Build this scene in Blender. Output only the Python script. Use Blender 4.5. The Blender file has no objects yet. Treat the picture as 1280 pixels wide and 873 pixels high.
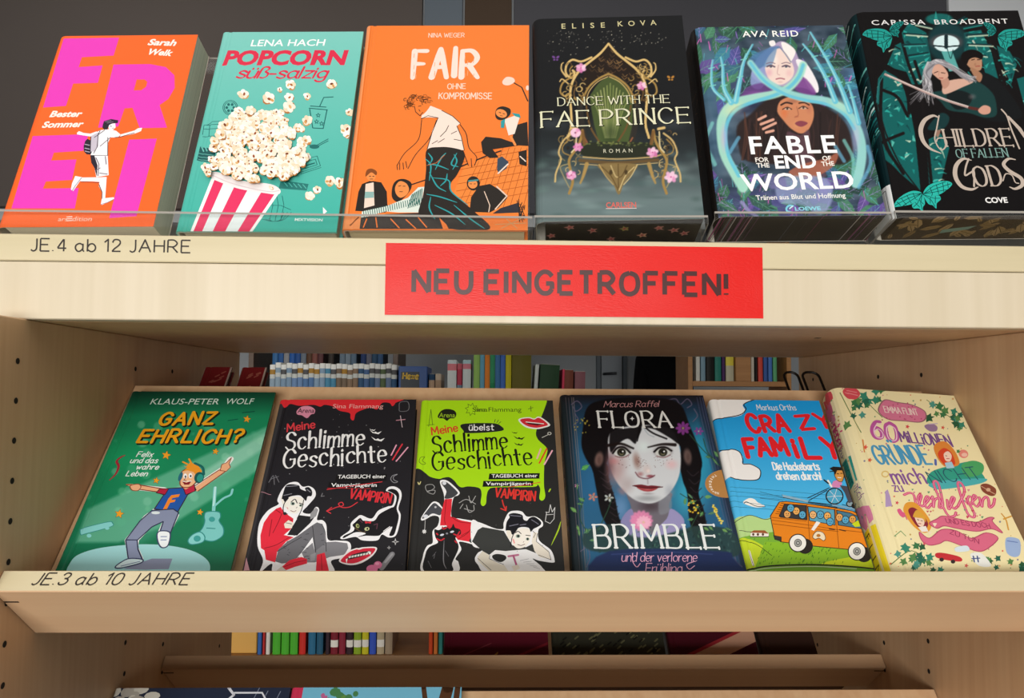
import bpy, bmesh, math, random
import numpy as np
from mathutils import Vector, Matrix
from mathutils.geometry import tessellate_polygon
random.seed(7)
rng = np.random.RandomState(5)
C = bpy.context.scene.collection

# ------------------------------------------------------------------ camera, world, lights, exposure
cam = bpy.data.cameras.new('camera'); cam_o = bpy.data.objects.new('camera', cam); C.objects.link(cam_o)
cam.sensor_width = 36; cam.lens = 930 / 1280 * 36; cam.clip_start = .01
RT = Vector((0.9996161, -0.0268063, 0.0070012)); UPV = Vector((-0.0085696, -0.0588494, 0.9982301)); FW = Vector((0.0263468, 0.9979069, 0.0590566))
M = Matrix.Identity(4)
for i in range(3):
    M[i][0] = RT[i]; M[i][1] = UPV[i]; M[i][2] = -FW[i]
M.translation = Vector((-0.0167, 0, -0.0227))
cam_o.matrix_world = M
bpy.context.scene.camera = cam_o
sc = bpy.context.scene
sc.view_settings.view_transform = 'Standard'; sc.view_settings.look = 'None'
sc.view_settings.gamma = 1; sc.view_settings.use_curve_mapping = False
sc.view_settings.exposure = 0.0
sc.cycles.transparent_max_bounces = 16
sc.cycles.max_bounces = 6
w = bpy.data.worlds.new('world'); sc.world = w; w.use_nodes = True
w.node_tree.nodes['Background'].inputs[0].default_value = (1, .97, .93, 1)
w.node_tree.nodes['Background'].inputs[1].default_value = .25
FLOOR, CEIL = -1.25, 1.95
def area(name, loc, sx, sy, power, col=(1, .96, .9), rot=(0, 0, 0)):
    l = bpy.data.lights.new(name, 'AREA'); l.shape = 'RECTANGLE'; l.size = sx; l.size_y = sy; l.energy = power; l.color = col
    o = bpy.data.objects.new(name, l); o.location = loc; o.rotation_euler = rot; C.objects.link(o); return o
sc.cycles.diffuse_bounces = 2
for lx, kx in ((-1.45, 1.35), (.1, 1.0), (1.65, .75)):
    for ly, pw in ((-.1, 4), (-1.45, 5), (-3.05, 1.5), (2.45, 3)):
        area('ceiling_lamp_light', (lx, ly, CEIL - .05), 1.15, 1.15 if ly < 0 else .6, pw * kx)

area('added_front_fill', (-.75, -3.9, -.3), 3.2, 1.5, 178, (1, .97, .93), (math.pi / 2, 0, 0))      # low fill light added behind the camera; its window is made up

# ------------------------------------------------------------------ helpers
def lin1(v): return v / 12.92 if v <= .04045 else ((v + .055) / 1.055) ** 2.4
def L(h): return tuple(lin1(int(h[i:i + 2], 16) / 255) for i in (0, 2, 4))
def S01(h): return np.array([int(h[i:i + 2], 16) / 255 for i in (0, 2, 4)])
def np_lin(a): return np.where(a <= .04045, a / 12.92, ((np.maximum(a, 0) + .055) / 1.055) ** 2.4)

def mat(name, col=None, rough=.5, attr=False, metal=0, spec=.5, coat=0):
    m = bpy.data.materials.new(name); m.use_nodes = True
    b = m.node_tree.nodes['Principled BSDF']
    b.inputs['Roughness'].default_value = rough; b.inputs['Metallic'].default_value = metal
    b.inputs['Specular IOR Level'].default_value = spec; b.inputs['Coat Weight'].default_value = coat; b.inputs['Coat Roughness'].default_value = .12
    if col: b.inputs['Base Color'].default_value = (*L(col), 1)
    if attr:
        a = m.node_tree.nodes.new('ShaderNodeAttribute'); a.attribute_name = 'Col'
        m.node_tree.links.new(a.outputs['Color'], b.inputs['Base Color'])
    return m

def wood(name, c1, c2, axis='Z', rough=.42, scale=1.0):
    m = bpy.data.materials.new(name); m.use_nodes = True; nt = m.node_tree; b = nt.nodes['Principled BSDF']
    tc = nt.nodes.new('ShaderNodeTexCoord'); mp = nt.nodes.new('ShaderNodeMapping'); n1 = nt.nodes.new('ShaderNodeTexNoise'); n2 = nt.nodes.new('ShaderNodeTexNoise')
    s = {'X': (1.2, 40, 40), 'Z': (40, 40, 1.2), 'Y': (40, 1.2, 40)}[axis]
    mp.inputs['Scale'].default_value = [q * scale for q in s]
    n1.inputs['Scale'].default_value = 3.0; n1.inputs['Detail'].default_value = 5
    n2.inputs['Scale'].default_value = .7; n2.inputs['Detail'].default_value = 2
    mx = nt.nodes.new('ShaderNodeMix'); mx.data_type = 'FLOAT'; mx.inputs[0].default_value = .45
    r = nt.nodes.new('ShaderNodeValToRGB'); r.color_ramp.elements[0].position = .33; r.color_ramp.elements[1].position = .68
    r.color_ramp.elements[0].color = (*L(c1), 1); r.color_ramp.elements[1].color = (*L(c2), 1)
    k = nt.links.new
    k(tc.outputs['Object'], mp.inputs[0]); k(mp.outputs[0], n1.inputs[0]); k(mp.outputs[0], n2.inputs[0])
    k(n1.outputs[0], mx.inputs[2]); k(n2.outputs[0], mx.inputs[3]); k(mx.outputs[0], r.inputs[0]); k(r.outputs[0], b.inputs['Base Color'])
    b.inputs['Roughness'].default_value = rough
    return m

def noisy(name, c1, c2, scale=8, rough=.6):
    m = bpy.data.materials.new(name); m.use_nodes = True; nt = m.node_tree; b = nt.nodes['Principled BSDF']
    n1 = nt.nodes.new('ShaderNodeTexNoise'); n1.inputs['Scale'].default_value = scale; n1.inputs['Detail'].default_value = 4
    tc = nt.nodes.new('ShaderNodeTexCoord'); nt.links.new(tc.outputs['Object'], n1.inputs[0])
    r = nt.nodes.new('ShaderNodeValToRGB'); r.color_ramp.elements[0].color = (*L(c1), 1); r.color_ramp.elements[1].color = (*L(c2), 1)
    r.color_ramp.elements[0].position = .3; r.color_ramp.elements[1].position = .7
    nt.links.new(n1.outputs[0], r.inputs[0]); nt.links.new(r.outputs[0], b.inputs['Base Color']); b.inputs['Roughness'].default_value = rough
    return m

def pages_mat(name, col, axis):
    m = bpy.data.materials.new(name); m.use_nodes = True; nt = m.node_tree; b = nt.nodes['Principled BSDF']
    wv = nt.nodes.new('ShaderNodeTexNoise'); mp = nt.nodes.new('ShaderNodeMapping'); tc = nt.nodes.new('ShaderNodeTexCoord')
    mp.inputs['Scale'].default_value = (2, 2, 1800)
    nt.links.new(tc.outputs['Object'], mp.inputs[0]); nt.links.new(mp.outputs[0], wv.inputs[0]); wv.inputs['Scale'].default_value = 1.0
    r = nt.nodes.new('ShaderNodeValToRGB'); c = L(col)
    r.color_ramp.elements[0].color = (*[q * .72 for q in c], 1); r.color_ramp.elements[1].color = (*c, 1)
    r.color_ramp.elements[0].position = .3; r.color_ramp.elements[1].position = .6
    nt.links.new(wv.outputs[0], r.inputs[0]); nt.links.new(r.outputs[0], b.inputs['Base Color']); b.inputs['Roughness'].default_value = .8
    return m

def acrylic():
    m = bpy.data.materials.new('clear_acrylic'); m.use_nodes = True; nt = m.node_tree; nt.nodes.clear()
    o = nt.nodes.new('ShaderNodeOutputMaterial'); mx = nt.nodes.new('ShaderNodeMixShader'); t = nt.nodes.new('ShaderNodeBsdfTransparent'); g = nt.nodes.new('ShaderNodeBsdfGlossy')
    f = nt.nodes.new('ShaderNodeLayerWeight'); f.inputs[0].default_value = .5; p = nt.nodes.new('ShaderNodeMath'); p.operation = 'POWER'; p.inputs[1].default_value = 4; q = nt.nodes.new('ShaderNodeMath'); q.operation = 'MULTIPLY_ADD'; q.inputs[1].default_value = .6; q.inputs[2].default_value = .025
    t.inputs[0].default_value = (.975, .98, .975, 1); g.inputs['Roughness'].default_value = .12
    k = nt.links.new; k(f.outputs['Facing'], p.inputs[0]); k(p.outputs[0], q.inputs[0]); k(q.outputs[0], mx.inputs[0]); k(t.outputs[0], mx.inputs[1]); k(g.outputs[0], mx.inputs[2]); k(mx.outputs[0], o.inputs[0])
    return m
def acrylic_edge():
    m = bpy.data.materials.new('acrylic_edge_and_glow'); m.use_nodes = True; nt = m.node_tree; nt.nodes.clear()
    o = nt.nodes.new('ShaderNodeOutputMaterial'); mx = nt.nodes.new('ShaderNodeMixShader'); t = nt.nodes.new('ShaderNodeBsdfTransparent'); d = nt.nodes.new('ShaderNodeBsdfDiffuse'); mx.inputs[0].default_value = .72
    d.inputs[0].default_value = (*L('bcb6ae'), 1); t.inputs[0].default_value = (.8, .8, .8, 1)
    k = nt.links.new; k(t.outputs[0], mx.inputs[1]); k(d.outputs[0], mx.inputs[2]); k(mx.outputs[0], o.inputs[0]); return m

def new_obj(name, me, m=None, parent=None):
    o = bpy.data.objects.new(name, me); C.objects.link(o)
    if m is not None: me.materials.append(m)
    if parent is not None: o.parent = parent
    return o
def tag(o, label, cat, group=None):
    o['label'] = label; o['category'] = cat
    if group: o['group'] = group
    return o
def empty(name, loc=(0, 0, 0), rot=None):
    o = bpy.data.objects.new(name, None); o.empty_display_size = .03; C.objects.link(o); o.location = loc
    if rot is not None: o.matrix_world = rot
    return o
def struct(o):
    o['kind'] = 'structure'; return o
def boxes(name, bxs, m, parent=None, bevel=.0008):
    """one mesh of boxes [(x0,x1,y0,y1,z0,z1), ...] with softened edges"""
    bm = bmesh.new()
    for x0, x1, y0, y1, z0, z1 in bxs:
        r = bmesh.ops.create_cube(bm, size=1)
        for v in r['verts']: v.co = Vector(((x0 + x1) / 2 + v.co.x * (x1 - x0), (y0 + y1) / 2 + v.co.y * (y1 - y0), (z0 + z1) / 2 + v.co.z * (z1 - z0)))
    if bevel: bmesh.ops.bevel(bm, geom=bm.edges[:], offset=bevel, segments=1, affect='EDGES')
    me = bpy.data.meshes.new(name); bm.to_mesh(me); bm.free(); return new_obj(name, me, m, parent)
def prism(name, prof, x0, x1, m, parent=None, bevel=.0008, holes=None):
    """profile [(y,z)...] extruded along x"""
    bm = bmesh.new()
    a = [bm.verts.new((x0, y, z)) for y, z in prof]; b = [bm.verts.new((x1, y, z)) for y, z in prof]
    bm.faces.new(a); bm.faces.new(b[::-1]); n = len(prof)
    for i in range(n): bm.faces.new((a[i], b[i], b[(i + 1) % n], a[(i + 1) % n]))
    bmesh.ops.recalc_face_normals(bm, faces=bm.faces[:])
    if bevel: bmesh.ops.bevel(bm, geom=bm.edges[:], offset=bevel, segments=1, affect='EDGES')
    me = bpy.data.meshes.new(name); bm.to_mesh(me); bm.free(); return new_obj(name, me, m, parent)
def tube(name, pts, r, m, parent=None, cyc=False, res=3):
    cu = bpy.data.curves.new(name, 'CURVE'); cu.dimensions = '3D'; cu.bevel_depth = r; cu.bevel_resolution = res
    sp = cu.splines.new('POLY'); sp.points.add(len(pts) - 1); sp.use_cyclic_u = cyc
    for p, q in zip(sp.points, pts): p.co = (*q, 1)
    o = bpy.data.objects.new(name + '_curve', cu); me = o.to_mesh().copy(); o.to_mesh_clear(); bpy.data.objects.remove(o); bpy.data.curves.remove(cu)
    me.name = name
    for p in me.polygons: p.use_smooth = True
    return new_obj(name, me, m, parent)

# ------------------------------------------------------------------ printed artwork: flat polygons in cover metres
def homog(src, dst):
    A = []; b = []
    for (x, y), (u, v) in zip(src, dst):
        A.append([x, y, 1, 0, 0, 0, -u * x, -u * y]); b.append(u); A.append([0, 0, 0, x, y, 1, -v * x, -v * y]); b.append(v)
    h = np.linalg.solve(np.array(A, float), np.array(b, float)); return np.append(h, 1).reshape(3, 3)
def smooth(pts, closed=False, n=6):
    P = [np.array(p, float) for p in pts]; N = len(P); out = []
    if N < 3: return P
    for i in range(N if closed else N - 1):
        p1, p2 = P[i], P[(i + 1) % N]
        p0 = P[i - 1] if (closed or i > 0) else 2 * p1 - p2
        p3 = P[(i + 2) % N] if (closed or i + 2 < N) else 2 * p2 - p1
        for k in range(n):
            t = k / n
            out.append(.5 * (2 * p1 + (p2 - p0) * t + (2 * p0 - 5 * p1 + 4 * p2 - p3) * t * t + (3 * p1 - p0 - 3 * p2 + p3) * t ** 3))
    if not closed: out.append(P[-1])
    return out
def cliph(poly, ax, val, keep_less):
    out = []
    for i in range(len(poly)):
        a, b = poly[i], poly[(i + 1) % len(poly)]
        ia = (a[ax] <= val) == keep_less or a[ax] == val; ib = (b[ax] <= val) == keep_less or b[ax] == val
        if ia: out.append(a)
        if ia != ib:
            t = (val - a[ax]) / (b[ax] - a[ax]); q = [a[0] + (b[0] - a[0]) * t, a[1] + (b[1] - a[1]) * t]; q[ax] = val; out.append(tuple(q))
    return out

GL = {}
for part in """A7|0,0 3.5,10 7,0;1.3,3.6 5.7,3.6
B6|0,0 0,10;~0,10 4,10 5.3,7.7 4,5.4 0,5.3;~0,5.3 4.6,5.2 6,2.6 4.6,0 0,0
C6.4|~6.4,8 4.8,9.8 2.4,9.8 .3,7 .3,3 2.4,.2 4.8,.2 6.4,2
D6.2|0,0 0,10;~0,10 3,10 5.6,8 6.2,5 5.6,2 3,0 0,0
E5.4|5.4,10 0,10;0,10 0,0;0,0 5.5,0;0,5.2 4.6,5.2
F5.2|5.4,10 0,10;0,10 0,0;0,5.2 4.4,5.2
G6.6|~6.5,8 4.8,9.8 2.4,9.8 .3,7 .3,3 2.4,.2 5,.2 6.5,2;6.5,2 6.5,4.6 4,4.6
H6|0,0 0,10;6,0 6,10;0,5.2 6,5.2
I.4|0,0 0,10
J3.6|~3.6,10 3.6,3 3,.8 1.6,0 .2,1
K5.8|0,0 0,10;5.6,10 0,4.4;1.9,6.2 6,0
L5|0,10 0,0;0,0 5.2,0
M8|0,0 .6,10 4,3 7.4,10 8,0
N6.2|0,0 0,10;0,10 6.2,0;6.2,0 6.2,10
O7|~3.5,10 .9,8.6 0,5 .9,1.4 3.5,0 6.1,1.4 7,5 6.1,8.6 3.5,10
P5.6|0,0 0,10;~0,10 3.6,10 5.6,7.4 3.6,4.7 0,4.7
R6|0,0 0,10;~0,10 3.6,10 5.6,7.4 3.6,4.7 0,4.7;2.6,4.7 6,0
S5.6|~5.4,8.4 3.8,9.9 1.6,9.8 .3,8 1,6 3,5.2 5,4.2 5.6,2 4,.2 1.8,.1 0,1.7
T5.4|0,10 5.4,10;2.7,10 2.7,0
U6|~0,10 0,3.4 1,.8 3,0 5,.8 6,3.4 6,10
V6.6|0,10 3.3,0 6.6,10
W9.2|0,10 2.2,0 4.6,8.5 7,0 9.2,10
Y6|0,10 3,5 6,10;3,5 3,0
Z6|0,10 6,10 0,0 6,0
\u00dc6|~0,10 0,3.4 1,.8 3,0 5,.8 6,3.4 6,10;1.6,12 1.6,12.6;4.4,12 4.4,12.6
a5.2|~4.6,5.2 2.6,6.4 .5,5 .2,2.4 1.6,.1 3.4,.6 4.6,2.4;4.6,6.3 4.6,1 5.4,0
b4.8|0,10 0,0;~0,3.5 1.4,5.9 3.4,6.1 4.8,3.8 4.4,1.2 2.4,-.1 0,1.6
c4.6|~4.6,5 3,6.4 .8,5.4 .1,3 1,.6 3,0 4.7,1.2
d4.8|4.8,10 4.8,0;~4.8,4.6 3,6.3 .8,5.4 .1,3 1,.5 2.8,.1 4.8,1.8
e4.6|~.3,3.3 4.6,3.5 4.2,5.6 2.4,6.4 .6,5.2 .1,3 .9,.7 2.8,0 4.6,1.1
f3.4|~4,9.4 2.8,10 1.7,9 1.5,7 1.5,0;0,6.2 3.6,6.2
g4.6|~4.6,5.2 2.6,6.4 .5,5 .2,2.6 1.6,.4 3.4,.8 4.6,2.4;~4.6,6.3 4.6,-1 3.6,-3 1.4,-3 .2,-2
h4.6|0,10 0,0;~0,4 1.8,6.1 3.6,6 4.4,4.4 4.5,0
i.4|0,6.3 0,0;0,8.2 .1,9
j1.4|~1.4,6.3 1.4,-1.6 .6,-3 -.4,-2.6;1.4,8.2 1.5,9
k4.4|0,10 0,0;4.2,6.2 0,2.6;1.4,3.8 4.6,0
l.6|0,10 0,0
m6.8|0,6.3 0,0;~0,4.4 1.4,6.2 2.8,6 3.4,4.4 3.4,0;~3.4,4.4 4.8,6.2 6.2,6 6.8,4.4 6.8,0
n4.5|0,6.3 0,0;~0,4 1.8,6.2 3.6,6 4.4,4.4 4.5,0
o5|~2.5,6.3 .6,5.3 0,3.1 .6,.9 2.5,0 4.4,.9 5,3.1 4.4,5.3 2.5,6.3
p4.8|0,6.3 0,-3.2;~0,3.5 1.4,5.9 3.4,6.1 4.8,3.8 4.4,1.2 2.4,-.1 0,1.6
r3|0,6.3 0,0;~0,3.8 1.2,5.8 3,6.2
s4|~4,5.3 2.6,6.4 .9,6 .5,4.6 2,3.4 3.8,2.4 3.8,.7 2.2,-.1 .1,.9
t3.4|~1.5,9 1.5,2 2,.3 3.6,.4;0,6.3 3.6,6.3
u4.6|~0,6.3 0,2 1,.2 2.8,.2 4.4,2.2;4.4,6.3 4.4,0
v4.4|0,6.3 2.2,0 4.4,6.3
w6.4|0,6.3 1.6,0 3.2,5.4 4.8,0 6.4,6.3
x4.4|0,6.3 4.4,0;4.4,6.3 0,0
y4.6|0,6.3 2.4,.4;4.8,6.3 2,-1.6 .2,-3
z4.4|0,6.3 4.4,6.3 0,0 4.4,0
\u00e45.2|~4.6,5.2 2.6,6.4 .5,5 .2,2.4 1.6,.1 3.4,.6 4.6,2.4;4.6,6.3 4.6,1 5.4,0;1,8.2 1.1,9;3.4,8.2 3.5,9
\u00fc4.6|~0,6.3 0,2 1,.2 2.8,.2 4.4,2.2;4.4,6.3 4.4,0;1,8.2 1.1,9;3.4,8.2 3.5,9
\u00df4.4|~0,0 0,7 .8,9.6 2.8,9.8 3.8,8 2.6,5.8 4.4,4 4.4,1.4 2.8,0 1.4,.4
!.6|0,10 0,3;0,.2 0,.9
?5|~0,8 1.2,9.8 3.6,9.8 4.8,8 4.2,6 2.4,4.6 2.2,2.8;2.2,.2 2.2,.8
.|
-3|0,3.6 3,3.6
'.4|0,10 0,7.5
65|~4.6,9.6 2.4,9 .6,6 .1,3 1,.6 2.6,0 4.4,.8 5,3 4.2,5 2.4,5.8 .5,4
12.4|0,7.6 2.2,10 2.2,0
25.2|~.3,7.4 1,9.4 2.6,10 4.4,9.2 4.9,7.2 3.8,5 1.4,2.4 .2,.4;0,.45 5.2,.45
35|~.3,8 1.2,9.7 2.6,10 4.2,9.2 4.5,7.4 3.6,5.6 2,5.3;~2,5.3 4,4.9 5,3 4.2,.8 2.4,0 .8,.5 .1,2.2
45.4|3.9,0 3.9,9.7;3.7,9.7 .2,2.8;.2,2.5 5.4,2.5
05.4|~2.7,10 .6,8.6 0,5 .6,1.4 2.7,0 4.8,1.4 5.4,5 4.8,8.6 2.7,10
:.4|0,.2 0,1;0,5 0,5.8""".split('\n'):
    hd, st = part.split('|')
    if hd == '.': GL['.'] = (.4, [(False, [(0, .1), (0, .8)])]); GL[','] = (.6, [(False, [(.4, .8), (0, -1.4)])]); continue
    GL[hd[0]] = (float(hd[1:]), [(s[0] == '~', [tuple(map(float, q.split(','))) for q in s.lstrip('~').split()]) for s in st.split(';')])

class Art:
    def __init__(s, W, H, quad=None):
        s.W, s.H = W, H; s.B = []; s.field = None; s.flat = quad is None
        q = quad or [(0, 0), (W, 0), (W, H), (0, H)]
        s.Hm = homog(q, [(0, 0), (W, 0), (W, H), (0, H)]); s.Hi = np.linalg.inv(s.Hm); s.S(0, 0, 1)
    def S(s, x0, y0, k): s.x0, s.y0, s.k = x0, y0, k; return s
    def m(s, p):
        x, y = s.x0 + p[0] / s.k, s.y0 + p[1] / s.k; h = s.Hm; w = h[2, 0] * x + h[2, 1] * y + 1
        return ((h[0, 0] * x + h[0, 1] * y + h[0, 2]) / w, (h[1, 0] * x + h[1, 1] * y + h[1, 2]) / w)
    def inv(s, X, Y):
        h = s.Hi; w = h[2, 0] * X + h[2, 1] * Y + h[2, 2]
        return ((h[0, 0] * X + h[0, 1] * Y + h[0, 2]) / w - s.x0) * s.k, ((h[1, 0] * X + h[1, 1] * Y + h[1, 2]) / w - s.y0) * s.k
    def scale(s, p):
        a, b = s.m(p), s.m((p[0] + 1, p[1])); c = s.m((p[0], p[1] + 1))
        return (math.dist(a, b) + math.dist(a, c)) / 2
    def raw(s, polys, col, jig=False):
        out = []; jg = []
        for i_, p in enumerate(polys):
            for ax, v, kl in ((0, 0, False), (0, s.W, True), (1, 0, False), (1, s.H, True)):
                p = cliph(p, ax, v, kl)
                if len(p) < 3: break
            if len(p) >= 3: out.append(p); jg.append((i_ * .618) % 1 * .8 if jig else 0)
        if not out: return
        xs = [q[0] for p in out for q in p]; ys = [q[1] for p in out for q in p]
        bb = (min(xs), min(ys), max(xs), max(ys))
        lv = 1
        for _, _, l, b, _ in s.B:
            if l >= lv and b[0] < bb[2] and b[2] > bb[0] and b[1] < bb[3] and b[3] > bb[1]: lv = l + 1
        s.B.append((out, L(col), lv, bb, jg))
    def poly(s, pts, col, sm=False, holes=()):
        loops = [[s.m(q) for q in (smooth(l, True) if sm else l)] for l in [pts, *holes]]
        tr = tessellate_polygon([[Vector((*q, 0)) for q in l] for l in loops]); fl = [q for l in loops for q in l]
        s.raw([[fl[i] for i in t] for t in tr], col)
    def blob(s, pts, col): s.poly(pts, col, True)
    def ell(s, x, y, rx, ry=None, col='000000', rot=0, n=20):
        ry = ry or rx; r = math.radians(rot); P = []
        for i in range(n):
            a = 2 * math.pi * i / n; u, v = rx * math.cos(a), ry * math.sin(a)
            P.append(s.m((x + u * math.cos(r) - v * math.sin(r), y + u * math.sin(r) + v * math.cos(r))))
        s.raw([P], col)
    def rib(s, P, wd, cap=True):
        """ribbon quads and joint discs along cover-space points; wd width or list of widths"""
        out = []; n = len(P); W = [wd] * n if not hasattr(wd, '__len__') else wd
        nr = []
        for i in range(n):
            a, b = P[max(i - 1, 0)], P[min(i + 1, n - 1)]; d = (b[0] - a[0], b[1] - a[1]); l = math.hypot(*d) or 1; nr.append((-d[1] / l, d[0] / l))
        for i in range(n - 1):
            a, b = P[i], P[i + 1]; d = (b[0] - a[0], b[1] - a[1]); l = math.hypot(*d)
            if l < 1e-9: continue
            q = (-d[1] / l, d[0] / l)
            def pick(j):
                return nr[j] if nr[j][0] * q[0] + nr[j][1] * q[1] > .8 else q
            n0, n1 = pick(i), pick(i + 1); h0, h1 = W[i] / 2, W[i + 1] / 2
            out.append([(a[0] + n0[0] * h0, a[1] + n0[1] * h0), (a[0] - n0[0] * h0, a[1] - n0[1] * h0), (b[0] - n1[0] * h1, b[1] - n1[1] * h1), (b[0] + n1[0] * h1, b[1] + n1[1] * h1)])
        for i in range(n):
            if (cap and i in (0, n - 1)) or (0 < i < n - 1 and nr[i][0] * nr[i - 1][0] + nr[i][1] * nr[i - 1][1] < .9):
                r = W[i] / 2
                if r > 0: out.append([(P[i][0] + r * math.cos(k * math.pi / 4), P[i][1] + r * math.sin(k * math.pi / 4)) for k in range(8)])
        return out
    def line(s, pts, wd, col, sm=False, closed=False, taper=0):
        if sm: pts = smooth(pts, closed, 5)
        if closed: pts = list(pts) + [pts[0]]
        k = s.scale(pts[len(pts) // 2]); P = [s.m(p) for p in pts]; n = len(P)
        W = [wd * k * (1 - taper * abs(2 * i / max(n - 1, 1) - 1) ** 2) for i in range(n)] if taper else wd * k
        s.raw(s.rib(P, W), col, True)
    def frame(s, p0, p1, h):
        a, b = np.array(s.m(p0)), np.array(s.m(p1)); c = np.array(s.m((p0[0], p0[1] - h)))
        if s.flat: ux = (b - a) / np.linalg.norm(b - a); return a, ux, np.array((-ux[1], ux[0])), np.linalg.norm(b - a), h
        ux = (b - a); Lw = np.linalg.norm(ux); ux /= Lw
        uy = np.array((-ux[1], ux[0])); hh = (c - a) @ uy; k = h * s.scale(p0); return a, ux, uy, Lw, (hh if hh > .6 * k else k)
    def txt(s, t, p0, p1, h, col, bold=0., shear=0., gap=1.0):
        a, ux, uy, Lw, hh = s.frame(p0, p1, h)
        cu = bpy.data.curves.new('t', 'FONT'); cu.body = t; cu.offset = bold; cu.resolution_u = 3; cu.space_character = gap
        o = bpy.data.objects.new('t', cu); me = o.to_mesh(); V = [(v.co.x, v.co.y) for v in me.vertices]; F = [tuple(p.vertices) for p in me.polygons]; o.to_mesh_clear()
        bpy.data.objects.remove(o); bpy.data.curves.remove(cu)
        x0 = min(v[0] for v in V); x1 = max(v[0] for v in V); kx = Lw / (x1 - x0); ky = hh / .69
        Q = [tuple(a + ux * ((v[0] - x0) * kx + shear * v[1] * ky) + uy * v[1] * ky) for v in V]
        s.raw([[Q[i] for i in f] for f in F], col)
    def pen(s, t, p0, p1, h, col, w=1.1, con=0., ang=.6, serif=0., jit=0., slant=0., gap=2.2, out=None, ow=.8, dy=0, taper=0., seed=1, cap=True):
        """hand-lettering: strokes in units of a tenth of the cap height h"""
        R = random.Random(seed); a, ux, uy, Lw, hh = s.frame(p0, p1, h); x = 0; S = []
        for ch in t:
            if ch == ' ': x += 3.2; continue
            wd, st = GL[ch]; j = (R.uniform(-jit, jit), R.uniform(-jit, jit), R.uniform(-jit, jit) * .04)
            for sm, pts in st:
                q = [(x + px + j[2] * py + slant * py, py * (1 + j[0] * .06) + j[1] * .5) for px, py in pts]
                S.append((sm, q))
            x += wd + gap
        tot = x - gap; kx = Lw / tot; ky = hh / 10
        for dw, cc in (((ow * 2, out), (0, col)) if out else ((0, col),)):
            polys = []
            for sm, q in S:
                q2 = smooth(q, False, 5) if sm else q
                P = [tuple(a + ux * px * kx + uy * py * ky) for px, py in q2]
                if con or taper:
                    if not sm:
                        P = [tuple(np.array(P[i]) + (np.array(P[i + 1]) - np.array(P[i])) * k / 4) for i in range(len(P) - 1) for k in range(4)] + [P[-1]]
                    W = []
                    for i in range(len(P)):
                        u, v = P[max(i - 1, 0)], P[min(i + 1, len(P) - 1)]; th = math.atan2(v[1] - u[1], v[0] - u[0])
                        f = 1 - con + con * abs(math.sin(th - ang)); f *= 1 - taper * (i / (len(P) - 1)) ** 2; W.append((w * f + dw) * ky)
                else: W = (w + dw) * ky
                polys += s.rib(P, W, cap)
                if serif:
                    for (px, py), (nx_, ny_) in ((q[0], q[1]), (q[-1], q[-2])):
                        vert = abs(ny_ - py) > abs(nx_ - px)
                        if vert and (abs(py) < 1.2 or abs(py - 10) < 1.2 or abs(py - 6.3) < .6):
                            polys += s.rib([tuple(a + ux * (px - serif) * kx + uy * py * ky), tuple(a + ux * (px + serif) * kx + uy * py * ky)], (w * (1 - con) + dw + .25) * ky)
                        elif not vert and not sm:
                            polys += s.rib([tuple(a + ux * px * kx + uy * (py - serif) * ky), tuple(a + ux * px * kx + uy * (py + serif * .4) * ky)], (w * (1 - con) + dw + .25) * ky)
            s.raw(polys, cc, True)
    def paint(s, nx, ny, base):
        return Paint(s, nx, ny, base)

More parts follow.
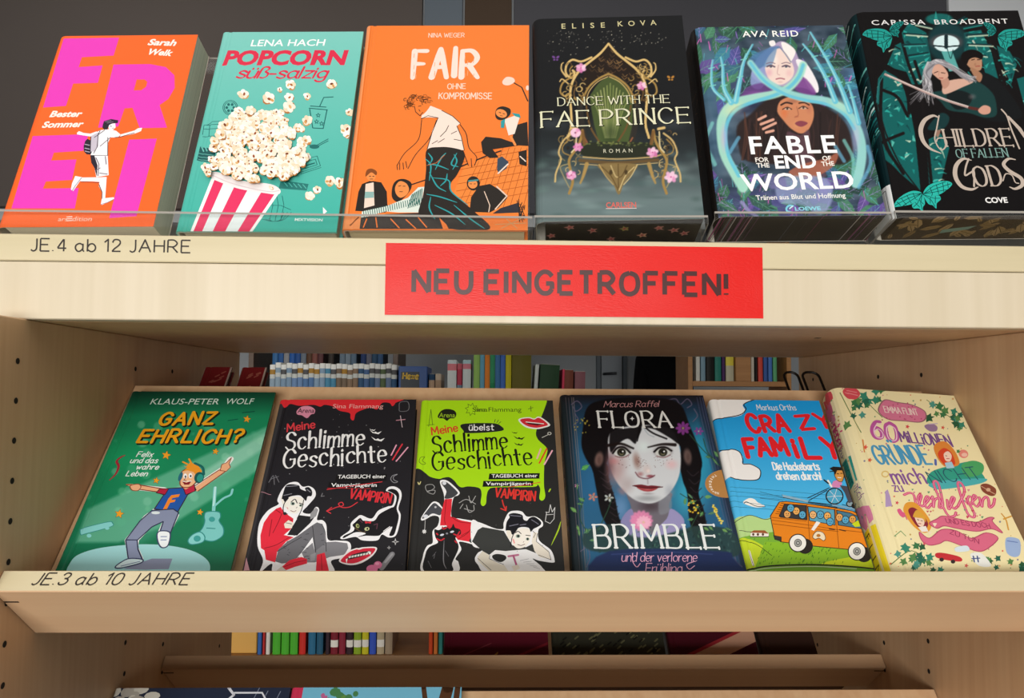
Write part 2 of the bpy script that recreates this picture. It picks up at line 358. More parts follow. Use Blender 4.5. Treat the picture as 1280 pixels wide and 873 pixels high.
class Paint:
    """soft airbrush painting evaluated on a fine grid of cover points (sRGB mixing)"""
    def __init__(s, art, nx, ny, base):
        s.art = art; s.nx, s.ny = nx, ny
        xs = np.unique(np.concatenate([np.linspace(0, art.W, nx), [q * (1 - math.cos(math.pi / 10 * k)) for q in (.0045, .009) for k in range(6)] + [.0065, .008, .0095, .011]])); s.nx = nx = len(xs); s.GX, s.GY = np.meshgrid(xs, np.linspace(0, art.H, ny)); s.c = np.zeros((ny, nx, 3)); s.c[:] = S01(base); art.field = s; s.re()
    def re(s): s.X, s.Y = s.art.inv(s.GX, s.GY); return s
    def win(s, x0, x1, y0, y1):
        m = (s.X >= x0) & (s.X <= x1) & (s.Y >= y0) & (s.Y <= y1); r = np.flatnonzero(m.any(1)); c = np.flatnonzero(m.any(0))
        if not len(r): return None
        return (slice(r[0], r[-1] + 1), slice(c[0], c[-1] + 1))
    def mix(s, mask, col, w=None):
        col = S01(col) if isinstance(col, str) else col
        c = s.c if w is None else s.c[w]
        c += (col - c) * mask[..., None]
    def blob(s, x, y, rx, ry, col, a=1., soft=.6, rot=0):
        q = max(rx, ry); w = s.win(x - q, x + q, y - q, y + q)
        if w is None: return
        r = math.radians(rot); dx, dy = s.X[w] - x, s.Y[w] - y; u = (dx * math.cos(r) + dy * math.sin(r)) / rx; v = (-dx * math.sin(r) + dy * math.cos(r)) / ry
        d = np.sqrt(u * u + v * v); t = np.clip((1 - d) / soft, 0, 1); s.mix(a * t * t * (3 - 2 * t), col, w)
    def dist(s, pts, w):
        X, Y = s.X[w], s.Y[w]; D = np.full(X.shape, 1e9); T = np.zeros(X.shape); n = len(pts) - 1
        for i in range(n):
            ax, ay = pts[i]; bx, by = pts[i + 1]; vx, vy = bx - ax, by - ay; l = vx * vx + vy * vy + 1e-9
            t = np.clip(((X - ax) * vx + (Y - ay) * vy) / l, 0, 1); d = np.hypot(X - ax - t * vx, Y - ay - t * vy)
            k = d < D; D = np.where(k, d, D); T = np.where(k, (i + t) / n, T)
        return D, T
    def box(s, P, m):
        xs = [p[0] for p in P]; ys = [p[1] for p in P]; return s.win(min(xs) - m, max(xs) + m, min(ys) - m, max(ys) + m)
    def stroke(s, pts, w, col, a=1., soft=1.5, sm=True, w1=None):
        P = smooth(pts, False, 4) if sm and len(pts) > 2 else pts; wn = s.box(P, max(w, w1 or 0) / 2 + soft)
        if wn is None: return
        D, T = s.dist(P, wn); ww = w / 2 if w1 is None else (w + (w1 - w) * T) / 2
        s.mix(a * np.clip((ww + soft / 2 - D) / soft, 0, 1), col, wn)
    def poly(s, pts, col, a=1., soft=2., sm=True):
        P = smooth(pts, True, 4) if sm else [np.array(p, float) for p in pts]; wn = s.box(P, soft)
        if wn is None: return
        X, Y = s.X[wn], s.Y[wn]; ins = np.zeros(X.shape, bool)
        for i in range(len(P)):
            x1, y1 = P[i]; x2, y2 = P[(i + 1) % len(P)]
            if y1 == y2: continue
            ins ^= ((Y < y1) != (Y < y2)) & (X < (x2 - x1) * (Y - y1) / (y2 - y1) + x1)
        D, _ = s.dist(P + [P[0]], wn); sd = np.where(ins, D, -D); s.mix(a * np.clip(sd / soft + .5, 0, 1), col, wn)
    def vgrad(s, y0, c0, y1, c1, a=1.):
        t = np.clip((s.Y - y0) / (y1 - y0), 0, 1)[..., None]; s.c += ((S01(c0) * (1 - t) + S01(c1) * t) - s.c) * a
    def noise(s, freq, amp, seed=0):
        R = np.random.RandomState(seed); g = R.rand(freq * 2 + 2, freq + 2); u = s.GX / s.art.W * freq; v = s.GY / s.art.H * freq * 2 - 1e-6
        i, j = np.clip(u.astype(int), 0, freq), np.clip(v.astype(int), 0, 2 * freq); fu, fv = u - i, v - j; fu = fu * fu * (3 - 2 * fu); fv = fv * fv * (3 - 2 * fv)
        n = g[j, i] * (1 - fu) * (1 - fv) + g[j, i + 1] * fu * (1 - fv) + g[j + 1, i] * (1 - fu) * fv + g[j + 1, i + 1] * fu * fv
        s.c += (n - .5)[..., None] * amp

STEP = .000012
def art_geo(art, fmap, cuts, V, F, K, xmin=-1, xmax=9):
    """append an Art's polygons to vertex / face / colour lists; fmap(x,y,level)->point, cuts = x positions where the surface bends"""
    if art.field is not None:
        f = art.field; b = len(V); c = np_lin(np.clip(f.c, 0, 1))
        V += [fmap(f.GX[j, i], f.GY[j, i], 1) for j in range(f.ny) for i in range(f.nx)]
        K += [tuple(q) for q in c.reshape(-1, 3)]
        F += [(b + j * f.nx + i, b + j * f.nx + i + 1, b + (j + 1) * f.nx + i + 1, b + (j + 1) * f.nx + i) for j in range(f.ny - 1) for i in range(f.nx - 1) if f.GX[0, i] >= xmin]
    cu = sorted([xmin] + [q for q in cuts if xmin < q < xmax] + [xmax])
    for polys, col, lv, bb, jg in art.B:
        for p, g_ in zip(polys, jg):
            x0, x1 = min(q[0] for q in p), max(q[0] for q in p); parts = []
            for k in range(len(cu) - 1):
                if x1 <= cu[k] or x0 >= cu[k + 1]: continue
                q = p
                if x0 < cu[k]: q = cliph(q, 0, cu[k], False)
                if len(q) >= 3 and x1 > cu[k + 1]: q = cliph(q, 0, cu[k + 1], True)
                if len(q) >= 3: parts.append(q)
            for q in parts:
                b = len(V); V += [fmap(x, y, lv + 2 + g_) for x, y in q]; K += [col] * len(q); F.append(tuple(range(b, b + len(q))))
def col_mesh(name, V, F, K, m, parent=None):
    me = bpy.data.meshes.new(name); me.from_pydata([tuple(v) for v in V], [], F)
    a = me.attributes.new('Col', 'FLOAT_COLOR', 'POINT'); arr = np.ones((len(V), 4), np.float32); arr[:, :3] = np.array(K, np.float32); a.data.foreach_set('color', arr.ravel())
    return new_obj(name, me, m, parent)

COVER = {}
def cover_mat(rough, coat):
    k = (rough, coat)
    if k not in COVER: COVER[k] = mat('printed_cover', rough=rough, attr=True, coat=coat, spec=.06 if rough >= .5 else .13)
    return COVER[k]
PAGES = {}
def axes(lean, yaw, roll):
    l, y, r = map(math.radians, (lean, yaw, roll)); R = Vector((1, 0, 0)); U = Vector((0, math.sin(l), math.cos(l))); N = R.cross(U)
    R1 = math.cos(y) * R + math.sin(y) * N; return math.cos(r) * R1 + math.sin(r) * U, -math.sin(r) * R1 + math.cos(r) * U
def book(name, label, P, W, H, T, rot, art, kind='hard', cover='808080', spine='808080', page='e8dfc8', spine_art=None, bottom_art=None, rough=.35, coat=.3, group=None, cat='book', rnd=None):
    R, U = axes(*rot); N = R.cross(U); o0 = Vector(P) + R * (W / 2) - N * T
    mw = Matrix.Identity(4)
    for i in range(3): mw[i][0] = R[i]; mw[i][1] = U[i]; mw[i][2] = N[i]
    mw.translation = o0
    e = empty(name, rot=mw); tag(e, label, cat, group)
    hard = kind == 'hard'; th = .0024 if hard else .0005; r = min(rnd or (.0045 if hard else .009), T / 2 - .001); ov = .003 if hard else .0003
    g = [(r + .002, 0), (r + .0035, -.0005), (r + .005, -.0005), (r + .0065, 0)] if hard else []
    xs = r * .3 if spine_art else -1
    arc = [r * (1 - math.cos(math.pi / 2 * k / 5)) for k in range(6)]; arcz = [T - r + math.sqrt(max(r * r - (r - q) ** 2, 0)) for q in arc]
    def zf(x):
        if x < r: return float(np.interp(x, arc, arcz))
        for (a, za), (b, zb) in zip(g, g[1:]):
            if a <= x <= b: return T + za + (zb - za) * (x - a) / (b - a)
        return T
    path = [(W, T)] + [(a, T + b) for a, b in reversed(g)] + [(x, zf(x)) for x in reversed(arc)] + [(x, T - zf(x)) for x in arc] + [(W, 0)]
    ins = []
    for i, (x, z) in enumerate(path):
        a, b = path[max(i - 1, 0)], path[min(i + 1, len(path) - 1)]; d = (b[0] - a[0], b[1] - a[1]); l = math.hypot(*d); ins.append((x - d[1] / l * th, z + d[0] / l * th))
    ins[0] = (W, T - th); ins[-1] = (W, th)
    ins = [(x, min(max(z, th * .9), T - th * .9)) for x, z in ins]
    V = []; F = []; K = []; n = len(path); cc, sc_ = L(cover), L(spine)
    for y in (0, H):
        for x, z in path: V.append((x - W / 2, y, z)); K.append(sc_ if x < r * .99 else cc)
        for x, z in ins: V.append((x - W / 2, y, z)); K.append(L('efe9dc') if not hard else L('ddd6c8'))
    for i in range(n - 1):
        F += [(i, 2 * n + i, 2 * n + i + 1, i + 1), (n + i, n + i + 1, 3 * n + i + 1, 3 * n + i), (i, i + 1, n + i + 1, n + i), (2 * n + i, 3 * n + i, 3 * n + i + 1, 2 * n + i + 1)]
    for k in (0, n - 1): F.append((k, n + k, 3 * n + k, 2 * n + k))
    if hard:                                       # the board edges carry the cover's colour
        for i in range(len(V)):
            if V[i][0] > W / 2 - 1e-4: K[i] = cc
    if art: art_geo(art, lambda x, y, l: (x - W / 2, y, zf(x) + .00003 + l * STEP), arc[1:] + [q[0] for q in g], V, F, K, xs)
    if spine_art: art_geo(spine_art, lambda x, y, l: ((r - math.sqrt(max(r * r - max(r - min(x, T - x), 0) ** 2, 0))) - W / 2 - .00003 - l * STEP, y, x), [r * .15, r * .4, r, T - r, T - r * .6, T - r * .4], V, F, K, -1, T - r * .27)
    col_mesh('cover', V, F, K, cover_mat(rough, coat), e)
    x0, x1, y0, y1, z0, z1 = max(r, th) - W / 2, W / 2 - ov, ov, H - ov, th, T - th
    if bottom_art:
        V = [(x, y, z) for x in (x0, x1) for y in (y0, y1) for z in (z0, z1)]; K = [L(page)] * 8
        F = [(0, 1, 3, 2), (4, 6, 7, 5), (0, 4, 5, 1), (2, 3, 7, 6), (0, 2, 6, 4), (1, 5, 7, 3)]
        art_geo(bottom_art, lambda x, y, l: (x - W / 2, y0 - l * STEP, y), [], V, F, K)
        col_mesh('page_block', V, F, K, cover_mat(.6, 0), e)
    else:
        if page not in PAGES: PAGES[page] = pages_mat('page_edges', page, 0)
        boxes('page_block', [(x0, x1, y0, y1, z0, z1)], PAGES[page], e, .0004)
    return e

# ------------------------------------------------------------------ the room
M_wall = noisy('wall_paint', 'b9bfc4', 'c3c8cc', 3, .8)
M_ceil = noisy('ceiling_paint', 'd8d6d0', 'e0ded8', 3, .9)
M_floor = noisy('floor_carpet', '524e4b', '5c5854', 60, .95)
struct(boxes('floor', [(-5, 5, -4, 5.2, FLOOR - .1, FLOOR)], M_floor, bevel=0))
struct(boxes('ceiling', [(-5, 5, -4, 5.2, CEIL, CEIL + .1)], M_ceil, bevel=0))
struct(boxes('wall_back', [(-5, 5, 5.1, 5.2, FLOOR, CEIL)], M_wall, bevel=0))
struct(boxes('wall_front', [(-5, 5, -4.1, -4, FLOOR, CEIL)], M_wall, bevel=0))
struct(boxes('wall_left', [(-5.1, -5, -4, 5.2, FLOOR, CEIL)], M_wall, bevel=0))
struct(boxes('wall_right', [(5, 5.1, -4, 5.2, FLOOR, CEIL)], M_wall, bevel=0))
M_wf = mat('added_frame_white', 'e6e6e2', .5)
struct(boxes('added_window_1', [(-2.43, -2.37, -3.99, -3.93, -1.11, .51), (.87, .93, -3.99, -3.93, -1.11, .51), (-2.37, .87, -3.99, -3.93, .45, .51), (-2.37, .87, -3.99, -3.93, -1.11, -1.05), (-1.30, -1.26, -3.99, -3.93, -1.05, .45), (-.22, -.18, -3.99, -3.93, -1.05, .45)], M_wf, bevel=.003))  # unseen window frame added around the fill light
# dark upper wall panels seen above the top row of books
for nm, x0, x1, c, lab in (('wall_panel', -3.4, -.335, '5a524e', 'dark taupe wall panel high up behind the orange and teal books'),
                           ('wall_panel', -.325, -.16, '66707a', 'narrow blue grey wall panel above the middle orange book'),
                           ('wall_panel', -.15, .055, '4a3a2c', 'dark brown wall panel above the right half of the middle orange book'),
                           ('wall_panel', .065, 1.99, '4c4c52', 'wide dark grey wall panel above the three dark covered books')):
    o = boxes(nm, [(x0, x1, 3.16, 3.2, .75, CEIL)], noisy('panel_cloth', c, c, 20, .9), bevel=.002); tag(o, lab, 'wall panel')
struct(boxes('wall_partition', [(-3.4, 4.6, 3.2, 3.26, .7, CEIL)], M_wall, bevel=0))
tag(boxes('wall_panel', [(2.0, 3.2, 3.16, 3.2, .75, CEIL)], mat('pale_panel', 'e8ecf0', .7), bevel=.002), 'pale grey wall panel above the last book on the right', 'wall panel')

# ------------------------------------------------------------------ the display bookcase
W_v = wood('maple_laminate_upright', 'd4a97f', 'e2bd93', 'Z')
W_x = wood('maple_laminate_lengthwise', 'd8caa4', 'e2d4b0', 'X')
W_a = wood('maple_laminate_apron', 'dccdb0', 'e6d8be', 'Z')
W_f = wood('maple_laminate_lip', 'd6ac84', 'e0bc94', 'X', scale=.6)
M_hole = mat('peg_hole_dark', '1c140d', .9)
M_text = mat('label_black', '2a211c', .6)
XL, XR = -.4, .4575
case = empty('display_bookcase', (.03, .87, FLOOR)); tag(case, 'maple laminate display bookcase with sloping shelves holding two rows of books', 'bookcase')
def put(o, parent):
    o.parent = parent; o.matrix_parent_inverse = parent.matrix_world.inverted(); return o
bpy.context.view_layer.update()
def panel(x0, x1, face, sgn):
    o = boxes('side_panel', [(x0, x1, .585, 1.14, FLOOR, .0352)], W_v, None, .001)
    me = o.data; me.materials.append(M_hole); bm = bmesh.new(); bm.from_mesh(me)
    for cy in (.611, .810, .902, 1.088):
        for k in range(-1, 24):
            z = -.032 * k + .0003
            if z > .03: continue
            r = .0026; P = [(face + sgn * .0002, cy + r * math.cos(a * math.pi / 6), z + r * math.sin(a * math.pi / 6)) for a in range(12)]
            f = bm.faces.new([bm.verts.new(p) for p in P]); f.material_index = 1
            Q = [(face - sgn * .0005, cy + r * 1.0 * math.cos(a * math.pi / 6), z + r * math.sin(a * math.pi / 6)) for a in range(12)]
    bm.to_mesh(me); bm.free(); put(o, case)
panel(XL - .019, XL, XL, 1); panel(XR, XR + .019, XR, -1)
put(boxes('base_plinth', [(XL, XR, .66, 1.08, FLOOR, FLOOR + .08)], W_f), case)
X0, X1 = -.47, .53
top = put(boxes('top_board', [(X0, X1, .62, 1.15, .0838, .1062)], W_x, None, .0008), case)
apron = put(boxes('front_apron', [(X0, X1, .62, .638, .0353, .0832)], W_a, None, .0009), case)
put(boxes('rear_apron', [(X0, X1, 1.122, 1.14, .0353, .0832)], W_a), case)
under = put(boxes('underside_board', [(X0, X1, .638, 1.122, .0353, .0533)], W_v), case)
hole = put(boxes('peg_hole', [(.3108, .3158, .742, .748, .0350, .0353)], M_hole, None, 0), under)

a41 = math.radians(41); UPs = (math.sin(a41), math.cos(a41)); INW = (math.cos(a41), -math.sin(a41))
def sp(t, u, dy=0, dz=0):      # point of a sloping shelf: t inward from the lip edge, u up the slope
    return (.605 + INW[0] * t + UPs[0] * u + dy, -.1647 + INW[1] * t + UPs[1] * u + dz)
def tier(dz, dy=0):
    s = put(prism('sloping_shelf', [sp(.057, 0, dy, dz), sp(.057, .245, dy, dz), sp(.073, .245, dy, dz), sp(.073, 0, dy, dz)], XL + .0008, XR - .0008, W_v), case)
    l = put(prism('shelf_lip', [sp(0, 0, dy, dz), sp(.075, 0, dy, dz), sp(.075, -.0179, dy, dz), sp(0, -.0179, dy, dz)], XL + .0004, XR - .0004, W_f), s)
    l.data.materials.append(W_x)
    for p in l.data.polygons:
        if p.normal.y < -.6 and p.normal.z > .5: p.material_index = 1
    # dark slots of the fixing pins near both ends of the lip
    for xa, xb in ((XL + .0, XL + .0125), (XR - .0125, XR)):
        q = [sp(.0165, -.01815, dy, dz), sp(.0165, -.0178, dy, dz), sp(.0182, -.0178, dy, dz), sp(.0182, -.01815, dy, dz)]
        put(prism('pin_slot', q, xa + .001, xb, M_hole, None, 0), l)
    return s, l
t2, lip2 = tier(0); t3, lip3 = tier(-.317, -.009)
# narrow rear ledges: the same lip profile without a board behind it
def rear(dy, dz):
    l = put(prism('rear_ledge', [sp(0, 0, dy, dz), sp(.060, 0, dy, dz), sp(.060, -.0165, dy, dz), sp(0, -.0165, dy, dz)], XL + .0004, XR - .0004, W_f), case)
    put(prism('back_rail', [sp(.060, -.0165, dy, dz), sp(.060, .006, dy, dz), sp(.070, .006, dy, dz), sp(.070, -.0165, dy, dz)], XL + .03, XR - .03, M_rail, None), l)
    for xa, xb in ((XL, XL + .0125), (XR - .0125, XR)):
        q = [sp(.0085, -.01675, dy, dz), sp(.0085, -.0164, dy, dz), sp(.0105, -.0164, dy, dz), sp(.0105, -.01675, dy, dz)]
        put(prism('pin_slot', q, xa + .001, xb, M_hole, None, 0), l)
M_rail = mat('rail_dark_brown', '5a3f2c', .6)
rear(.3033, -.1702); rear(.218, .055)
# printed shelf labels
def lettering(name, text, w, h, fmap, parent, m, wt=1.0, slant=0, gap=2.2):
    a = Art(w + .02, h * 2); a.pen(text, (.006, h * .5), (.006 + w, h * .5), h, '000000', w=wt, slant=slant, gap=gap, cap=False)
    V, F, K = [], [], []; art_geo(a, lambda x, y, l: fmap(x - .006, y - h * .5, l), [], V, F, K)
    me = bpy.data.meshes.new(name); me.from_pydata([tuple(v) for v in V], [], F); return put(new_obj(name, me, m), parent)
lettering('label_lettering', 'JE.4 ab 12 JAHRE', .1305, .0104, lambda x, y, l: (-.3992 + x, .6198 - l * STEP, .0919 + y), top, M_text, 1.15)
lettering('label_lettering', 'JE.3 ab 10 JAHRE', .1205, .0098, lambda x, y, l: (-.3733 + x, .605 + UPs[0] * (y - .0124) - .00016 - l * STEP, -.1647 + UPs[1] * (y - .0124) + .00016 + l * STEP), lip2, M_text, 1.15, .2)
# red laminated sign
M_red = mat('red_laminated_paper', 'e8201a', .36, coat=.0)
M_red.node_tree.nodes['Principled BSDF'].inputs['Specular IOR Level'].default_value = .3
nt = M_red.node_tree; nz = nt.nodes.new('ShaderNodeTexNoise'); nz.inputs['Scale'].default_value = 60; bp = nt.nodes.new('ShaderNodeBump'); bp.inputs['Strength'].default_value = .10; bp.inputs['Distance'].default_value = .002
nt.links.new(nz.outputs[0], bp.inputs['Height']); nt.links.new(bp.outputs[0], nt.nodes['Principled BSDF'].inputs['Normal'])
bm = bmesh.new(); nx, nz_ = 40, 10; G = {}
for i in range(nx + 1):
    for j in range(nz_ + 1):
        u, v = i / nx, j / nz_
        G[i, j] = bm.verts.new((-.1066 + u * .3182, .6193 - .0004 * math.sin(u * 9 + 1) ** 2 * math.sin(v * 3.14) ** 2, .0416 + v * .0605))
for i in range(nx):
    for j in range(nz_): bm.faces.new((G[i, j], G[i + 1, j], G[i + 1, j + 1], G[i, j + 1]))
me = bpy.data.meshes.new('paper_sign'); bm.to_mesh(me); bm.free()
sign = tag(new_obj('paper_sign', me, M_red), 'red laminated paper sign reading NEU EINGETROFFEN! stuck on the shelf front', 'sign')
so = sign.modifiers.new('thickness', 'SOLIDIFY'); so.thickness = .0002; so.offset = 0; so.use_rim_only = False
lettering('sign_lettering', 'NEU EINGETROFFEN!', .2640, .0180, lambda x, y, l: (-.0828 + x, .6187 - l * STEP, .0610 + y), sign, mat('sign_black', '45100f', .35), 2.2, 0, 3.0)

# ------------------------------------------------------------------ clear stands on the top
M_ac = acrylic(); M_ace = acrylic_edge()
def stand(label, x0, x1, zb, lean, Yb, depth, lip_top, back_h, yaw=0):
    a = math.radians(lean); u = (math.sin(a), math.cos(a)); n = (math.cos(a), -math.sin(a)); t = .0022
    fb = (Yb - .0035, zb - .0006)                                   # front lower corner under the book's front edge
    bb = (fb[0] + n[0] * (depth + .0045), fb[1] + n[1] * (depth + .0045))
    def q(p, du, dn): return (p[0] + u[0] * du + n[0] * dn, p[1] + u[1] * du + n[1] * dn)
    lh = (lip_top - fb[1]) / u[1]
    bk_h = back_h
    prof = [q(fb, -t, -t), q(fb, lh - .0021, -t), q(fb, lh, -t), q(fb, lh, 0), q(fb, 0, 0), q(bb, 0, 0), q(bb, bk_h - .0021, 0), q(bb, bk_h, 0), q(bb, bk_h, t), q(bb, -t, t)]
    e = empty('acrylic_book_stand', (x0, Yb, .1064)); tag(e, label, 'book stand'); bpy.context.view_layer.update()
    o = put(prism('bent_sheet', prof, x0, x1, M_ac, None, 0), e); o.data.materials.append(M_ace)
    for f in o.data.polygons:                      # frosted cut edges; rim strips coloured pale for light refracted there
        if len(f.vertices) > 4 or min((o.data.vertices[f.vertices[i]].co - o.data.vertices[f.vertices[i - 1]].co).length for i in range(4)) < .0023: f.material_index = 1
    # two rear feet holding the slope
    for xx in (x0 + .004, x1 - .007):
        zt = q(bb, bk_h * .55, t); z0 = q(bb, -t, t)
        put(prism('side_gusset', [(z0[0] + .0005, z0[1]), (zt[0] + .0005, zt[1]), (zt[0] + .02, .1065), (z0[0] - .0, .1065)], xx, xx + .003, M_ac, None, 0), e)
    e.rotation_euler.z = -math.radians(yaw)
    return e
stand('long clear acrylic stand holding the three books on the left', -.4475, .0165, .1158, 20, .6305, .0370, .1280, .228)
stand('short clear acrylic stand holding the black throne book', .0185, .1665, .1238, 17.35, .634, .0455, .1292, .20, 3.2)
stand('clear acrylic stand holding the green and violet forest book', .1745, .3255, .1304, 19.6, .634, .0435, .1346, .195, 2.81)
stand('clear acrylic stand at the right end holding the black and teal book', .3325, .4985, .1324, 15.6, .634, .0455, .1378, .19, 1.82)

# ------------------------------------------------------------------ books: covers drawn on each cover's own plane
# sheet corners (BL, BR, TR, TL) of every cover in the measuring sheet; S() sets the crop the points were read in
def art_frei():
    A = Art(.1376, .2170, [(-8.3, 284.3), (191.6, 283.2), (247.4, 43.4), (71.2, 45.3)]); O, P = 'ff6b2b', 'ee3fc0'
    A.S(-60, -10, 1); A.poly([(0, 0), (400, 0), (400, 400), (0, 400)], O)
    A.S(0, 20, 2.9083)
    A.poly([(231, 82), (433, 79), (413, 144), (298, 150), (286, 186), (373, 180), (356, 243), (266, 246), (240, 327), (157, 333)], P)
    A.poly([(413, 177), (545, 175), (603, 186), (634, 216), (635, 262), (612, 302), (580, 324), (607, 406), (508, 408), (482, 334), (453, 336), (430, 402), (357, 406)], P, holes=[[(497, 231), (526, 231), (536, 240), (531, 258), (514, 270), (486, 271)]])
    A.poly([(119, 437), (322, 430), (303, 490), (196, 497), (186, 526), (278, 522), (262, 596), (167, 602), (156, 628), (286, 626), (272, 700), (42, 700)], P)
    A.poly([(470, 450), (570, 446), (496, 728), (397, 735)], P)
    for t, a, b in (('Sarah', (535, 105), (636, 108)), ('Welk', (531, 139), (622, 145)), ('Bester', (179, 367), (293, 366)), ('Sommer', (151, 406), (298, 403))): A.txt(t, a, b, 21, 'fff6ee', .035, .25)
    A.txt('ars', (210, 746), (244, 746), 15, 'ffd9c6', 0); A.txt('dition', (262, 746), (332, 746), 17, 'ffd9c6', 0)
    for y in (731, 738, 745): A.line([(244, y), (262, y - 1)], 3, 'fff0e6')
    A.S(70, 130, 6.238)
    W_, K, G = 'fbf7fb', '2e2735', 'b9aec2'
    A.poly([(163, 225), (180, 212), (215, 226), (268, 232), (318, 214), (322, 236), (270, 255), (200, 244), (165, 238)], W_)                       # left arm
    A.poly([(228, 290), (246, 272), (270, 285), (300, 300), (285, 396), (240, 394), (218, 372), (216, 330)], K)                                  # pack
    for y in (315, 345, 368): A.line([(226, y), (262, y + 8)], 6, G)
    A.poly([(300, 230), (345, 205), (420, 196), (470, 210), (505, 240), (482, 262), (425, 262), (408, 300), (406, 402), (268, 402), (300, 330)], W_)  # shirt
    A.poly([(505, 238), (612, 208), (640, 190), (672, 186), (664, 212), (620, 230), (500, 258)], W_)                                            # right arm
    A.poly([(276, 250), (330, 222), (330, 330), (300, 372), (268, 372)], 'cfc6d4')
    for l in ([(330, 232), (322, 335), (295, 385)], [(345, 330), (425, 262)], [(268, 402), (406, 403)], [(405, 262), (404, 400)], [(345, 206), (330, 240)], [(460, 262), (500, 258), (612, 226)], [(380, 205), (300, 262)], [(272, 256), (268, 372)]): A.line(l, 5, K)
    A.poly([(268, 404), (404, 404), (412, 556), (315, 572), (300, 500), (276, 460)], W_)
    A.poly([(268, 404), (300, 404), (325, 480), (318, 566), (300, 500), (276, 460)], K)
    for l in ([(312, 420), (335, 470), (328, 560)], [(345, 500), (310, 520)], [(340, 540), (400, 548)], [(385, 410), (392, 470)]): A.line(l, 6, '6a5f74')
    A.poly([(195, 574), (350, 572), (366, 586), (355, 610), (285, 604), (190, 604)], W_)
    A.poly([(150, 562), (205, 572), (185, 606), (135, 680), (116, 668), (125, 620)], W_); A.line([(200, 576), (150, 640), (128, 676)], 5, '8a7f94')
    A.line([(195, 608), (290, 612), (340, 616)], 4, K)
    A.poly([(345, 572), (396, 570), (384, 740), (360, 742), (358, 690), (334, 640)], W_); A.line([(336, 630), (360, 690), (358, 744)], 5, K)
    A.poly([(358, 740), (385, 735), (452, 728), (454, 742), (360, 788), (350, 782)], W_); A.line([(352, 784), (400, 770), (452, 744)], 4, '7a6f84')
    A.poly([(405, 160), (462, 150), (466, 185), (440, 205), (415, 205)], W_)
    A.poly([(365, 165), (375, 135), (430, 118), (486, 128), (482, 150), (440, 152), (415, 165), (402, 200), (375, 200), (362, 185)], K)
    for l in ([(385, 140), (430, 130)], [(400, 150), (445, 140)]): A.line(l, 5, '8d8494')
    A.line([(425, 172), (433, 176)], 5, K); A.line([(440, 190), (455, 188)], 3, K)
    return A

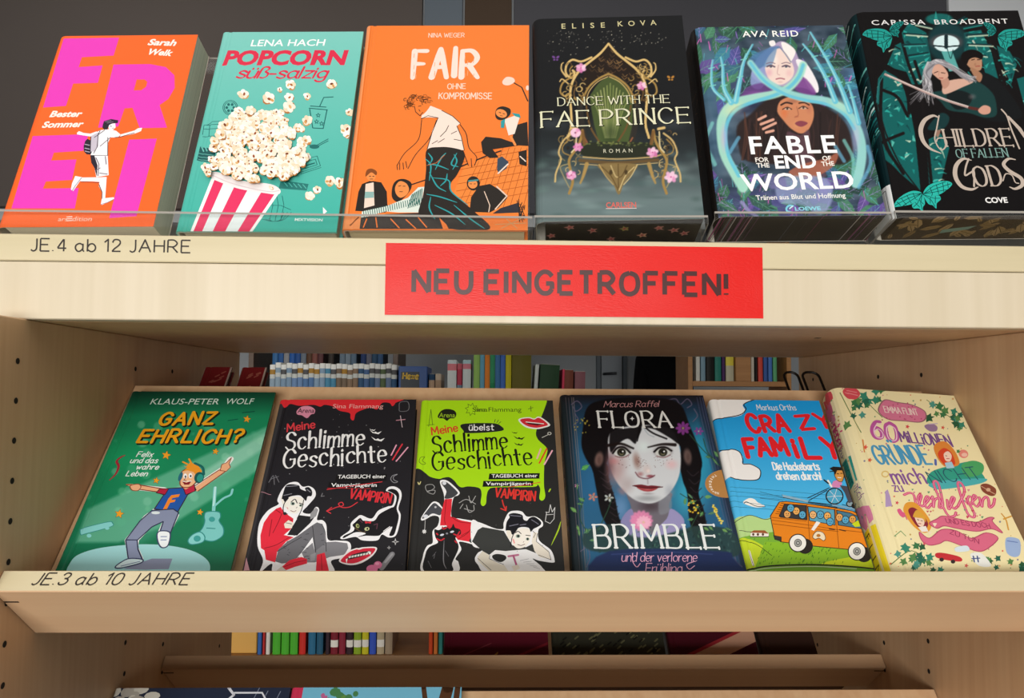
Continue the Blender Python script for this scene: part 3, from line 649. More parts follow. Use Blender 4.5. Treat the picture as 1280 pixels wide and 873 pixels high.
def art_pop():
    A = Art(.1401, .2305, [(217.6, 289.2), (420.5, 289.9), (454.5, 39.5), (277.3, 40.2)])
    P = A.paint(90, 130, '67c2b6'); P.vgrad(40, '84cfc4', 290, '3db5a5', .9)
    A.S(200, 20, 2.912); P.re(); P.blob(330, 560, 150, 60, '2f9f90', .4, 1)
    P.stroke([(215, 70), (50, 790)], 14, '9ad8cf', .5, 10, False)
    K = '1d6664'
    A.txt('LENA HACH', (329, 110), (598, 108), 23, 'ffffff', .012, .08)
    A.txt('POPCORN', (226, 177), (672, 176), 49, 'e0314f', .045, .12)
    A.pen('s\u00fc\u00df-salzig', (276, 226), (600, 226), 40, 'e0314f', w=1.9, con=.45, slant=.22, taper=.2, gap=1.2, jit=.3)
    # pencil doodles
    def dl(pts, w=2.2, **k): A.line(pts, w, K, **k)
    for r in (27, 22): dl([(256 + r * math.cos(t), 334 + r * math.sin(t)) for t in np.linspace(0, 6.28, 18)])
    for t in range(6): A.ell(256 + 13 * math.cos(t * 1.05), 334 + 13 * math.sin(t * 1.05), 5, 5, K)
    dl([(280, 345), (300, 360), (312, 350), (325, 368)])
    for q in ([(155, 432), (160, 398), (212, 394), (210, 436), (155, 440)], [(160, 412), (210, 410)], [(180, 398), (178, 438)], [(170, 398), (190, 385), (220, 384)]): dl(q)
    A.poly([(146, 476), (203, 486), (198, 536), (134, 526)], '1f5c5c')
    for k in range(4): A.line([(152 + k * 13, 478), (158 + k * 13, 492)], 4, '6cc4b8')
    for y in (500, 512, 522): A.line([(140, y), (196, y + 8)], 2, '6cc4b8')
    for q in ([(545, 340), (556, 408), (594, 410), (608, 342)], [(543, 336), (609, 342)], [(548, 328), (604, 332)], [(582, 328), (596, 297), (630, 295)]): dl(q, 3.5)
    for x, y in ((576, 362), (570, 385), (588, 392)): dl([(x + (8 if k % 2 else 3.5) * math.sin(k * .628), y + (8 if k % 2 else 3.5) * math.cos(k * .628)) for k in range(11)])
    for q in ([(512, 466), (545, 470), (558, 478), (612, 448)], [(560, 482), (612, 455)]): dl(q, 3)
    A.ell(528, 462, 16, 10, K); A.ell(528, 462, 12, 7, '58bcb0'); A.ell(562, 476, 18, 8, '24706c')
    for q in ([(497, 530), (572, 510), (584, 546), (505, 572), (497, 530)], [(512, 576), (586, 552)], [(508, 536), (566, 522), (572, 542), (514, 560)]): dl(q)
    A.line([(520, 548), (562, 536)], 5, K)
    A.poly([(440, 598), (541, 612), (534, 636), (432, 628)], '2b7c76')
    for k in range(5): A.line([(452 + k * 17, 606 + k * 2), (464 + k * 17, 620 + k * 2)], 3, '57b9ad')
    for k in range(3):
        dl([(372 + 12 * k, 740 - k), (410, 748), (450 - 6 * k, 742), (478 - 14 * k, 715)], 2, sm=True)
    for x in (405, 425, 445): dl([(x, 655), (x + 6, 690), (x - 6, 745)], 2)
    dl([(398, 690), (440, 690), (476, 706)], 2)
    # striped bucket
    tl, tr, bl, br_ = (190, 600), (430, 655), (108, 786), (328, 790)
    n = 11; ed = [0, .05, .19, .36, .56, .76, .95, 1]; cs = ['ffffff', 'ec3768', 'eef8fa', 'ec3768', 'eef8fa', 'ec3768', 'ffffff']
    tl, tr, bl, br_ = (187, 592), (432, 648), (110, 786), (336, 786)
    f = lambda p, q, t: (p[0] + (q[0] - p[0]) * t, p[1] + (q[1] - p[1]) * t)
    for k in range(7): A.poly([f(tl, tr, ed[k]), f(tl, tr, ed[k + 1]), f(bl, br_, ed[k + 1]), f(bl, br_, ed[k])], cs[k])
    A.poly([(185, 572), (215, 570), (300, 600), (400, 612), (437, 632), (430, 650), (380, 645), (290, 630), (215, 604), (188, 590)], 'fdf6f6', True)
    A.line([(190, 580), (250, 606), (330, 628), (400, 640), (434, 636)], 4, 'e8d9dc', True)
    R = random.Random(3)
    def puff(x, y, s):
        rot = R.uniform(0, 360)
        A.ell(x + 1, y + s * .22, s * 1.02, s * .72, R.choice(['c98a4c', 'b9773c', 'd9a468']), rot, 10)
        for k in range(5):
            t = rot / 57 + k * 1.3; A.ell(x + s * .55 * math.cos(t), y + s * .42 * math.sin(t), s * R.uniform(.42, .62), s * R.uniform(.36, .5), R.choice(['fff7ea', 'fbeeda', 'fffdf6', 'f4dfbf']), R.uniform(0, 90), 10)
        if R.random() < .75: A.ell(x + R.uniform(-.3, .3) * s, y + R.uniform(-.2, .3) * s, s * .32, s * .2, R.choice(['9a4c24', '7c3a1e', 'b46c34']), R.uniform(0, 180), 8)
        if R.random() < .7: A.ell(x + R.uniform(-.6, .6) * s, y + R.uniform(.0, .5) * s, s * .34, s * .2, R.choice(['dca25c', 'e6b87c']), R.uniform(0, 180), 8)
    pts = []
    for k in range(230):
        t = R.random(); y = 345 + 255 * t; c = 385 - 20 * t; hw = 95 + 85 * math.sin(min(t * 1.15, 1) * 2.3) if t < .8 else 150 - (t - .8) * 150
        pts.append((c - 10 + R.uniform(-1, 1) * hw, y + (R.random() * 10)))
    pts = [p for p in pts if not (p[1] > 590 - (p[0] < 230) * 20 + (p[0] - 190) * .16)]
    pts.sort(key=lambda p: p[1])
    for x, y in pts: puff(x, y, R.uniform(14, 21))
    for x, y, s in ((476, 248, 20), (625, 247, 20), (436, 268, 10), (303, 284, 20), (395, 298, 24), (470, 295, 18), (536, 291, 14), (330, 345, 20), (470, 330, 24), (245, 400, 22), (225, 440, 20), (203, 462, 18), (172, 560, 18), (180, 580, 15), (690, 350, 16), (676, 412, 22), (682, 432, 16), (536, 380, 20), (535, 450, 18), (500, 500, 18), (620, 598, 20), (655, 606, 22), (572, 632, 16), (545, 655, 18), (405, 625, 9), (495, 575, 16)): puff(x, y, s)
    A.poly([(593, 696), (608, 712), (594, 724)], 'ffffff')
    A.txt('MIXTVISION', (490, 746), (591, 748), 10, 'e8f6f2', .02)
    return A

def art_fair():
    A = Art(.1610, .2357, [(426.2, 287.4), (659.6, 287.9), (661.4, 31.6), (457.6, 32.3)]); O, K, Wt, T = 'f58035', '2a2522', 'fbe3d6', '2f9ea3'
    A.S(0, 0, 1); A.poly([(380, 0), (700, 0), (700, 320), (380, 320)], O)
    A.S(420, 20, 2.912)
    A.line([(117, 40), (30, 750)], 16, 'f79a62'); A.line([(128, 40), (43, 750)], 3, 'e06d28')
    A.pen('NINA WEGER', (337, 78), (467, 77), 15, 'f9d7c3', w=1.3)
    for t, x0, x1, y, h in (('F', 273, 322, 224, 100), ('A', 342, 402, 222, 106), ('I', 424, 434, 216, 104), ('R', 450, 515, 222, 98)):
        A.pen(t, (x0 + 6, y), (x1, y), h, Wt, w=1.75, con=.25, taper=.25, jit=.5, ang=.3, seed=4)
    R = random.Random(2)
    for k in range(16):
        x = R.choice([285, 292, 360, 384, 470, 480, 502]); y = R.uniform(130, 215); A.line([(x, y), (x - 2, y + 14)], 2, 'f4a878')
    A.pen('OHNE', (406, 266), (471, 265), 19, 'fbdcc8', w=1.3, jit=.4); A.pen('KOMPROMISSE', (374, 302), (566, 302), 22, 'fbdcc8', w=1.3, jit=.4)
    # lamp, wire, court
    A.blob([(606, 237), (622, 222), (645, 226), (650, 240), (630, 252), (610, 250)], 'f9d9c8'); A.line([(648, 244), (676, 260), (698, 310)], 4, K); A.ell(697, 262, 6, 9, 'f9d9c8')
    A.poly([(470, 540), (540, 512), (600, 500), (720, 440), (720, 720), (420, 720), (430, 640)], 'f28a3e')
    for k in range(12): A.line([(440 + k * 24, 700), (520 + k * 22, 480 + (0 if k > 3 else 50 - k * 12))], 1.6, 'b9581f')
    for k in range(8): A.line([(430 + k * 4, 690 - k * 26), (720, 640 - k * 26)], 1.6, 'b9581f')
    A.line([(270, 616), (330, 596)], 5, K); A.line([(440, 555), (500, 530), (560, 505), (600, 492)], 5, K)
    # boy far left
    A.poly([(70, 710), (82, 640), (95, 612), (125, 600), (165, 606), (185, 640), (188, 700), (180, 716)], K)
    A.poly([(108, 612), (137, 606), (140, 690), (102, 700)], 'f6dccb'); A.poly([(106, 640), (138, 640), (138, 662), (104, 664)], '8fb7b2')
    A.ell(128, 582, 17, 20, 'f3934e'); A.blob([(108, 585), (112, 562), (130, 556), (148, 566), (146, 580), (128, 570)], '8a4a22'); A.line([(122, 584), (126, 584)], 3, K); A.line([(134, 584), (138, 584)], 3, K); A.line([(124, 594), (134, 594)], 2, K)
    # striped girl
    A.blob([(204, 660), (206, 620), (222, 598), (250, 594), (274, 608), (272, 632), (250, 660), (225, 678)], K)
    A.blob([(216, 622), (232, 602), (256, 610), (266, 632), (256, 652), (234, 662), (218, 646)], 'f3934e')
    for q in ([(228, 620), (236, 618)], [(244, 620), (252, 620)], [(232, 640), (242, 640)]): A.line(q, 2.5, K)
    A.poly([(95, 712), (180, 694), (262, 662), (300, 624), (322, 622), (305, 716), (230, 716), (180, 712), (90, 738)], 'dfe9df')
    for k in range(26):
        x = 100 + k * 8; y = 722 - (x - 95) * .25; A.line([(x, y - 9), (x + 3, y + 12)], 2.6, '2f6b62')
    for k in range(8): A.line([(262 + k * 7, 700 - k * 2), (278 + k * 5, 650 - k * 3)], 3, '2f6b62')
    # reclining legs at the bottom
    A.poly([(86, 776), (90, 735), (180, 722), (330, 716), (520, 740), (560, 776)], '3a3330')
    for q in ([(150, 770), (145, 735)], [(200, 740), (230, 772)], [(255, 742), (290, 774)], [(300, 735), (330, 770)], [(100, 770), (112, 740)]): A.line(q, 4, O)
    A.poly([(20, 776), (40, 730), (92, 726), (86, 776)], 'f2965a'); A.line([(52, 762), (82, 734)], 5, '8a4a22')
    # sitting teenager, right
    A.poly([(528, 460), (545, 440), (600, 446), (640, 460), (664, 472), (600, 482), (570, 486), (592, 516), (560, 518), (534, 500)], K)
    A.poly([(588, 520), (604, 512), (628, 532), (620, 556), (592, 574), (586, 560)], '3b4a5c'); A.line([(590, 574), (626, 540)], 5, 'f3dccb')
    A.poly([(648, 400), (696, 386), (700, 474), (640, 470)], K); A.poly([(664, 496), (694, 488), (694, 548), (668, 540)], K); A.line([(670, 512), (690, 530)], 4, 'f3dccb')
    A.poly([(612, 378), (655, 362), (668, 372), (650, 430), (628, 436)], 'f4e4d6'); A.poly([(600, 384), (616, 374), (612, 408), (600, 408)], T); A.poly([(640, 354), (668, 358), (672, 372), (652, 366)], T)
    A.blob([(580, 365), (584, 340), (606, 330), (634, 340), (632, 362), (610, 378), (590, 378)], K); A.ell(602, 356, 21, 15, 'f3934e', 20); A.line([(594, 352), (600, 354)], 2.5, K); A.line([(608, 356), (614, 358)], 2.5, K); A.line([(598, 364), (606, 365)], 2, K); A.line([(636, 440), (652, 470)], 8, 'f3934e')
    # child in hood
    A.poly([(486, 714), (492, 660), (520, 620), (560, 612), (606, 640), (624, 662), (590, 700), (560, 716)], K)
    A.line([(540, 640), (560, 690), (556, 714)], 3, 'e9cdb8'); A.line([(585, 622), (622, 656), (580, 704)], 5, 'e9cdb8')
    A.ell(500, 610, 24, 26, K); A.ell(498, 613, 17, 16, 'f3934e'); A.line([(488, 612), (494, 612)], 2.5, K); A.line([(502, 612), (508, 612)], 2.5, K); A.line([(484, 602), (516, 598)], 7, '4d8f92')
    A.poly([(600, 700), (664, 680), (672, 716), (570, 720)], '33313a')
    for k in range(14): A.line([(655 + R.uniform(-6, 36), 655 + R.uniform(0, 100)), (665 + R.uniform(-6, 30), 650 + R.uniform(0, 100))], 2.5, K)
    for q in ([(600, 775), (690, 730)], [(580, 760), (690, 755)], [(620, 740), (660, 775)]): A.line(q, 3, 'd9a06a')
    # main figure: arms, shirt, trousers, curls
    A.poly([(312, 372), (350, 380), (372, 372), (348, 440), (300, 500), (262, 556), (248, 560), (222, 556), (240, 516), (286, 470)], O)
    for q in ([(312, 380), (300, 450), (250, 500), (222, 545)], [(366, 380), (340, 446), (290, 505), (262, 556)], [(222, 545), (224, 560)], [(232, 535), (232, 560)], [(244, 535), (246, 558)], [(254, 530), (258, 552)]): A.line(q, 2.6, K, True)
    A.poly([(455, 400), (480, 470), (512, 510), (505, 545), (484, 548), (470, 500), (442, 430)], O)
    for q in ([(452, 396), (474, 430), (484, 480), (512, 515), (504, 545)], [(440, 420), (462, 490), (482, 545)], [(492, 520), (494, 550)]): A.line(q, 2.6, K, True)
    A.poly([(310, 372), (316, 345), (345, 328), (385, 344), (425, 366), (452, 392), (440, 402), (456, 440), (468, 490), (400, 482), (332, 486), (350, 420), (372, 372), (340, 370)], Wt)
    for q in ([(310, 376), (335, 364), (372, 372), (350, 425), (332, 486)], [(440, 402), (456, 440), (467, 490)], [(380, 440), (400, 420), (410, 400)], [(350, 466), (370, 455)], [(372, 462), (395, 448)], [(420, 430), (440, 420)], [(430, 450), (456, 455)], [(385, 345), (425, 366), (453, 392)]): A.line(q, 2.4, K)
    A.poly([(330, 490), (380, 478), (430, 482), (466, 496), (464, 530), (440, 580), (418, 612), (430, 650), (500, 710), (560, 776), (420, 776), (310, 730), (306, 690), (318, 650), (328, 560)], K, True)
    for q in ([(335, 540), (370, 545), (410, 560)], [(340, 570), (368, 620), (400, 640)], [(352, 590), (410, 600), (420, 640), (480, 690)], [(330, 650), (380, 660), (440, 680)], [(400, 500), (382, 520), (362, 560)], [(440, 500), (420, 540), (445, 550)], [(336, 500), (350, 520), (345, 535)], [(430, 505), (440, 530), (425, 560)], [(360, 690), (420, 720), (470, 760)], [(430, 690), (490, 740), (540, 775)], [(380, 620), (400, 600), (405, 575)], [(345, 660), (340, 700), (360, 740)], [(325, 520), (345, 545), (340, 600)]):
        A.line(q, 5, T, True, taper=.6)
    A.line([(332, 545), (365, 536), (395, 508)], 3, 'b5653a')
    A.poly([(390, 776), (376, 735), (402, 760), (410, 776)], O)
    A.blob([(285, 340), (300, 305), (330, 300), (345, 320), (332, 345), (312, 362), (296, 358)], O)
    for q in ([(286, 330), (290, 350), (306, 364), (316, 352)], [(300, 330), (310, 328)], [(302, 342), (306, 348)]): A.line(q, 2.4, K)
    for k in range(55):
        t = R.uniform(2.4, 6.6); rr = R.uniform(18, 46); x, y = 297 + rr * 1.1 * math.cos(t), 318 + rr * .72 * math.sin(t)
        if y > 345 or (x > 300 and y > 322): continue
        A.line([(x + 7 * math.cos(s), y + 5 * math.sin(s)) for s in np.linspace(R.uniform(0, 3), R.uniform(4, 6.5), 6)], 2, R.choice(['5a3216', '7a4620', '3c2414', 'b8642c']))
    return A

def art_fae():
    A = Art(.1446, .2251, [(669.9, 277.5), (880.5, 273.6), (852.5, 19.2), (665.3, 23.9)])
    P = A.paint(230, 340, '1f2021'); R = random.Random(11)
    A.S(650, 0, 2.729); P.re()
    P.vgrad(400, '1f2022', 520, '2e3538'); 
    t = np.clip((P.Y - 520) / 160, 0, 1); P.mix(t * .85, '76898a')
    t = np.clip((P.Y - 690) / 60, 0, 1); P.mix(t * .5, '5c7072')
    for k in range(70):
        x, y = R.uniform(60, 640), R.uniform(520, 740); P.blob(x, y, R.uniform(25, 80), R.uniform(8, 26), R.choice(['8ba19f', '566b6c', '6f8f86', '48605e', '9fb4b2', '3f5450']), R.uniform(.15, .45), 1)
    for k in range(110):
        x, y = 90 + R.random() * 420, 105 + abs(R.gauss(0, 1)) * 38; P.blob(x, y, R.uniform(1.6, 2.8), R.uniform(1.6, 2.8), R.choice(['b9b6a6', 'd8d3bd', '8a887f', '6f6d66']), R.uniform(.4, 1), .7)
    G1, G2, G3, Dk = 'd9b878', 'a3834a', '6b5130', '2a211c'
    # glow patches left and right of the title
    for x in (110, 520): P.blob(x, 420, 90, 40, '59626a', .35, 1)
    P.blob(310, 440, 120, 120, '6f7d5a', .25, 1)
    # throne back: dark lace field, window
    P.poly([(302, 152), (345, 195), (400, 232), (432, 300), (440, 340), (415, 350), (400, 300), (305, 250), (250, 285), (228, 350), (212, 345), (205, 300), (228, 230), (270, 185)], Dk, .9, 4)
    for k in range(60):
        x, y = 302 + R.gauss(0, 50), 225 + R.gauss(0, 30)
        if abs(x - 302) < (y - 150) * .85: P.stroke([(x - 8, y - 4), (x, y + 5), (x + 9, y - 2)], 2.2, R.choice(['6e4f36', '8d6c45', '54402e']), .8, 1.5)
    P.poly([(305, 262), (340, 275), (372, 310), (384, 350), (372, 500), (280, 500), (240, 350), (250, 310), (275, 278)], '4c5b33', .95, 3)
    for k in range(-6, 7): P.stroke([(308 + k * 3, 470), (308 + k * 7, 380), (308 + k * 11, 285 + abs(k) * 8)], 4, R.choice(['8e9a5a', 'b5b878', '6d7a42', '9aa560']), .75, 3)
    P.blob(310, 455, 45, 50, '2d3a24', .6, .9)
    for s in (-1, 1):
        c = lambda pts: [(302 + s * (x - 302), y) for x, y in pts]
        P.stroke(c([(302, 150), (330, 182), (365, 210), (400, 240), (425, 280), (433, 330), (428, 420), (440, 470)]), 8, G1, 1, 2); P.stroke(c([(302, 156), (330, 190), (362, 218), (395, 248), (418, 285), (426, 330)]), 2.4, Dk, .7, 1.5)
        P.stroke(c([(302, 252), (335, 268), (368, 296), (388, 335), (395, 360)]), 7, G2, 1, 2); P.stroke(c([(305, 262), (340, 280), (368, 312), (380, 350)]), 3, G1, .9, 2)
        P.stroke(c([(378, 360), (365, 430), (330, 490)]), 6, G3, 1, 2); P.stroke(c([(400, 360), (392, 430), (380, 485)]), 20, '33302c', .9, 3); P.stroke(c([(384, 470), (372, 492)]), 5, '9a5f42', .9, 2)
        # scrolls at the sides
        P.stroke(c([(360, 196), (395, 210), (425, 204), (445, 222), (447, 250), (430, 266), (418, 252), (424, 240)]), 7, G1, 1, 2); P.stroke(c([(425, 226), (434, 238), (430, 256)]), 4, G2, 1, 2)
        P.stroke(c([(446, 262), (462, 240), (462, 220), (456, 214)]), 6, G1, 1, 2, w1=3); P.stroke(c([(425, 262), (448, 275), (462, 290), (466, 315), (450, 328), (432, 318)]), 6, G2, 1, 2); P.stroke(c([(440, 285), (460, 270), (468, 278)]), 4, G1, 1, 2)
        P.stroke(c([(412, 290), (420, 320), (412, 345)]), 4, G3, 1, 2); P.blob(302 + s * 148, 300, 7, 8, '241d18', .9, .6)
    for k in range(12): P.blob(302 + R.choice([-1, 1]) * R.uniform(70, 100), R.uniform(260, 330), 5, 4, R.choice([G2, G3]), .8, .8)
    for k in range(46):
        s = R.choice([-1, 1]); x, y = 302 + s * R.uniform(72, 150), R.uniform(205, 345); a = R.uniform(0, 6.28); r = R.uniform(5, 12)
        if abs(x - 302) > 95 + (y > 260) * 10 or y > 260: P.stroke([(x + r * math.cos(a + t), y + r * .9 * math.sin(a + t)) for t in (0, 1, 2, 3, 4)], 3, R.choice([G1, G2, G3, 'c9a765']), .85, 2)
    for k in range(44):
        s = R.choice([-1, 1]); x, y = 334 + s * R.uniform(120, 205), R.uniform(450, 600); a = R.uniform(0, 6.28); r = R.uniform(6, 14)
        P.stroke([(x + r * math.cos(a + t), y + r * math.sin(a + t)) for t in (0, 1, 2, 3)], 3, R.choice([G1, G2, G3, '9a8a5c']), .75, 2)
    # seat and lower frame
    P.poly([(205, 498), (250, 486), (360, 484), (460, 492), (462, 520), (440, 535), (320, 540), (220, 534)], '2d3126', 1, 3)
    for k in range(60): P.blob(R.uniform(215, 455), 490 + R.gauss(0, 4), 6, 4, R.choice(['5f6a3a', '8a9150', '6d7646']), .7, .8)
    P.stroke([(215, 536), (330, 543), (450, 536), (480, 528)], 5, 'b39a68', 1, 2); P.stroke([(205, 548), (330, 556), (470, 546)], 12, '6a5233', .9, 4); P.stroke([(205, 560), (330, 566), (470, 556)], 3, G1, .8, 2)
    P.poly([(270, 560), (395, 560), (385, 590), (355, 625), (342, 660), (332, 660), (316, 625), (286, 590)], '8a7348', .95, 4)
    for q in ([(280, 570), (310, 600), (336, 650)], [(390, 570), (360, 600), (338, 650)], [(335, 560), (336, 640)], [(310, 565), (325, 600), (336, 605)], [(365, 565), (348, 600), (336, 605)], [(270, 562), (292, 600), (318, 630)], [(400, 562), (380, 600), (354, 630)]): P.stroke(q, 3.5, R.choice(['d2bb84', '5e4a2c', 'c4a467']), .9, 2)
    P.blob(310, 588, 8, 12, '3a2e1e', .8, .6); P.blob(362, 588, 8, 12, '3a2e1e', .8, .6)
    for s in (-1, 1):
        cx = 334
        c = lambda pts: [(cx + s * (x - cx), y) for x, y in pts]
        P.stroke(c([(455, 445), (462, 480), (478, 510), (500, 545), (496, 580), (488, 620), (500, 660)]), 9, G2, 1, 3); P.stroke(c([(440, 560), (452, 600), (462, 625)]), 14, 'b08f54', .95, 4, w1=6)
        P.stroke(c([(490, 455), (520, 480), (536, 520), (528, 545), (545, 590), (548, 620)]), 6, G1, .9, 2); P.stroke(c([(500, 475), (522, 500), (520, 520), (500, 530)]), 4, G2, .9, 2); P.stroke(c([(472, 440), (492, 436)]), 9, G1, 1, 3); P.stroke(c([(475, 450), (478, 500), (492, 520)]), 5, 'e6d3a0', .9, 2)
        P.stroke(c([(455, 450), (448, 490)]), 12, '7d5a34', .9, 3); P.blob(cx + s * 170, 505, 8, 9, '2a2620', .8, .6); P.stroke(c([(505, 560), (530, 570), (520, 600), (500, 640)]), 4, 'a99a6c', .8, 2)
    # magnolia blossoms
    for x, y, r in ((208, 232, 20), (415, 293, 18), (190, 453, 22), (198, 502, 18), (452, 520, 22), (175, 598, 20), (515, 604, 24)):
        for k in range(6): P.blob(x + r * .5 * math.cos(k * 1.05 + x), y + r * .42 * math.sin(k * 1.05 + x), r * .62, r * .42, R.choice(['e79ac6', 'f0b4d6', 'd678b0', 'f6cbe2']), .95, .5, k * 60)
        P.blob(x, y, r * .2, r * .2, 'c0508c', .8, .8)
    for x, y, c_ in ((122, 198, '7d4f9c'), (514, 266, 'c98a3c')):
        for d in (-1, 1): P.blob(x + d * 7, y - 3, 8, 5, c_, .9, .5, d * -35); P.blob(x + d * 5, y + 6, 5, 4, c_, .9, .5)
    A.txt('ELISE', (142, 98), (290, 94), 17, 'cfc696', .01, 0, 2.2); A.txt('KOVA', (334, 90), (466, 85), 17, 'cfc696', .01, 0, 2.2)
    for t, a, b, h in (('DANCE WITH THE', (130, 361), (510, 350), 27), ('FAE PRINCE', (74, 434), (580, 418), 52)):
        A.pen(t, (a[0] + 3, a[1] + 2), (b[0] + 3, b[1] + 2), h, '1a1814', w=1.25, con=.6, ang=0.2, serif=.9, cap=False)
        A.pen(t, a, b, h, 'e4e2c2', w=1.2, con=.6, ang=0.2, serif=.55, cap=False)
    A.txt('ROMAN', (285, 522), (384, 520), 13, 'd5d2ba', 0, 0, 1.8); A.txt('CARLSEN', (294, 709), (397, 708), 18, 'd96a60', .02); A.line([(294, 712), (397, 711)], 2, 'f0d8d2')
    return A

def leaf(P, x, y, L_, wd, ang, c1, c2):
    a = math.radians(ang); u = (math.cos(a), math.sin(a)); n = (-u[1], u[0])
    pt = lambda t, s: (x + u[0] * L_ * t + n[0] * wd * s, y + u[1] * L_ * t + n[1] * wd * s)
    P.poly([pt(0, 0), pt(.3, .5), pt(.65, .42), pt(1, 0), pt(.65, -.42), pt(.3, -.5)], c1, .85, 2, False)
    P.stroke([pt(0, 0), pt(1, 0)], 1.6, c2, .8, 1.5, False)
    for t in (.3, .5, .7):
        for s in (-.35, .35): P.stroke([pt(t - .1, 0), pt(t + .08, s)], 1.1, c2, .6, 1.3, False)

def art_fable():
    A = Art(.1473, .2192, [(894.3, 271.0), (1108.3, 269.0), (1054.0, 31.4), (865.3, 34.2)])
    A.S(850, 0, 2.7296); P = A.paint(230, 330, '3a4a5a'); R = random.Random(21)
    P.noise(9, .18, 3); P.noise(22, .12, 4)
    P.blob(120, 450, 90, 260, '5a86a8', .5, 1); P.blob(600, 430, 90, 260, '5c8cae', .5, 1); P.blob(350, 700, 330, 110, '5a50a0', .6, 1); P.blob(120, 250, 110, 160, '3f86a0', .6, 1); P.blob(620, 250, 110, 160, '4a7ab0', .6, 1); P.blob(200, 330, 120, 90, '5f4a86', .5, 1)
    for k in range(190):
        x, y = R.uniform(40, 700), R.choice([R.uniform(85, 330), R.uniform(560, 760)])
        if 230 < x < 470 and 130 < y < 600: continue
        leaf(P, x, y, R.uniform(50, 110), R.uniform(25, 50), R.uniform(0, 360), R.choice(['2f5a45', '3d7350', '2a4a48', '4b8a64', '3a6a86', '54529a', '24413a', '6a4f9a', '3f86a0']), R.choice(['7fc0b8', 'a088d8', '6fb090', 'b49ae0', '5fb8d0']))
    for k in range(90):
        x, y = R.uniform(50, 680), R.choice([R.uniform(90, 300), R.uniform(600, 755)]); P.stroke([(x, y), (x + R.uniform(-12, 12), y + R.uniform(8, 30))], R.uniform(1.5, 4), R.choice(['c05fb0', 'e06ac0', '8f70c8', '55b0b8']), .8, 1.5)
    for k in range(46): P.stroke([(R.uniform(60, 640), R.uniform(620, 770)), (R.uniform(60, 640), R.uniform(620, 770))], 1.2, R.choice(['5a8f88', '6d68a8', '3f6f5c']), .35, 1.5, False)
    # upper face with white hair
    P.poly([(245, 260), (262, 215), (300, 170), (345, 140), (388, 165), (410, 210), (440, 235), (470, 300), (455, 318), (420, 300), (300, 290)], 'b9a4c8', .95, 4)
    P.poly([(240, 270), (262, 200), (320, 160), (300, 250), (280, 300), (250, 300)], '8f9fd0', .9, 5); P.poly([(235, 200), (300, 165), (340, 160), (300, 215), (250, 240)], '4f78a8', .8, 6)
    P.poly([(345, 150), (360, 146), (392, 170), (388, 195), (372, 208)], 'f6f1ee', 1, 2); P.poly([(304, 142), (320, 138), (326, 152), (310, 158)], 'f2eeee', 1, 2); P.poly([(395, 205), (430, 215), (468, 280), (470, 316), (440, 300), (420, 262)], 'f3eef2', 1, 3)
    P.poly([(290, 225), (305, 190), (335, 165), (365, 185), (388, 230), (384, 262), (358, 285), (335, 289), (312, 280), (296, 255)], 'f2d9cf', 1, 4)
    P.blob(303, 248, 20, 22, 'e0a2b4', .6, 1); P.blob(372, 250, 18, 20, 'e8b0b4', .5, 1); P.blob(322, 205, 20, 30, 'fbeee6', .7, 1)
    P.poly([(285, 228), (300, 195), (330, 160), (322, 200), (312, 222)], '6f93bc', .75, 4); P.stroke([(340, 160), (360, 185), (378, 212)], 4, '6a7898', .8, 2)
    for x in (310, 362): P.stroke([(x - 13, 227), (x, 223), (x + 13, 228)], 5, '5d4a5e', .95, 2); P.blob(x, 228, 6, 4, '3a4a5c', .95, .6); P.stroke([(x - 15, 217), (x, 213), (x + 14, 217)], 3, '7c6070', .8, 2)
    P.stroke([(336, 222), (332, 250), (340, 256)], 2.5, 'c99a98', .8, 2); P.stroke([(328, 270), (342, 267), (356, 270)], 4.5, 'b06a76', .95, 2); P.blob(342, 280, 16, 6, 'd8b0ac', .6, 1)
    P.poly([(225, 300), (290, 282), (330, 300), (300, 330), (215, 345)], '6a3f86', .8, 6); P.poly([(390, 300), (420, 262), (465, 318), (430, 325)], '7a3f8c', .85, 5); P.blob(260, 320, 60, 16, 'a05ab0', .5, 1)
    # dark hair and lower face
    P.poly([(200, 500), (195, 430), (240, 390), (290, 345), (350, 322), (410, 330), (470, 350), (540, 395), (575, 440), (590, 520), (560, 560), (480, 560), (300, 560), (220, 545)], '2c201f', .96, 8)
    for k in range(40):
        x = R.uniform(210, 560); P.stroke([(x, R.uniform(380, 430)), (x + R.uniform(-12, 12), 470), (x + R.uniform(-16, 16), 545)], R.uniform(2, 6), R.choice(['4a3028', '5c3a2e', '1e1718', '3a2a2c']), .6, 3)
    P.poly([(332, 380), (342, 345), (380, 330), (425, 340), (452, 362), (456, 400), (440, 440), (414, 456), (380, 440), (352, 410)], 'd08862', 1, 4)
    P.blob(356, 385, 20, 30, 'e06f3c', .55, 1); P.blob(400, 425, 26, 20, 'e2a070', .5, 1); P.blob(440, 370, 16, 26, 'b86f5a', .5, 1); P.blob(385, 345, 30, 12, '8a5a4c', .5, 1)
    P.stroke([(345, 358), (362, 350), (382, 354)], 6, '33221f', .95, 2); P.stroke([(406, 352), (424, 350), (440, 358)], 5, '33221f', .95, 2)
    for x, y in ((366, 371), (421, 368)): P.stroke([(x - 16, y + 2), (x, y - 5), (x + 15, y + 2)], 3.5, '3a2420', .95, 1.5); P.blob(x, y + 1, 13, 5, 'd8b8a4', .9, .5); P.blob(x, y, 5, 5, '4a3a30', 1, .5)
    P.stroke([(398, 365), (404, 392), (392, 400)], 3, 'a05f48', .8, 2); P.blob(398, 398, 12, 5, 'b0604a', .7, 1)
    P.poly([(392, 420), (412, 412), (436, 420), (418, 432), (402, 430)], '8c4450', 1, 2)
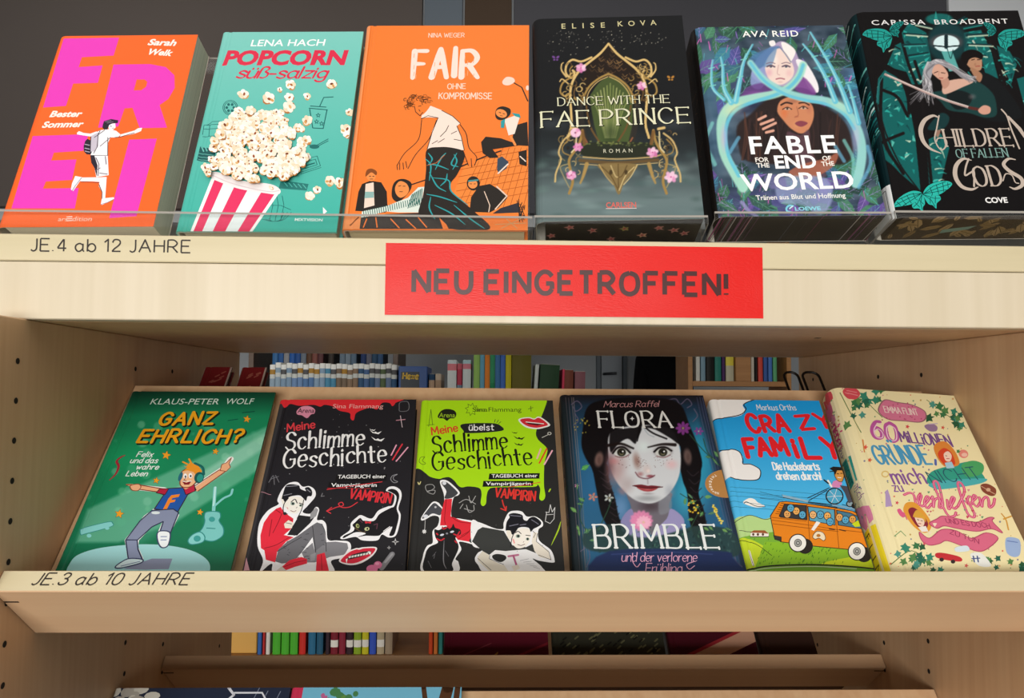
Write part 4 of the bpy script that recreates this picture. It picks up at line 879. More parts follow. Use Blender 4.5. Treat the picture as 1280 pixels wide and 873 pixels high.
    P.poly([(366, 450), (410, 462), (440, 445), (450, 520), (500, 600), (430, 600), (400, 560), (370, 500)], '6a4a56', .7, 6); P.poly([(370, 590), (420, 560), (500, 540), (540, 520), (520, 570), (440, 610)], 'b0664e', .85, 5)
    P.poly([(330, 620), (400, 600), (500, 610), (520, 680), (480, 735), (420, 700), (340, 690)], '9aa6d0', .7, 8); P.poly([(290, 600), (350, 600), (360, 640), (300, 640)], '7a74a8', .7, 6)
    for q in ([(268, 408), (292, 396)], [(276, 424), (318, 408)], [(284, 440), (326, 420)], [(294, 452), (318, 446)]): P.stroke(q, 9, 'e0a690', 1, 2.5, False)
    # antlers
    A1, A2, A3 = '68c4dc', '9adfd8', '3f9fd0'


    P.stroke([(420, 222), (405, 262), (370, 300), (320, 322), (250, 335), (185, 352), (150, 390), (140, 440), (150, 520), (185, 590), (215, 640)], 26, 'a8e0cc', .95, 6, w1=34)
    P.stroke([(420, 222), (405, 262), (370, 300), (320, 326), (250, 348), (195, 372), (165, 410), (155, 460), (165, 530), (200, 600)], 12, A1, .95, 5)
    P.stroke([(240, 215), (290, 275), (360, 315), (430, 335), (500, 345), (560, 375), (600, 430), (620, 500), (615, 570), (600, 625)], 22, '9ad8d4', .95, 6, w1=34)
    P.stroke([(240, 215), (290, 278), (360, 322), (430, 342), (500, 356), (560, 390), (596, 440)], 10, A1, .9, 4)
    P.blob(180, 370, 60, 30, 'd6e6b8', .7, 1, -25); P.blob(545, 360, 60, 34, 'b6e4cc', .7, 1, 25); P.blob(600, 470, 22, 80, 'd0b4e0', .45, 1); P.blob(150, 470, 18, 70, 'd8a8d8', .5, 1)
    for q, w0 in (([(190, 345), (205, 270), (218, 210), (248, 152)], 20), ([(175, 350), (150, 300), (146, 230), (140, 195)], 18), ([(150, 340), (112, 300), (108, 240), (112, 205)], 12), ([(530, 345), (500, 270), (460, 200), (420, 150)], 20), ([(580, 380), (545, 290), (500, 200), (445, 110)], 20), ([(610, 420), (590, 340), (575, 290)], 16)):
        P.stroke(q, w0, A1, .95, 4, w1=5); P.stroke([(x - 3, y) for x, y in q], w0 * .3, 'b8e8e4', .7, 3, w1=2)
        for (x, y) in q[1:3]: P.stroke([(x - 10, y - 6), (x + 9, y - 10)], 4, '7fd0c8', .9, 2)
    for q in ([(110, 420), (90, 480), (120, 560)], [(200, 470), (170, 520)], [(560, 480), (590, 540), (590, 600)], [(640, 500), (650, 560), (610, 640)], [(210, 690), (235, 720), (262, 738)], [(530, 500), (560, 550)]): P.stroke(q, 12, R.choice(['6ab4d8', '80d0c8', 'a89ad8']), .7, 5)
    A.txt('AVA REID', (214, 126), (405, 124), 20, 'fbfbf6', .012, 0, 1.15)
    A.txt('FABLE', (242, 525), (537, 520), 58, 'ffffff', .02, 0, 1.1); A.txt('END', (326, 574), (468, 572), 42, 'ffffff', .03); A.txt('WORLD', (212, 652), (598, 640), 56, 'ffffff', .018)
    for t, a, b in (('FOR', (258, 553), (304, 552)), ('THE', (262, 572), (306, 571)), ('OF', (487, 548), (517, 547)), ('THE', (484, 567), (528, 565))): A.txt(t, a, b, 15, 'fbf6ee', .02)
    A.txt('Tr\u00e4nen aus Blut und Hoffnung', (260, 683), (566, 674), 16, 'f4f2ee', .015)
    A.txt('LOEWE', (393, 719), (481, 717), 12, '8fd6e6', .035); A.line([(386, 703), (372, 702), (363, 711), (366, 721), (380, 724)], 6, '7fcfe4', True); A.line([(374, 712), (384, 704)], 4, 'cfeef4')
    return A

def art_child():
    A = Art(.1594, .2245, [(1118.7, 271.2), (1346.4, 268.8), (1272.4, 13.0), (1067.6, 15.3)])
    A.S(1050, 5, 5.5652); P = A.paint(250, 340, '141213'); R = random.Random(31)
    T1, T2, T3, Cr = '1f8f88', '2fb0a4', '14605e', 'cfe0c4'
    def shards(poly, n, cs, seed):
        Q = random.Random(seed); P.poly(poly, T3, 1, 4, False); xs = [p[0] for p in poly]; ys = [p[1] for p in poly]
        save = P.c.copy()
        for k in range(n):
            x, y = Q.uniform(min(xs), max(xs)), Q.uniform(min(ys), max(ys)); a = Q.uniform(0, 6.28); l = Q.uniform(20, 60)
            P.poly([(x, y), (x + l * math.cos(a), y + l * math.sin(a)), (x + l * .9 * math.cos(a + .5), y + l * .8 * math.sin(a + .5))], Q.choice(cs), .85, 3, False)
        painted = P.c.copy(); P.c[:] = save
        ins = P.c.copy(); P.poly(poly, 'ffffff', 1, 4, False); m = (P.c - ins) / np.maximum(1 - ins, 1e-3); m = np.clip(m.mean(-1), 0, 1)[..., None]; P.c[:] = save + (painted - save) * m
    cs = [T1, T2, '0f4a4c', '1a7470', Cr, '5fc4b4', '0d3a3c', T2, 'a8d8c4', '2fa89c']
    shards([(380, 290), (420, 310), (440, 420), (500, 560), (560, 560), (640, 420), (600, 200), (480, 130), (430, 200), (440, 260)], 30, cs, 1)
    shards([(860, 200), (980, 180), (1050, 330), (1100, 520), (1010, 480), (990, 400), (860, 330)], 26, cs, 2)
    shards([(1090, 290), (1180, 330), (1230, 420), (1190, 560), (1120, 400)], 10, cs, 3); shards([(330, 420), (380, 300), (420, 320), (440, 400), (490, 480), (380, 450)], 14, cs, 4)
    shards([(255, 640), (265, 520), (310, 460), (420, 520), (480, 700), (520, 900), (560, 1300), (420, 1180), (300, 1050), (280, 800)], 60, cs, 5)
    shards([(1230, 520), (1300, 500), (1400, 800), (1280, 700)], 10, cs, 6); shards([(600, 950), (700, 900), (760, 1000), (690, 1290), (620, 1250)], 20, ['0f4a4c', '1a6460', '103c40'], 7)
    for k in range(70):
        x, y = R.choice([(R.uniform(340, 560), R.uniform(300, 560)), (R.uniform(880, 1040), R.uniform(210, 480)), (R.uniform(1100, 1220), R.uniform(330, 540)), (R.uniform(280, 480), R.uniform(520, 1150)), (R.uniform(600, 700), R.uniform(950, 1250))]); a = R.uniform(-.5, 1.2); l = R.uniform(25, 75)
        P.stroke([(x, y), (x + l * .5 * math.cos(a), y + l * .5 * math.sin(a) - 6), (x + l * math.cos(a), y + l * math.sin(a))], R.uniform(6, 16), R.choice([T2, '35b8ac', '5fcab8', Cr, 'e8e0c8', '1f9a92', '0e3c40']), .8, 4, True, 2)
    # leads
    for q in ([(430, 250), (480, 430), (560, 640), (600, 900), (640, 1290)], [(1040, 250), (1100, 430), (1180, 640), (1250, 760)], [(330, 460), (420, 520), (470, 640), (480, 760)], [(300, 600), (400, 650), (470, 780)], [(290, 520), (285, 780), (330, 1000), (440, 1180)], [(520, 400), (560, 520)], [(290, 960), (440, 900)]): P.stroke(q, 22, '171415', 1, 5)
    P.stroke([(260, 680), (270, 560), (320, 470)], 8, '2b6f70', .9, 3); P.stroke([(270, 700), (320, 900), (420, 1120), (560, 1310)], 10, '191617', 1, 4)
    # halo window
    P.blob(745, 265, 165, 165, '143c40', .9, .3)
    for k in range(11):
        a = math.radians(150 + k * 24); x, y = 740 + 150 * math.cos(a), 265 + 150 * math.sin(a); x2, y2 = 740 + 310 * math.cos(a), 265 + 190 * math.sin(a)
        if y2 < 470: P.stroke([(x, y), (x2, y2)], 14, '123034', 1, 4, False); P.stroke([(x + 10, y + 8), (x2 + 16, y2 + 10)], 10, R.choice([T1, '3f9f98', Cr]), .8, 4, False)
    P.blob(690, 105, 110, 46, '176a66', .9, .3); P.poly([(655, 110), (665, 45), (680, 110)], '2a8f88', 1, 3, False)
    P.blob(738, 265, 140, 70, '5c4f52', .8, .4); P.blob(740, 275, 96, 62, 'd6eef0', 1, .12); P.poly([(705, 330), (780, 330), (830, 460), (760, 470)], '5aa8a4', 1, 6, False)
    P.stroke([(650, 290), (740, 298), (830, 290)], 10, '16282c', 1, 3, False); P.stroke([(738, 225), (738, 300)], 26, '1a2b30', 1, 4, False); P.stroke([(745, 310), (770, 380), (785, 320)], 6, '123a3c', .9, 3)
    # man
    P.poly([(920, 560), (960, 480), (1060, 500), (1180, 620), (1260, 790), (1000, 800)], '16181a', 1, 8)
    P.poly([(870, 390), (900, 360), (975, 370), (988, 420), (975, 462), (930, 460), (890, 430)], 'b98a6c', 1, 5); P.poly([(905, 440), (960, 465), (990, 500), (970, 545), (930, 500)], 'a87a5e', 1, 5)
    P.poly([(845, 390), (850, 345), (900, 318), (960, 325), (995, 355), (985, 385), (940, 372), (900, 385), (880, 420)], '14100f', 1, 5)
    P.stroke([(915, 390), (935, 385)], 6, '2a1a16', .9, 3); P.stroke([(955, 388), (975, 386)], 6, '2a1a16', .9, 3); P.stroke([(945, 434), (972, 432)], 7, 'a04a44', .9, 3); P.blob(940, 420, 12, 18, '9a6c54', .6, 1)
    # woman: dress, skin, hair
    P.poly([(640, 620), (720, 600), (820, 560), (950, 540), (1060, 620), (1090, 720), (1080, 780), (1000, 790), (900, 760), (760, 740), (700, 680)], '1c3f3e', 1, 8); P.poly([(740, 640), (820, 600), (920, 640), (880, 720), (800, 730)], '151a1c', .9, 8); P.blob(920, 645, 40, 30, '7a7476', .6, 1)
    P.poly([(710, 590), (740, 540), (850, 520), (930, 540), (850, 580), (760, 620), (720, 625)], 'd6ab98', 1, 6)
    P.poly([(640, 470), (650, 430), (700, 420), (745, 470), (750, 510), (710, 532), (670, 510)], 'd2a08c', 1, 5); P.poly([(700, 510), (750, 515), (760, 560), (720, 590)], 'c08f7c', 1, 5)
    P.poly([(600, 480), (612, 420), (660, 385), (720, 392), (790, 430), (740, 440), (690, 418), (655, 432), (640, 490), (610, 560)], 'a5a2a8', 1, 5)
    for k in range(60):
        t = R.random(); x0, y0 = 610 + 120 * t, 405 + 20 * R.random()
        if t < .45: q = [(x0, y0), (600 - 20 * R.random(), 480), (580 + R.uniform(-20, 60), 560), (540 + R.uniform(-60, 120), 650 + R.uniform(-30, 60))]
        else: q = [(x0, y0 - 15), (770 + R.uniform(-10, 20), 440 + R.uniform(-20, 20)), (840 + R.uniform(0, 40), 500 + R.uniform(-20, 20)), (900 + R.uniform(0, 50), 520 + R.uniform(-20, 30))]
        P.stroke(q, R.uniform(6, 14), R.choice(['b9b6ba', 'd2cfd2', '8d898e', 'e2dfe2', '737078']), .8, 5, w1=3)
    P.poly([(640, 480), (655, 435), (695, 428), (738, 470), (748, 505), (712, 528), (675, 508)], 'd6a590', .9, 5)
    for q in ([(655, 480), (680, 470)], [(705, 478), (730, 482)]): P.stroke(q, 6, '4a3028', .9, 3)
    P.stroke([(690, 514), (715, 516)], 7, 'a8564e', .9, 3); P.stroke([(690, 470), (686, 498)], 4, 'b0806c', .8, 3)
    # sword and hand
    P.stroke([(315, 490), (540, 590), (740, 670), (905, 722)], 16, 'b99a94', 1, 4); P.stroke([(330, 494), (540, 586), (740, 664), (890, 712)], 5, 'eadfd8', .9, 3)
    P.stroke([(900, 722), (970, 735)], 20, '5a2c28', 1, 4); P.poly([(960, 740), (1000, 705), (1045, 720), (1040, 760), (990, 768)], 'd29c88', 1, 4)
    P.poly([(660, 890), (690, 850), (700, 880), (680, 930)], 'a8806e', .9, 5); P.poly([(1320, 790), (1360, 740), (1400, 800), (1380, 860)], 'a8806e', .8, 6)
    P.poly([(610, 860), (700, 760), (760, 790), (730, 860), (650, 880)], '173c3e', .9, 8)
    A.txt('CARISSA', (222, 146), (595, 142), 33, 'e6e4e2', .01, 0, 1.25); A.txt('BROADBENT', (660, 142), (1172, 135), 33, 'e6e4e2', .01, 0, 1.25)
    def fly(x, y, s, d, col, rot=0):
        r = math.radians(rot); f = lambda u, v: (x + s * d * (u * math.cos(r) - v * math.sin(r)), y + s * (u * math.sin(r) + v * math.cos(r)))
        for w_ in ([(0, 0), (.35, -.5), (1.0, -.72), (1.7, -.72), (2.05, -.5), (1.85, -.25), (1.6, -.1), (1.2, .12), (.6, .22)], [(0, .05), (.6, .22), (1.05, .22), (1.15, .5), (.85, .75), (.78, 1.1), (.55, .85), (.25, .7)]): A.poly([f(*q) for q in w_], col, True)
        for q in ([(0, 0), (1.0, -.3), (1.95, -.5)], [(0, 0), (.8, -.05), (1.6, -.12)], [(0, 0), (.7, -.45), (1.6, -.68)], [(.5, -.4), (.62, .05), (.55, .2)], [(.95, -.55), (1.0, -.25), (1.05, .1)], [(1.4, -.62), (1.42, -.35), (1.4, -.02)], [(1.75, -.6), (1.75, -.25)], [(0, .05), (.5, .5), (.7, .95)], [(0, .05), (.7, .38), (1.1, .42)], [(.45, .3), (.4, .7)], [(.8, .25), (.75, .7)]): A.line([f(*q_) for q_ in q], 4.5, '0f4a48')
    fly(360, 225, 95, -1, '229c92', 8); fly(345, 190, 55, 1, '1d8a82', -20); fly(1100, 225, 90, 1, '229c92', 8); fly(1085, 190, 50, -1, '1d8a82', -20)
    A.S(1080, 130, 5.82)
    fly(420, 650, 100, -1, '2cb8aa', 38); fly(432, 655, 105, 1, '2cb8aa', -6)
    G = 'c3b3a6'
    kw = dict(w=1.15, con=.6, ang=.1, serif=.8, cap=False)
    A.pen('HILDRE', (600, 308), (1085, 302), 122, G, **kw); A.pen('OF FALLEN', (678, 392), (1050, 384), 62, '7fa39c', **kw); A.pen('OD', (820, 600), (1010, 592), 145, G, **kw)
    A.line([(545, 100), (500, 86), (440, 120), (412, 190), (430, 270), (480, 325), (560, 360)], 30, G, True, taper=.8); A.line([(545, 86), (530, 170), (515, 260), (560, 335), (600, 300), (590, 255), (540, 250), (525, 275)], 9, G, True)
    A.line([(780, 410), (720, 400), (670, 450), (665, 530), (710, 600), (780, 622), (830, 605)], 30, G, True, taper=.8); A.line([(760, 400), (740, 460), (735, 520), (775, 500), (800, 495), (800, 600)], 12, G, True)
    A.line([(1100, 405), (1050, 400), (1015, 440), (1060, 490), (1140, 540), (1150, 590), (1100, 618), (1060, 605)], 28, G, True, taper=.75); A.line([(1010, 560), (1030, 510), (1075, 520), (1100, 570), (1125, 578)], 8, G, True)
    A.line([(1000, 40), (1040, 90), (1070, 180), (1130, 325)], 11, G, True); A.line([(1050, 95), (1130, 180), (1210, 300)], 26, G, taper=.3); A.line([(1235, 20), (1215, 300)], 10, G)
    A.txt('COVE', (886, 720), (1048, 718), 38, 'f2f0ee', .03)
    return A

def star(A, x, y, r, col, rot=0, n=5, k=.45):
    A.poly([(x + (r if i % 2 == 0 else r * k) * math.sin(rot + i * math.pi / n), y - (r if i % 2 == 0 else r * k) * math.cos(rot + i * math.pi / n)) for i in range(2 * n)], col)

def art_green():
    A = Art(.1465, .2180, [(55.1, 739.0), (281.7, 737.5), (344.5, 490.7), (163.6, 489.3)])
    A.S(50, 470, 3.3586); P = A.paint(120, 180, '17855a'); R = random.Random(5)
    P.vgrad(70, '0f3d2c', 170, '1b8a5c'); t = np.clip((P.Y - 480) / 300, 0, 1); P.mix(t * .75, '14654a')
    P.blob(330, 330, 260, 150, '20b070', .6, 1)
    P.poly([(200, 560), (950, 215), (975, 210), (960, 370), (560, 620), (330, 700), (150, 700)], '8fd0b4', .55, 14, False); P.poly([(560, 480), (960, 230), (950, 300), (600, 520)], 'b8e6d2', .5, 16, False)
    P.poly([(330, 620), (760, 420), (560, 620), (380, 740)], '5fae92', .35, 30, False)
    for k in range(46): P.blob(R.uniform(180, 930), R.uniform(190, 620), *(lambda r: (r, r))(R.uniform(8, 26)), R.choice(['7fd0a4', '5fbf94', 'a6e2c4']), R.uniform(.15, .4), .35)
    P.blob(425, 205, 18, 18, '8fd8b0', .5, .3)
    def outl(pts, col, w=5, sm=True, o='2f3550'):
        A.poly(pts, col, sm); A.line(pts, w, o, sm, True)
    # floor spot
    A.poly([(123, 792), (160, 752), (260, 722), (420, 708), (560, 716), (660, 744), (712, 790), (700, 850), (640, 900), (140, 900), (112, 830)], 'a4dde0', True)
    A.poly([(405, 790), (470, 768), (556, 768), (540, 812), (440, 815), (350, 812)], '8f97b4')
    A.raw([[(0, 0), (.0011, 0), (.0011, .218), (0, .218)]], 'e9e2cc')
    A.txt('KLAUS-PETER', (461, 120), (748, 120), 24, 'cfe0d4', .0, .1); A.txt('WOLF', (776, 119), (892, 119), 24, 'cfe0d4', 0, .1)
    for t_, a, b, h in (('GANZ', (495, 207), (722, 203), 50), ('EHRLICH?', (408, 280), (838, 280), 52)):
        A.pen(t_, (a[0] + 5, a[1] + 5), (b[0] + 5, b[1] + 5), h, '1c2a1c', w=2.0, slant=.12, jit=.8, gap=3, out='1c2a1c', ow=.4)
        A.pen(t_, a, b, h, 'f2a71f', w=2.0, slant=.12, jit=.8, gap=3)
    for t_, a, b in (('Felix', (404, 340), (470, 340)), ('und das', (377, 366), (490, 366)), ('wahre', (402, 393), (494, 393)), ('Leben', (360, 421), (447, 421))): A.pen(t_, a, b, 21, 'e8f4ee', w=1.6, slant=.15, jit=.3)
    A.line([(357, 334), (338, 343), (322, 360), (330, 380), (318, 412), (292, 438)], 9, 'a83240', True, taper=.6)
    for x, y, r in ((530, 334, 19), (737, 318, 14), (488, 440, 14), (333, 580, 19), (672, 573, 14), (869, 182, 16)): star(A, x, y, r + 3, '6a4a18', .2); star(A, x, y, r, 'f2a52c', .2)
    A.line([(790, 188), (830, 182)], 4, '0f5a48'); A.line([(850, 155), (900, 150)], 4, '0f4a3c')
    # skateboard, guitar
    C_, D_ = '86d2d0', '2f8d88'
    outl([(168, 652), (180, 640), (285, 614), (304, 618), (298, 634), (190, 664), (172, 668)], C_, 3, True, D_); A.ell(206, 672, 10, 8, C_); A.ell(282, 640, 9, 7, C_)
    A.line([(735, 470), (728, 580)], 13, C_); A.line([(736, 468), (729, 545)], 6, 'c4f0ec'); A.line([(735, 545), (770, 515), (800, 500), (808, 478)], 9, C_, True)
    outl([(690, 590), (700, 572), (750, 572), (758, 592), (752, 610), (770, 640), (766, 672), (730, 694), (692, 690), (660, 672), (682, 640), (692, 612)], '7ccac6', 4, True, D_)
    outl([(622, 690), (640, 668), (672, 656), (692, 676), (684, 698), (650, 708), (628, 706)], '86d2d0', 4, True, D_); A.ell(722, 603, 13, 11, '3f9f9a'); A.ell(660, 684, 15, 13, '3f9f9a'); A.line([(700, 640), (735, 642)], 4, D_)
    # dancer
    o = '3a2430'
    for k, wd in ((0, 1),):
        A.line([(520, 480), (420, 470)], 24, 'f4f4ee'); A.line([(650, 470), (770, 390), (800, 350)], 24, 'f4f4ee')
    outl([(365, 715), (360, 690), (440, 590), (480, 560), (570, 560), (580, 585), (545, 660), (500, 655), (520, 610), (470, 630), (412, 690), (408, 720), (430, 770), (372, 772)], 'eef3f4', 8, False, 'eef3f4')
    A.poly([(440, 480), (370, 462), (362, 455), (385, 455), (420, 458), (525, 476), (515, 490)], 'f2b488'); A.line([(362, 458), (420, 459), (520, 476)], 4, '8c3a2a'); A.line([(385, 478), (420, 478), (510, 490)], 4, '8c3a2a')
    outl([(380, 462), (412, 455), (424, 466), (412, 482), (386, 480)], 'f2b488', 3, True, '8c3a2a')
    A.poly([(640, 475), (745, 402), (762, 384), (782, 400), (660, 486)], 'f2b488'); A.line([(645, 466), (752, 396)], 4, '8c3a2a'); A.line([(664, 484), (776, 404)], 4, '8c3a2a')
    outl([(756, 398), (764, 372), (782, 366), (804, 344), (794, 370), (800, 384), (782, 402)], 'f2b488', 3, False, '8c3a2a')
    outl([(490, 490), (500, 478), (540, 474), (600, 470), (645, 462), (655, 480), (620, 500), (580, 570), (480, 560), (520, 500)], '2458a8', 4, False, o)
    outl([(488, 492), (505, 474), (540, 475), (525, 500)], 'b82440', 3, False, o); outl([(600, 468), (648, 458), (652, 484), (612, 500)], 'c42848', 3, False, o)
    A.poly([(552, 502), (588, 497), (582, 509), (556, 514), (552, 522), (570, 520), (565, 530), (546, 534), (530, 566), (512, 570), (540, 515)], 'f28a2c')
    outl([(470, 566), (560, 560), (582, 575), (548, 660), (504, 655), (518, 612), (470, 635), (410, 690), (360, 690), (420, 610)], '8790ac', 5, False, '2f3550')
    outl([(360, 690), (408, 690), (412, 730), (430, 772), (372, 778)], '8a94b2', 5, False, '2f3550')
    outl([(492, 664), (510, 652), (546, 660), (538, 712), (512, 722), (496, 700)], 'f0f6fa', 5, True, '3a4468'); A.line([(508, 676), (532, 676)], 4, '8a9ac0'); A.line([(508, 690), (530, 690)], 4, '8a9ac0')
    outl([(316, 804), (340, 784), (376, 768), (430, 772), (420, 788), (340, 808)], 'd8eef4', 5, True, '3a4468'); A.line([(340, 800), (420, 780)], 3, '6a84a8')
    A.ell(486, 576, 18, 6, 'dde8ea', 0)
    A.poly([(596, 468), (612, 440), (640, 462), (612, 478)], 'f0ae80')
    outl([(588, 440), (592, 408), (620, 390), (655, 400), (664, 430), (640, 462), (608, 470), (590, 460)], 'f6bf92', 4, True, '8c3a2a')
    A.poly([(610, 385), (630, 366), (660, 372), (680, 400), (672, 430), (656, 420), (645, 405), (620, 398), (600, 402), (618, 388), (606, 378)], 'f29a2c')
    for q in ([(620, 372), (600, 362)], [(636, 368), (626, 350)]): A.line(q, 6, 'f29a2c')
    A.line([(650, 368), (682, 385), (688, 415)], 9, '1c6a64', True); A.ell(668, 428, 20, 24, '1c5a58', 20); A.ell(672, 430, 13, 17, '2f9a8c', 20); A.ell(590, 424, 8, 20, '2a6a80', 20)
    for x, y in ((610, 422), (632, 420)): A.ell(x, y, 8, 11, 'ffffff'); A.ell(x + 1, y + 2, 3.5, 5, '2a2030')
    A.poly([(596, 442), (615, 450), (638, 440), (626, 458), (606, 458)], '8c2430'); A.line([(600, 444), (636, 443)], 3, 'ffffff')
    A.line([(612, 428), (604, 440), (614, 442)], 3, '8c3a2a')
    return A

def art_black():
    A = Art(.1384, .2050, [(295.2, 740.1), (504.9, 736.8), (520.3, 499.7), (349.4, 499.9)]); R = random.Random(8)
    K, Wt, Rd = '252429', 'f2f2f2', 'e8303c'
    A.S(0, 0, 1); A.poly([(200, 400), (600, 400), (600, 800), (200, 800)], K)
    A.S(280, 480, 3.492)
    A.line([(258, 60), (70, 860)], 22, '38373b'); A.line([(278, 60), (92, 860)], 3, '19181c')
    A.poly([(232, 62), (750, 60), (748, 84), (735, 98), (722, 84), (690, 84), (668, 112), (640, 104), (600, 116), (575, 130), (568, 156), (560, 160), (552, 150), (548, 128), (505, 118), (478, 100), (440, 92), (420, 100), (390, 92), (330, 96), (290, 88), (272, 100), (262, 104), (250, 86), (236, 84)], 'e23038', True)
    A.poly([(318, 118), (340, 100), (372, 98), (396, 112), (394, 130), (380, 134), (362, 150), (340, 138), (320, 134)], 'dd8fa8', True); A.txt('Arena', (320, 127), (393, 127), 20, '33242c', .01)
    A.txt('Sina Flammang', (474, 107), (694, 107), 18, 'f0b0ac', .0)
    for k in range(70): A.ell(R.uniform(240, 820), R.uniform(100, 800), R.uniform(1, 2.4), None, R.choice(['8a8a8e', '6a6a70', 'b0b0b4']), 0, 6)
    A.pen('Meine', (276, 210), (396, 192), 34, 'dc4048', w=1.5, jit=.5)
    kw = dict(w=1.2, con=.55, ang=.2, jit=1.3, taper=.45, serif=.3)
    A.pen('Schlimme', (268, 290), (608, 270), 78, Wt, **kw, seed=3); A.pen('Geschichte', (256, 372), (706, 338), 78, Wt, **kw, seed=5)
    for x, y, s in ((662, 210, 26), (672, 240, 30), (648, 200, 14)): A.poly([(x - s, y - s * .3), (x - s * .3, y + s * .1), (x, y - s * .05), (x + s * .3, y + s * .15), (x + s, y - s * .1), (x + s * .5, y + s * .4), (x, y + s * .3), (x - s * .5, y + s * .2)], Wt)
    for x0, y0, x1, y1, c in ((752, 268, 730, 312, 'e8a4bc'), (778, 264, 736, 332, 'e23a48'), (802, 278, 752, 338, 'e8a4bc')): A.line([(x0, y0), (x1, y1)], 8, c, taper=.3)
    A.poly([(492, 397), (712, 394), (708, 424), (484, 428)], '1a191c'); A.poly([(458, 430), (676, 430), (672, 458), (452, 462)], '1a191c')
    A.txt('TAGEBUCH einer', (496, 414), (704, 412), 16, Wt, .015); A.txt('Vampirj\u00e4gerin', (466, 450), (666, 450), 16, Wt, .015)
    A.line([(450, 462), (560, 446), (690, 428)], 3.5, 'd83a44'); A.line([(452, 456), (640, 458)], 2.5, 'b83038')
    A.pen('VAMPIRIN', (546, 500), (724, 522), 42, 'e0343e', w=1.6, jit=.8)
    A.line([(582, 518), (550, 538), (515, 540), (500, 525), (515, 518), (520, 532), (490, 540), (452, 556)], 4, 'd83a44', True); A.line([(470, 540), (448, 556), (466, 566)], 4, 'd83a44')
    # small doodles
    A.line([(756, 395), (735, 402), (728, 418), (742, 432), (758, 428), (742, 420), (740, 406), (756, 396)], 2.5, '9a9aa0', True)
    for q in ([(195, 430), (215, 400), (220, 440)], [(205, 415), (238, 405)], [(225, 400), (240, 430)]): A.line(q, 2.5, '7a7a80', True)
    A.line([(160, 470), (205, 485)], 5, 'c08a98', taper=.6); A.poly([(96, 755), (112, 815), (85, 815)], 'd09aa8'); A.line([(752, 160), (790, 156)], 4, 'c48a98'); A.line([(770, 140), (778, 190)], 6, 'd8c4cc', taper=.6)
    A.line([(765, 105), (768, 82), (800, 78), (808, 100), (800, 118), (768, 120)], 2.5, '77777c', True, True)
    for x, y, s in ((748, 690, 16), (720, 716, 9)): star(A, x, y, s, 'd8d8da', 0, 4, .3); star(A, x, y, s * .55, K, 0, 4, .3)
    A.line([(430, 478), (424, 492), (438, 490)], 2.5, '8a8a90')
    # seated girl (sticker): read in its own crop
    A.S(300, 595, 7.275)
    A.poly([(180, 880), (210, 770), (160, 640), (165, 480), (200, 380), (270, 305), (350, 260), (340, 220), (380, 130), (440, 70), (520, 58), (570, 100), (630, 95), (680, 130), (685, 190), (620, 270), (570, 330), (640, 345), (690, 285), (720, 310), (700, 400), (750, 405), (785, 450), (800, 580), (880, 590), (985, 600), (1010, 660), (960, 740), (830, 775), (860, 870), (760, 900), (330, 900), (290, 800)], 'f6f6fa', True)
    A.poly([(190, 660), (185, 540), (215, 430), (270, 350), (330, 300), (370, 285), (400, 330), (440, 360), (485, 390), (480, 470), (400, 540), (490, 560), (420, 600), (340, 690), (320, 790), (235, 765), (222, 680)], 'e62e42')
    for q in ([(290, 400), (265, 550)], [(225, 660), (330, 630), (450, 560)], [(380, 345), (350, 420), (300, 520)], [(400, 440), (480, 400)], [(325, 310), (370, 340)]): A.line(q, 6, '8a1626', True)
    A.poly([(320, 780), (350, 670), (430, 600), (520, 550), (660, 450), (700, 425), (745, 440), (770, 500), (785, 690), (720, 705), (680, 690), (660, 560), (560, 700), (480, 790), (380, 800)], '6e6e74')
    A.poly([(560, 700), (660, 610), (680, 690), (790, 605), (870, 600), (975, 615), (985, 660), (950, 720), (820, 740), (680, 790), (600, 790)], '85858b')
    for k in range(22): A.line([(lambda x, y: [(x, y), (x + R.uniform(10, 26), y + R.uniform(-12, 6))])(R.uniform(380, 760), R.uniform(500, 760))][0], 6, '4a4a50')
    for q in ([(660, 460), (672, 560), (690, 700)], [(340, 690), (470, 610), (560, 560)], [(745, 440), (775, 520), (785, 690)]): A.line(q, 5, '2a2a2e', True)
    A.poly([(430, 540), (540, 360), (640, 372), (690, 360), (640, 430), (520, 545)], '26262a'); A.poly([(640, 345), (690, 290), (712, 310), (692, 370), (640, 400)], '9a9a9e')
    A.poly([(400, 440), (440, 405), (490, 430), (470, 480), (410, 478)], 'efe4d6'); A.line([(420, 430), (470, 440)], 5, '2a2a2e')
    A.poly([(380, 830), (450, 770), (560, 740), (610, 760), (610, 800), (500, 830), (420, 860)], 'e62e42'); A.line([(390, 835), (500, 790), (600, 770)], 5, '8a1626'); A.poly([(335, 860), (380, 825), (420, 862), (400, 900), (340, 900)], 'd8d4cc')
    A.poly([(700, 720), (770, 700), (790, 780), (810, 870), (690, 870)], 'e62e42'); A.line([(740, 720), (745, 860)], 5, '8a1626'); A.poly([(640, 720), (690, 700), (680, 770), (640, 780)], '9a9aa0')
    # head
    A.blob([(380, 240), (372, 200), (400, 170), (460, 190), (440, 300), (400, 280)], 'f3eee4')
    A.blob([(425, 215), (470, 190), (560, 200), (585, 240), (560, 300), (510, 345), (450, 330), (420, 290)], 'f6f2ea')
    A.poly([(380, 210), (395, 150), (420, 90), (470, 78), (535, 90), (550, 120), (600, 140), (590, 115), (625, 105), (655, 140), (650, 185), (615, 190), (600, 230), (570, 200), (540, 180), (480, 185), (440, 200), (410, 240), (392, 215)], '1e1e24', True)
    A.line([(440, 205), (400, 260), (395, 330), (430, 350)], 8, '1e1e24', True); A.line([(580, 220), (560, 310), (520, 390)], 7, '1e1e24', True)
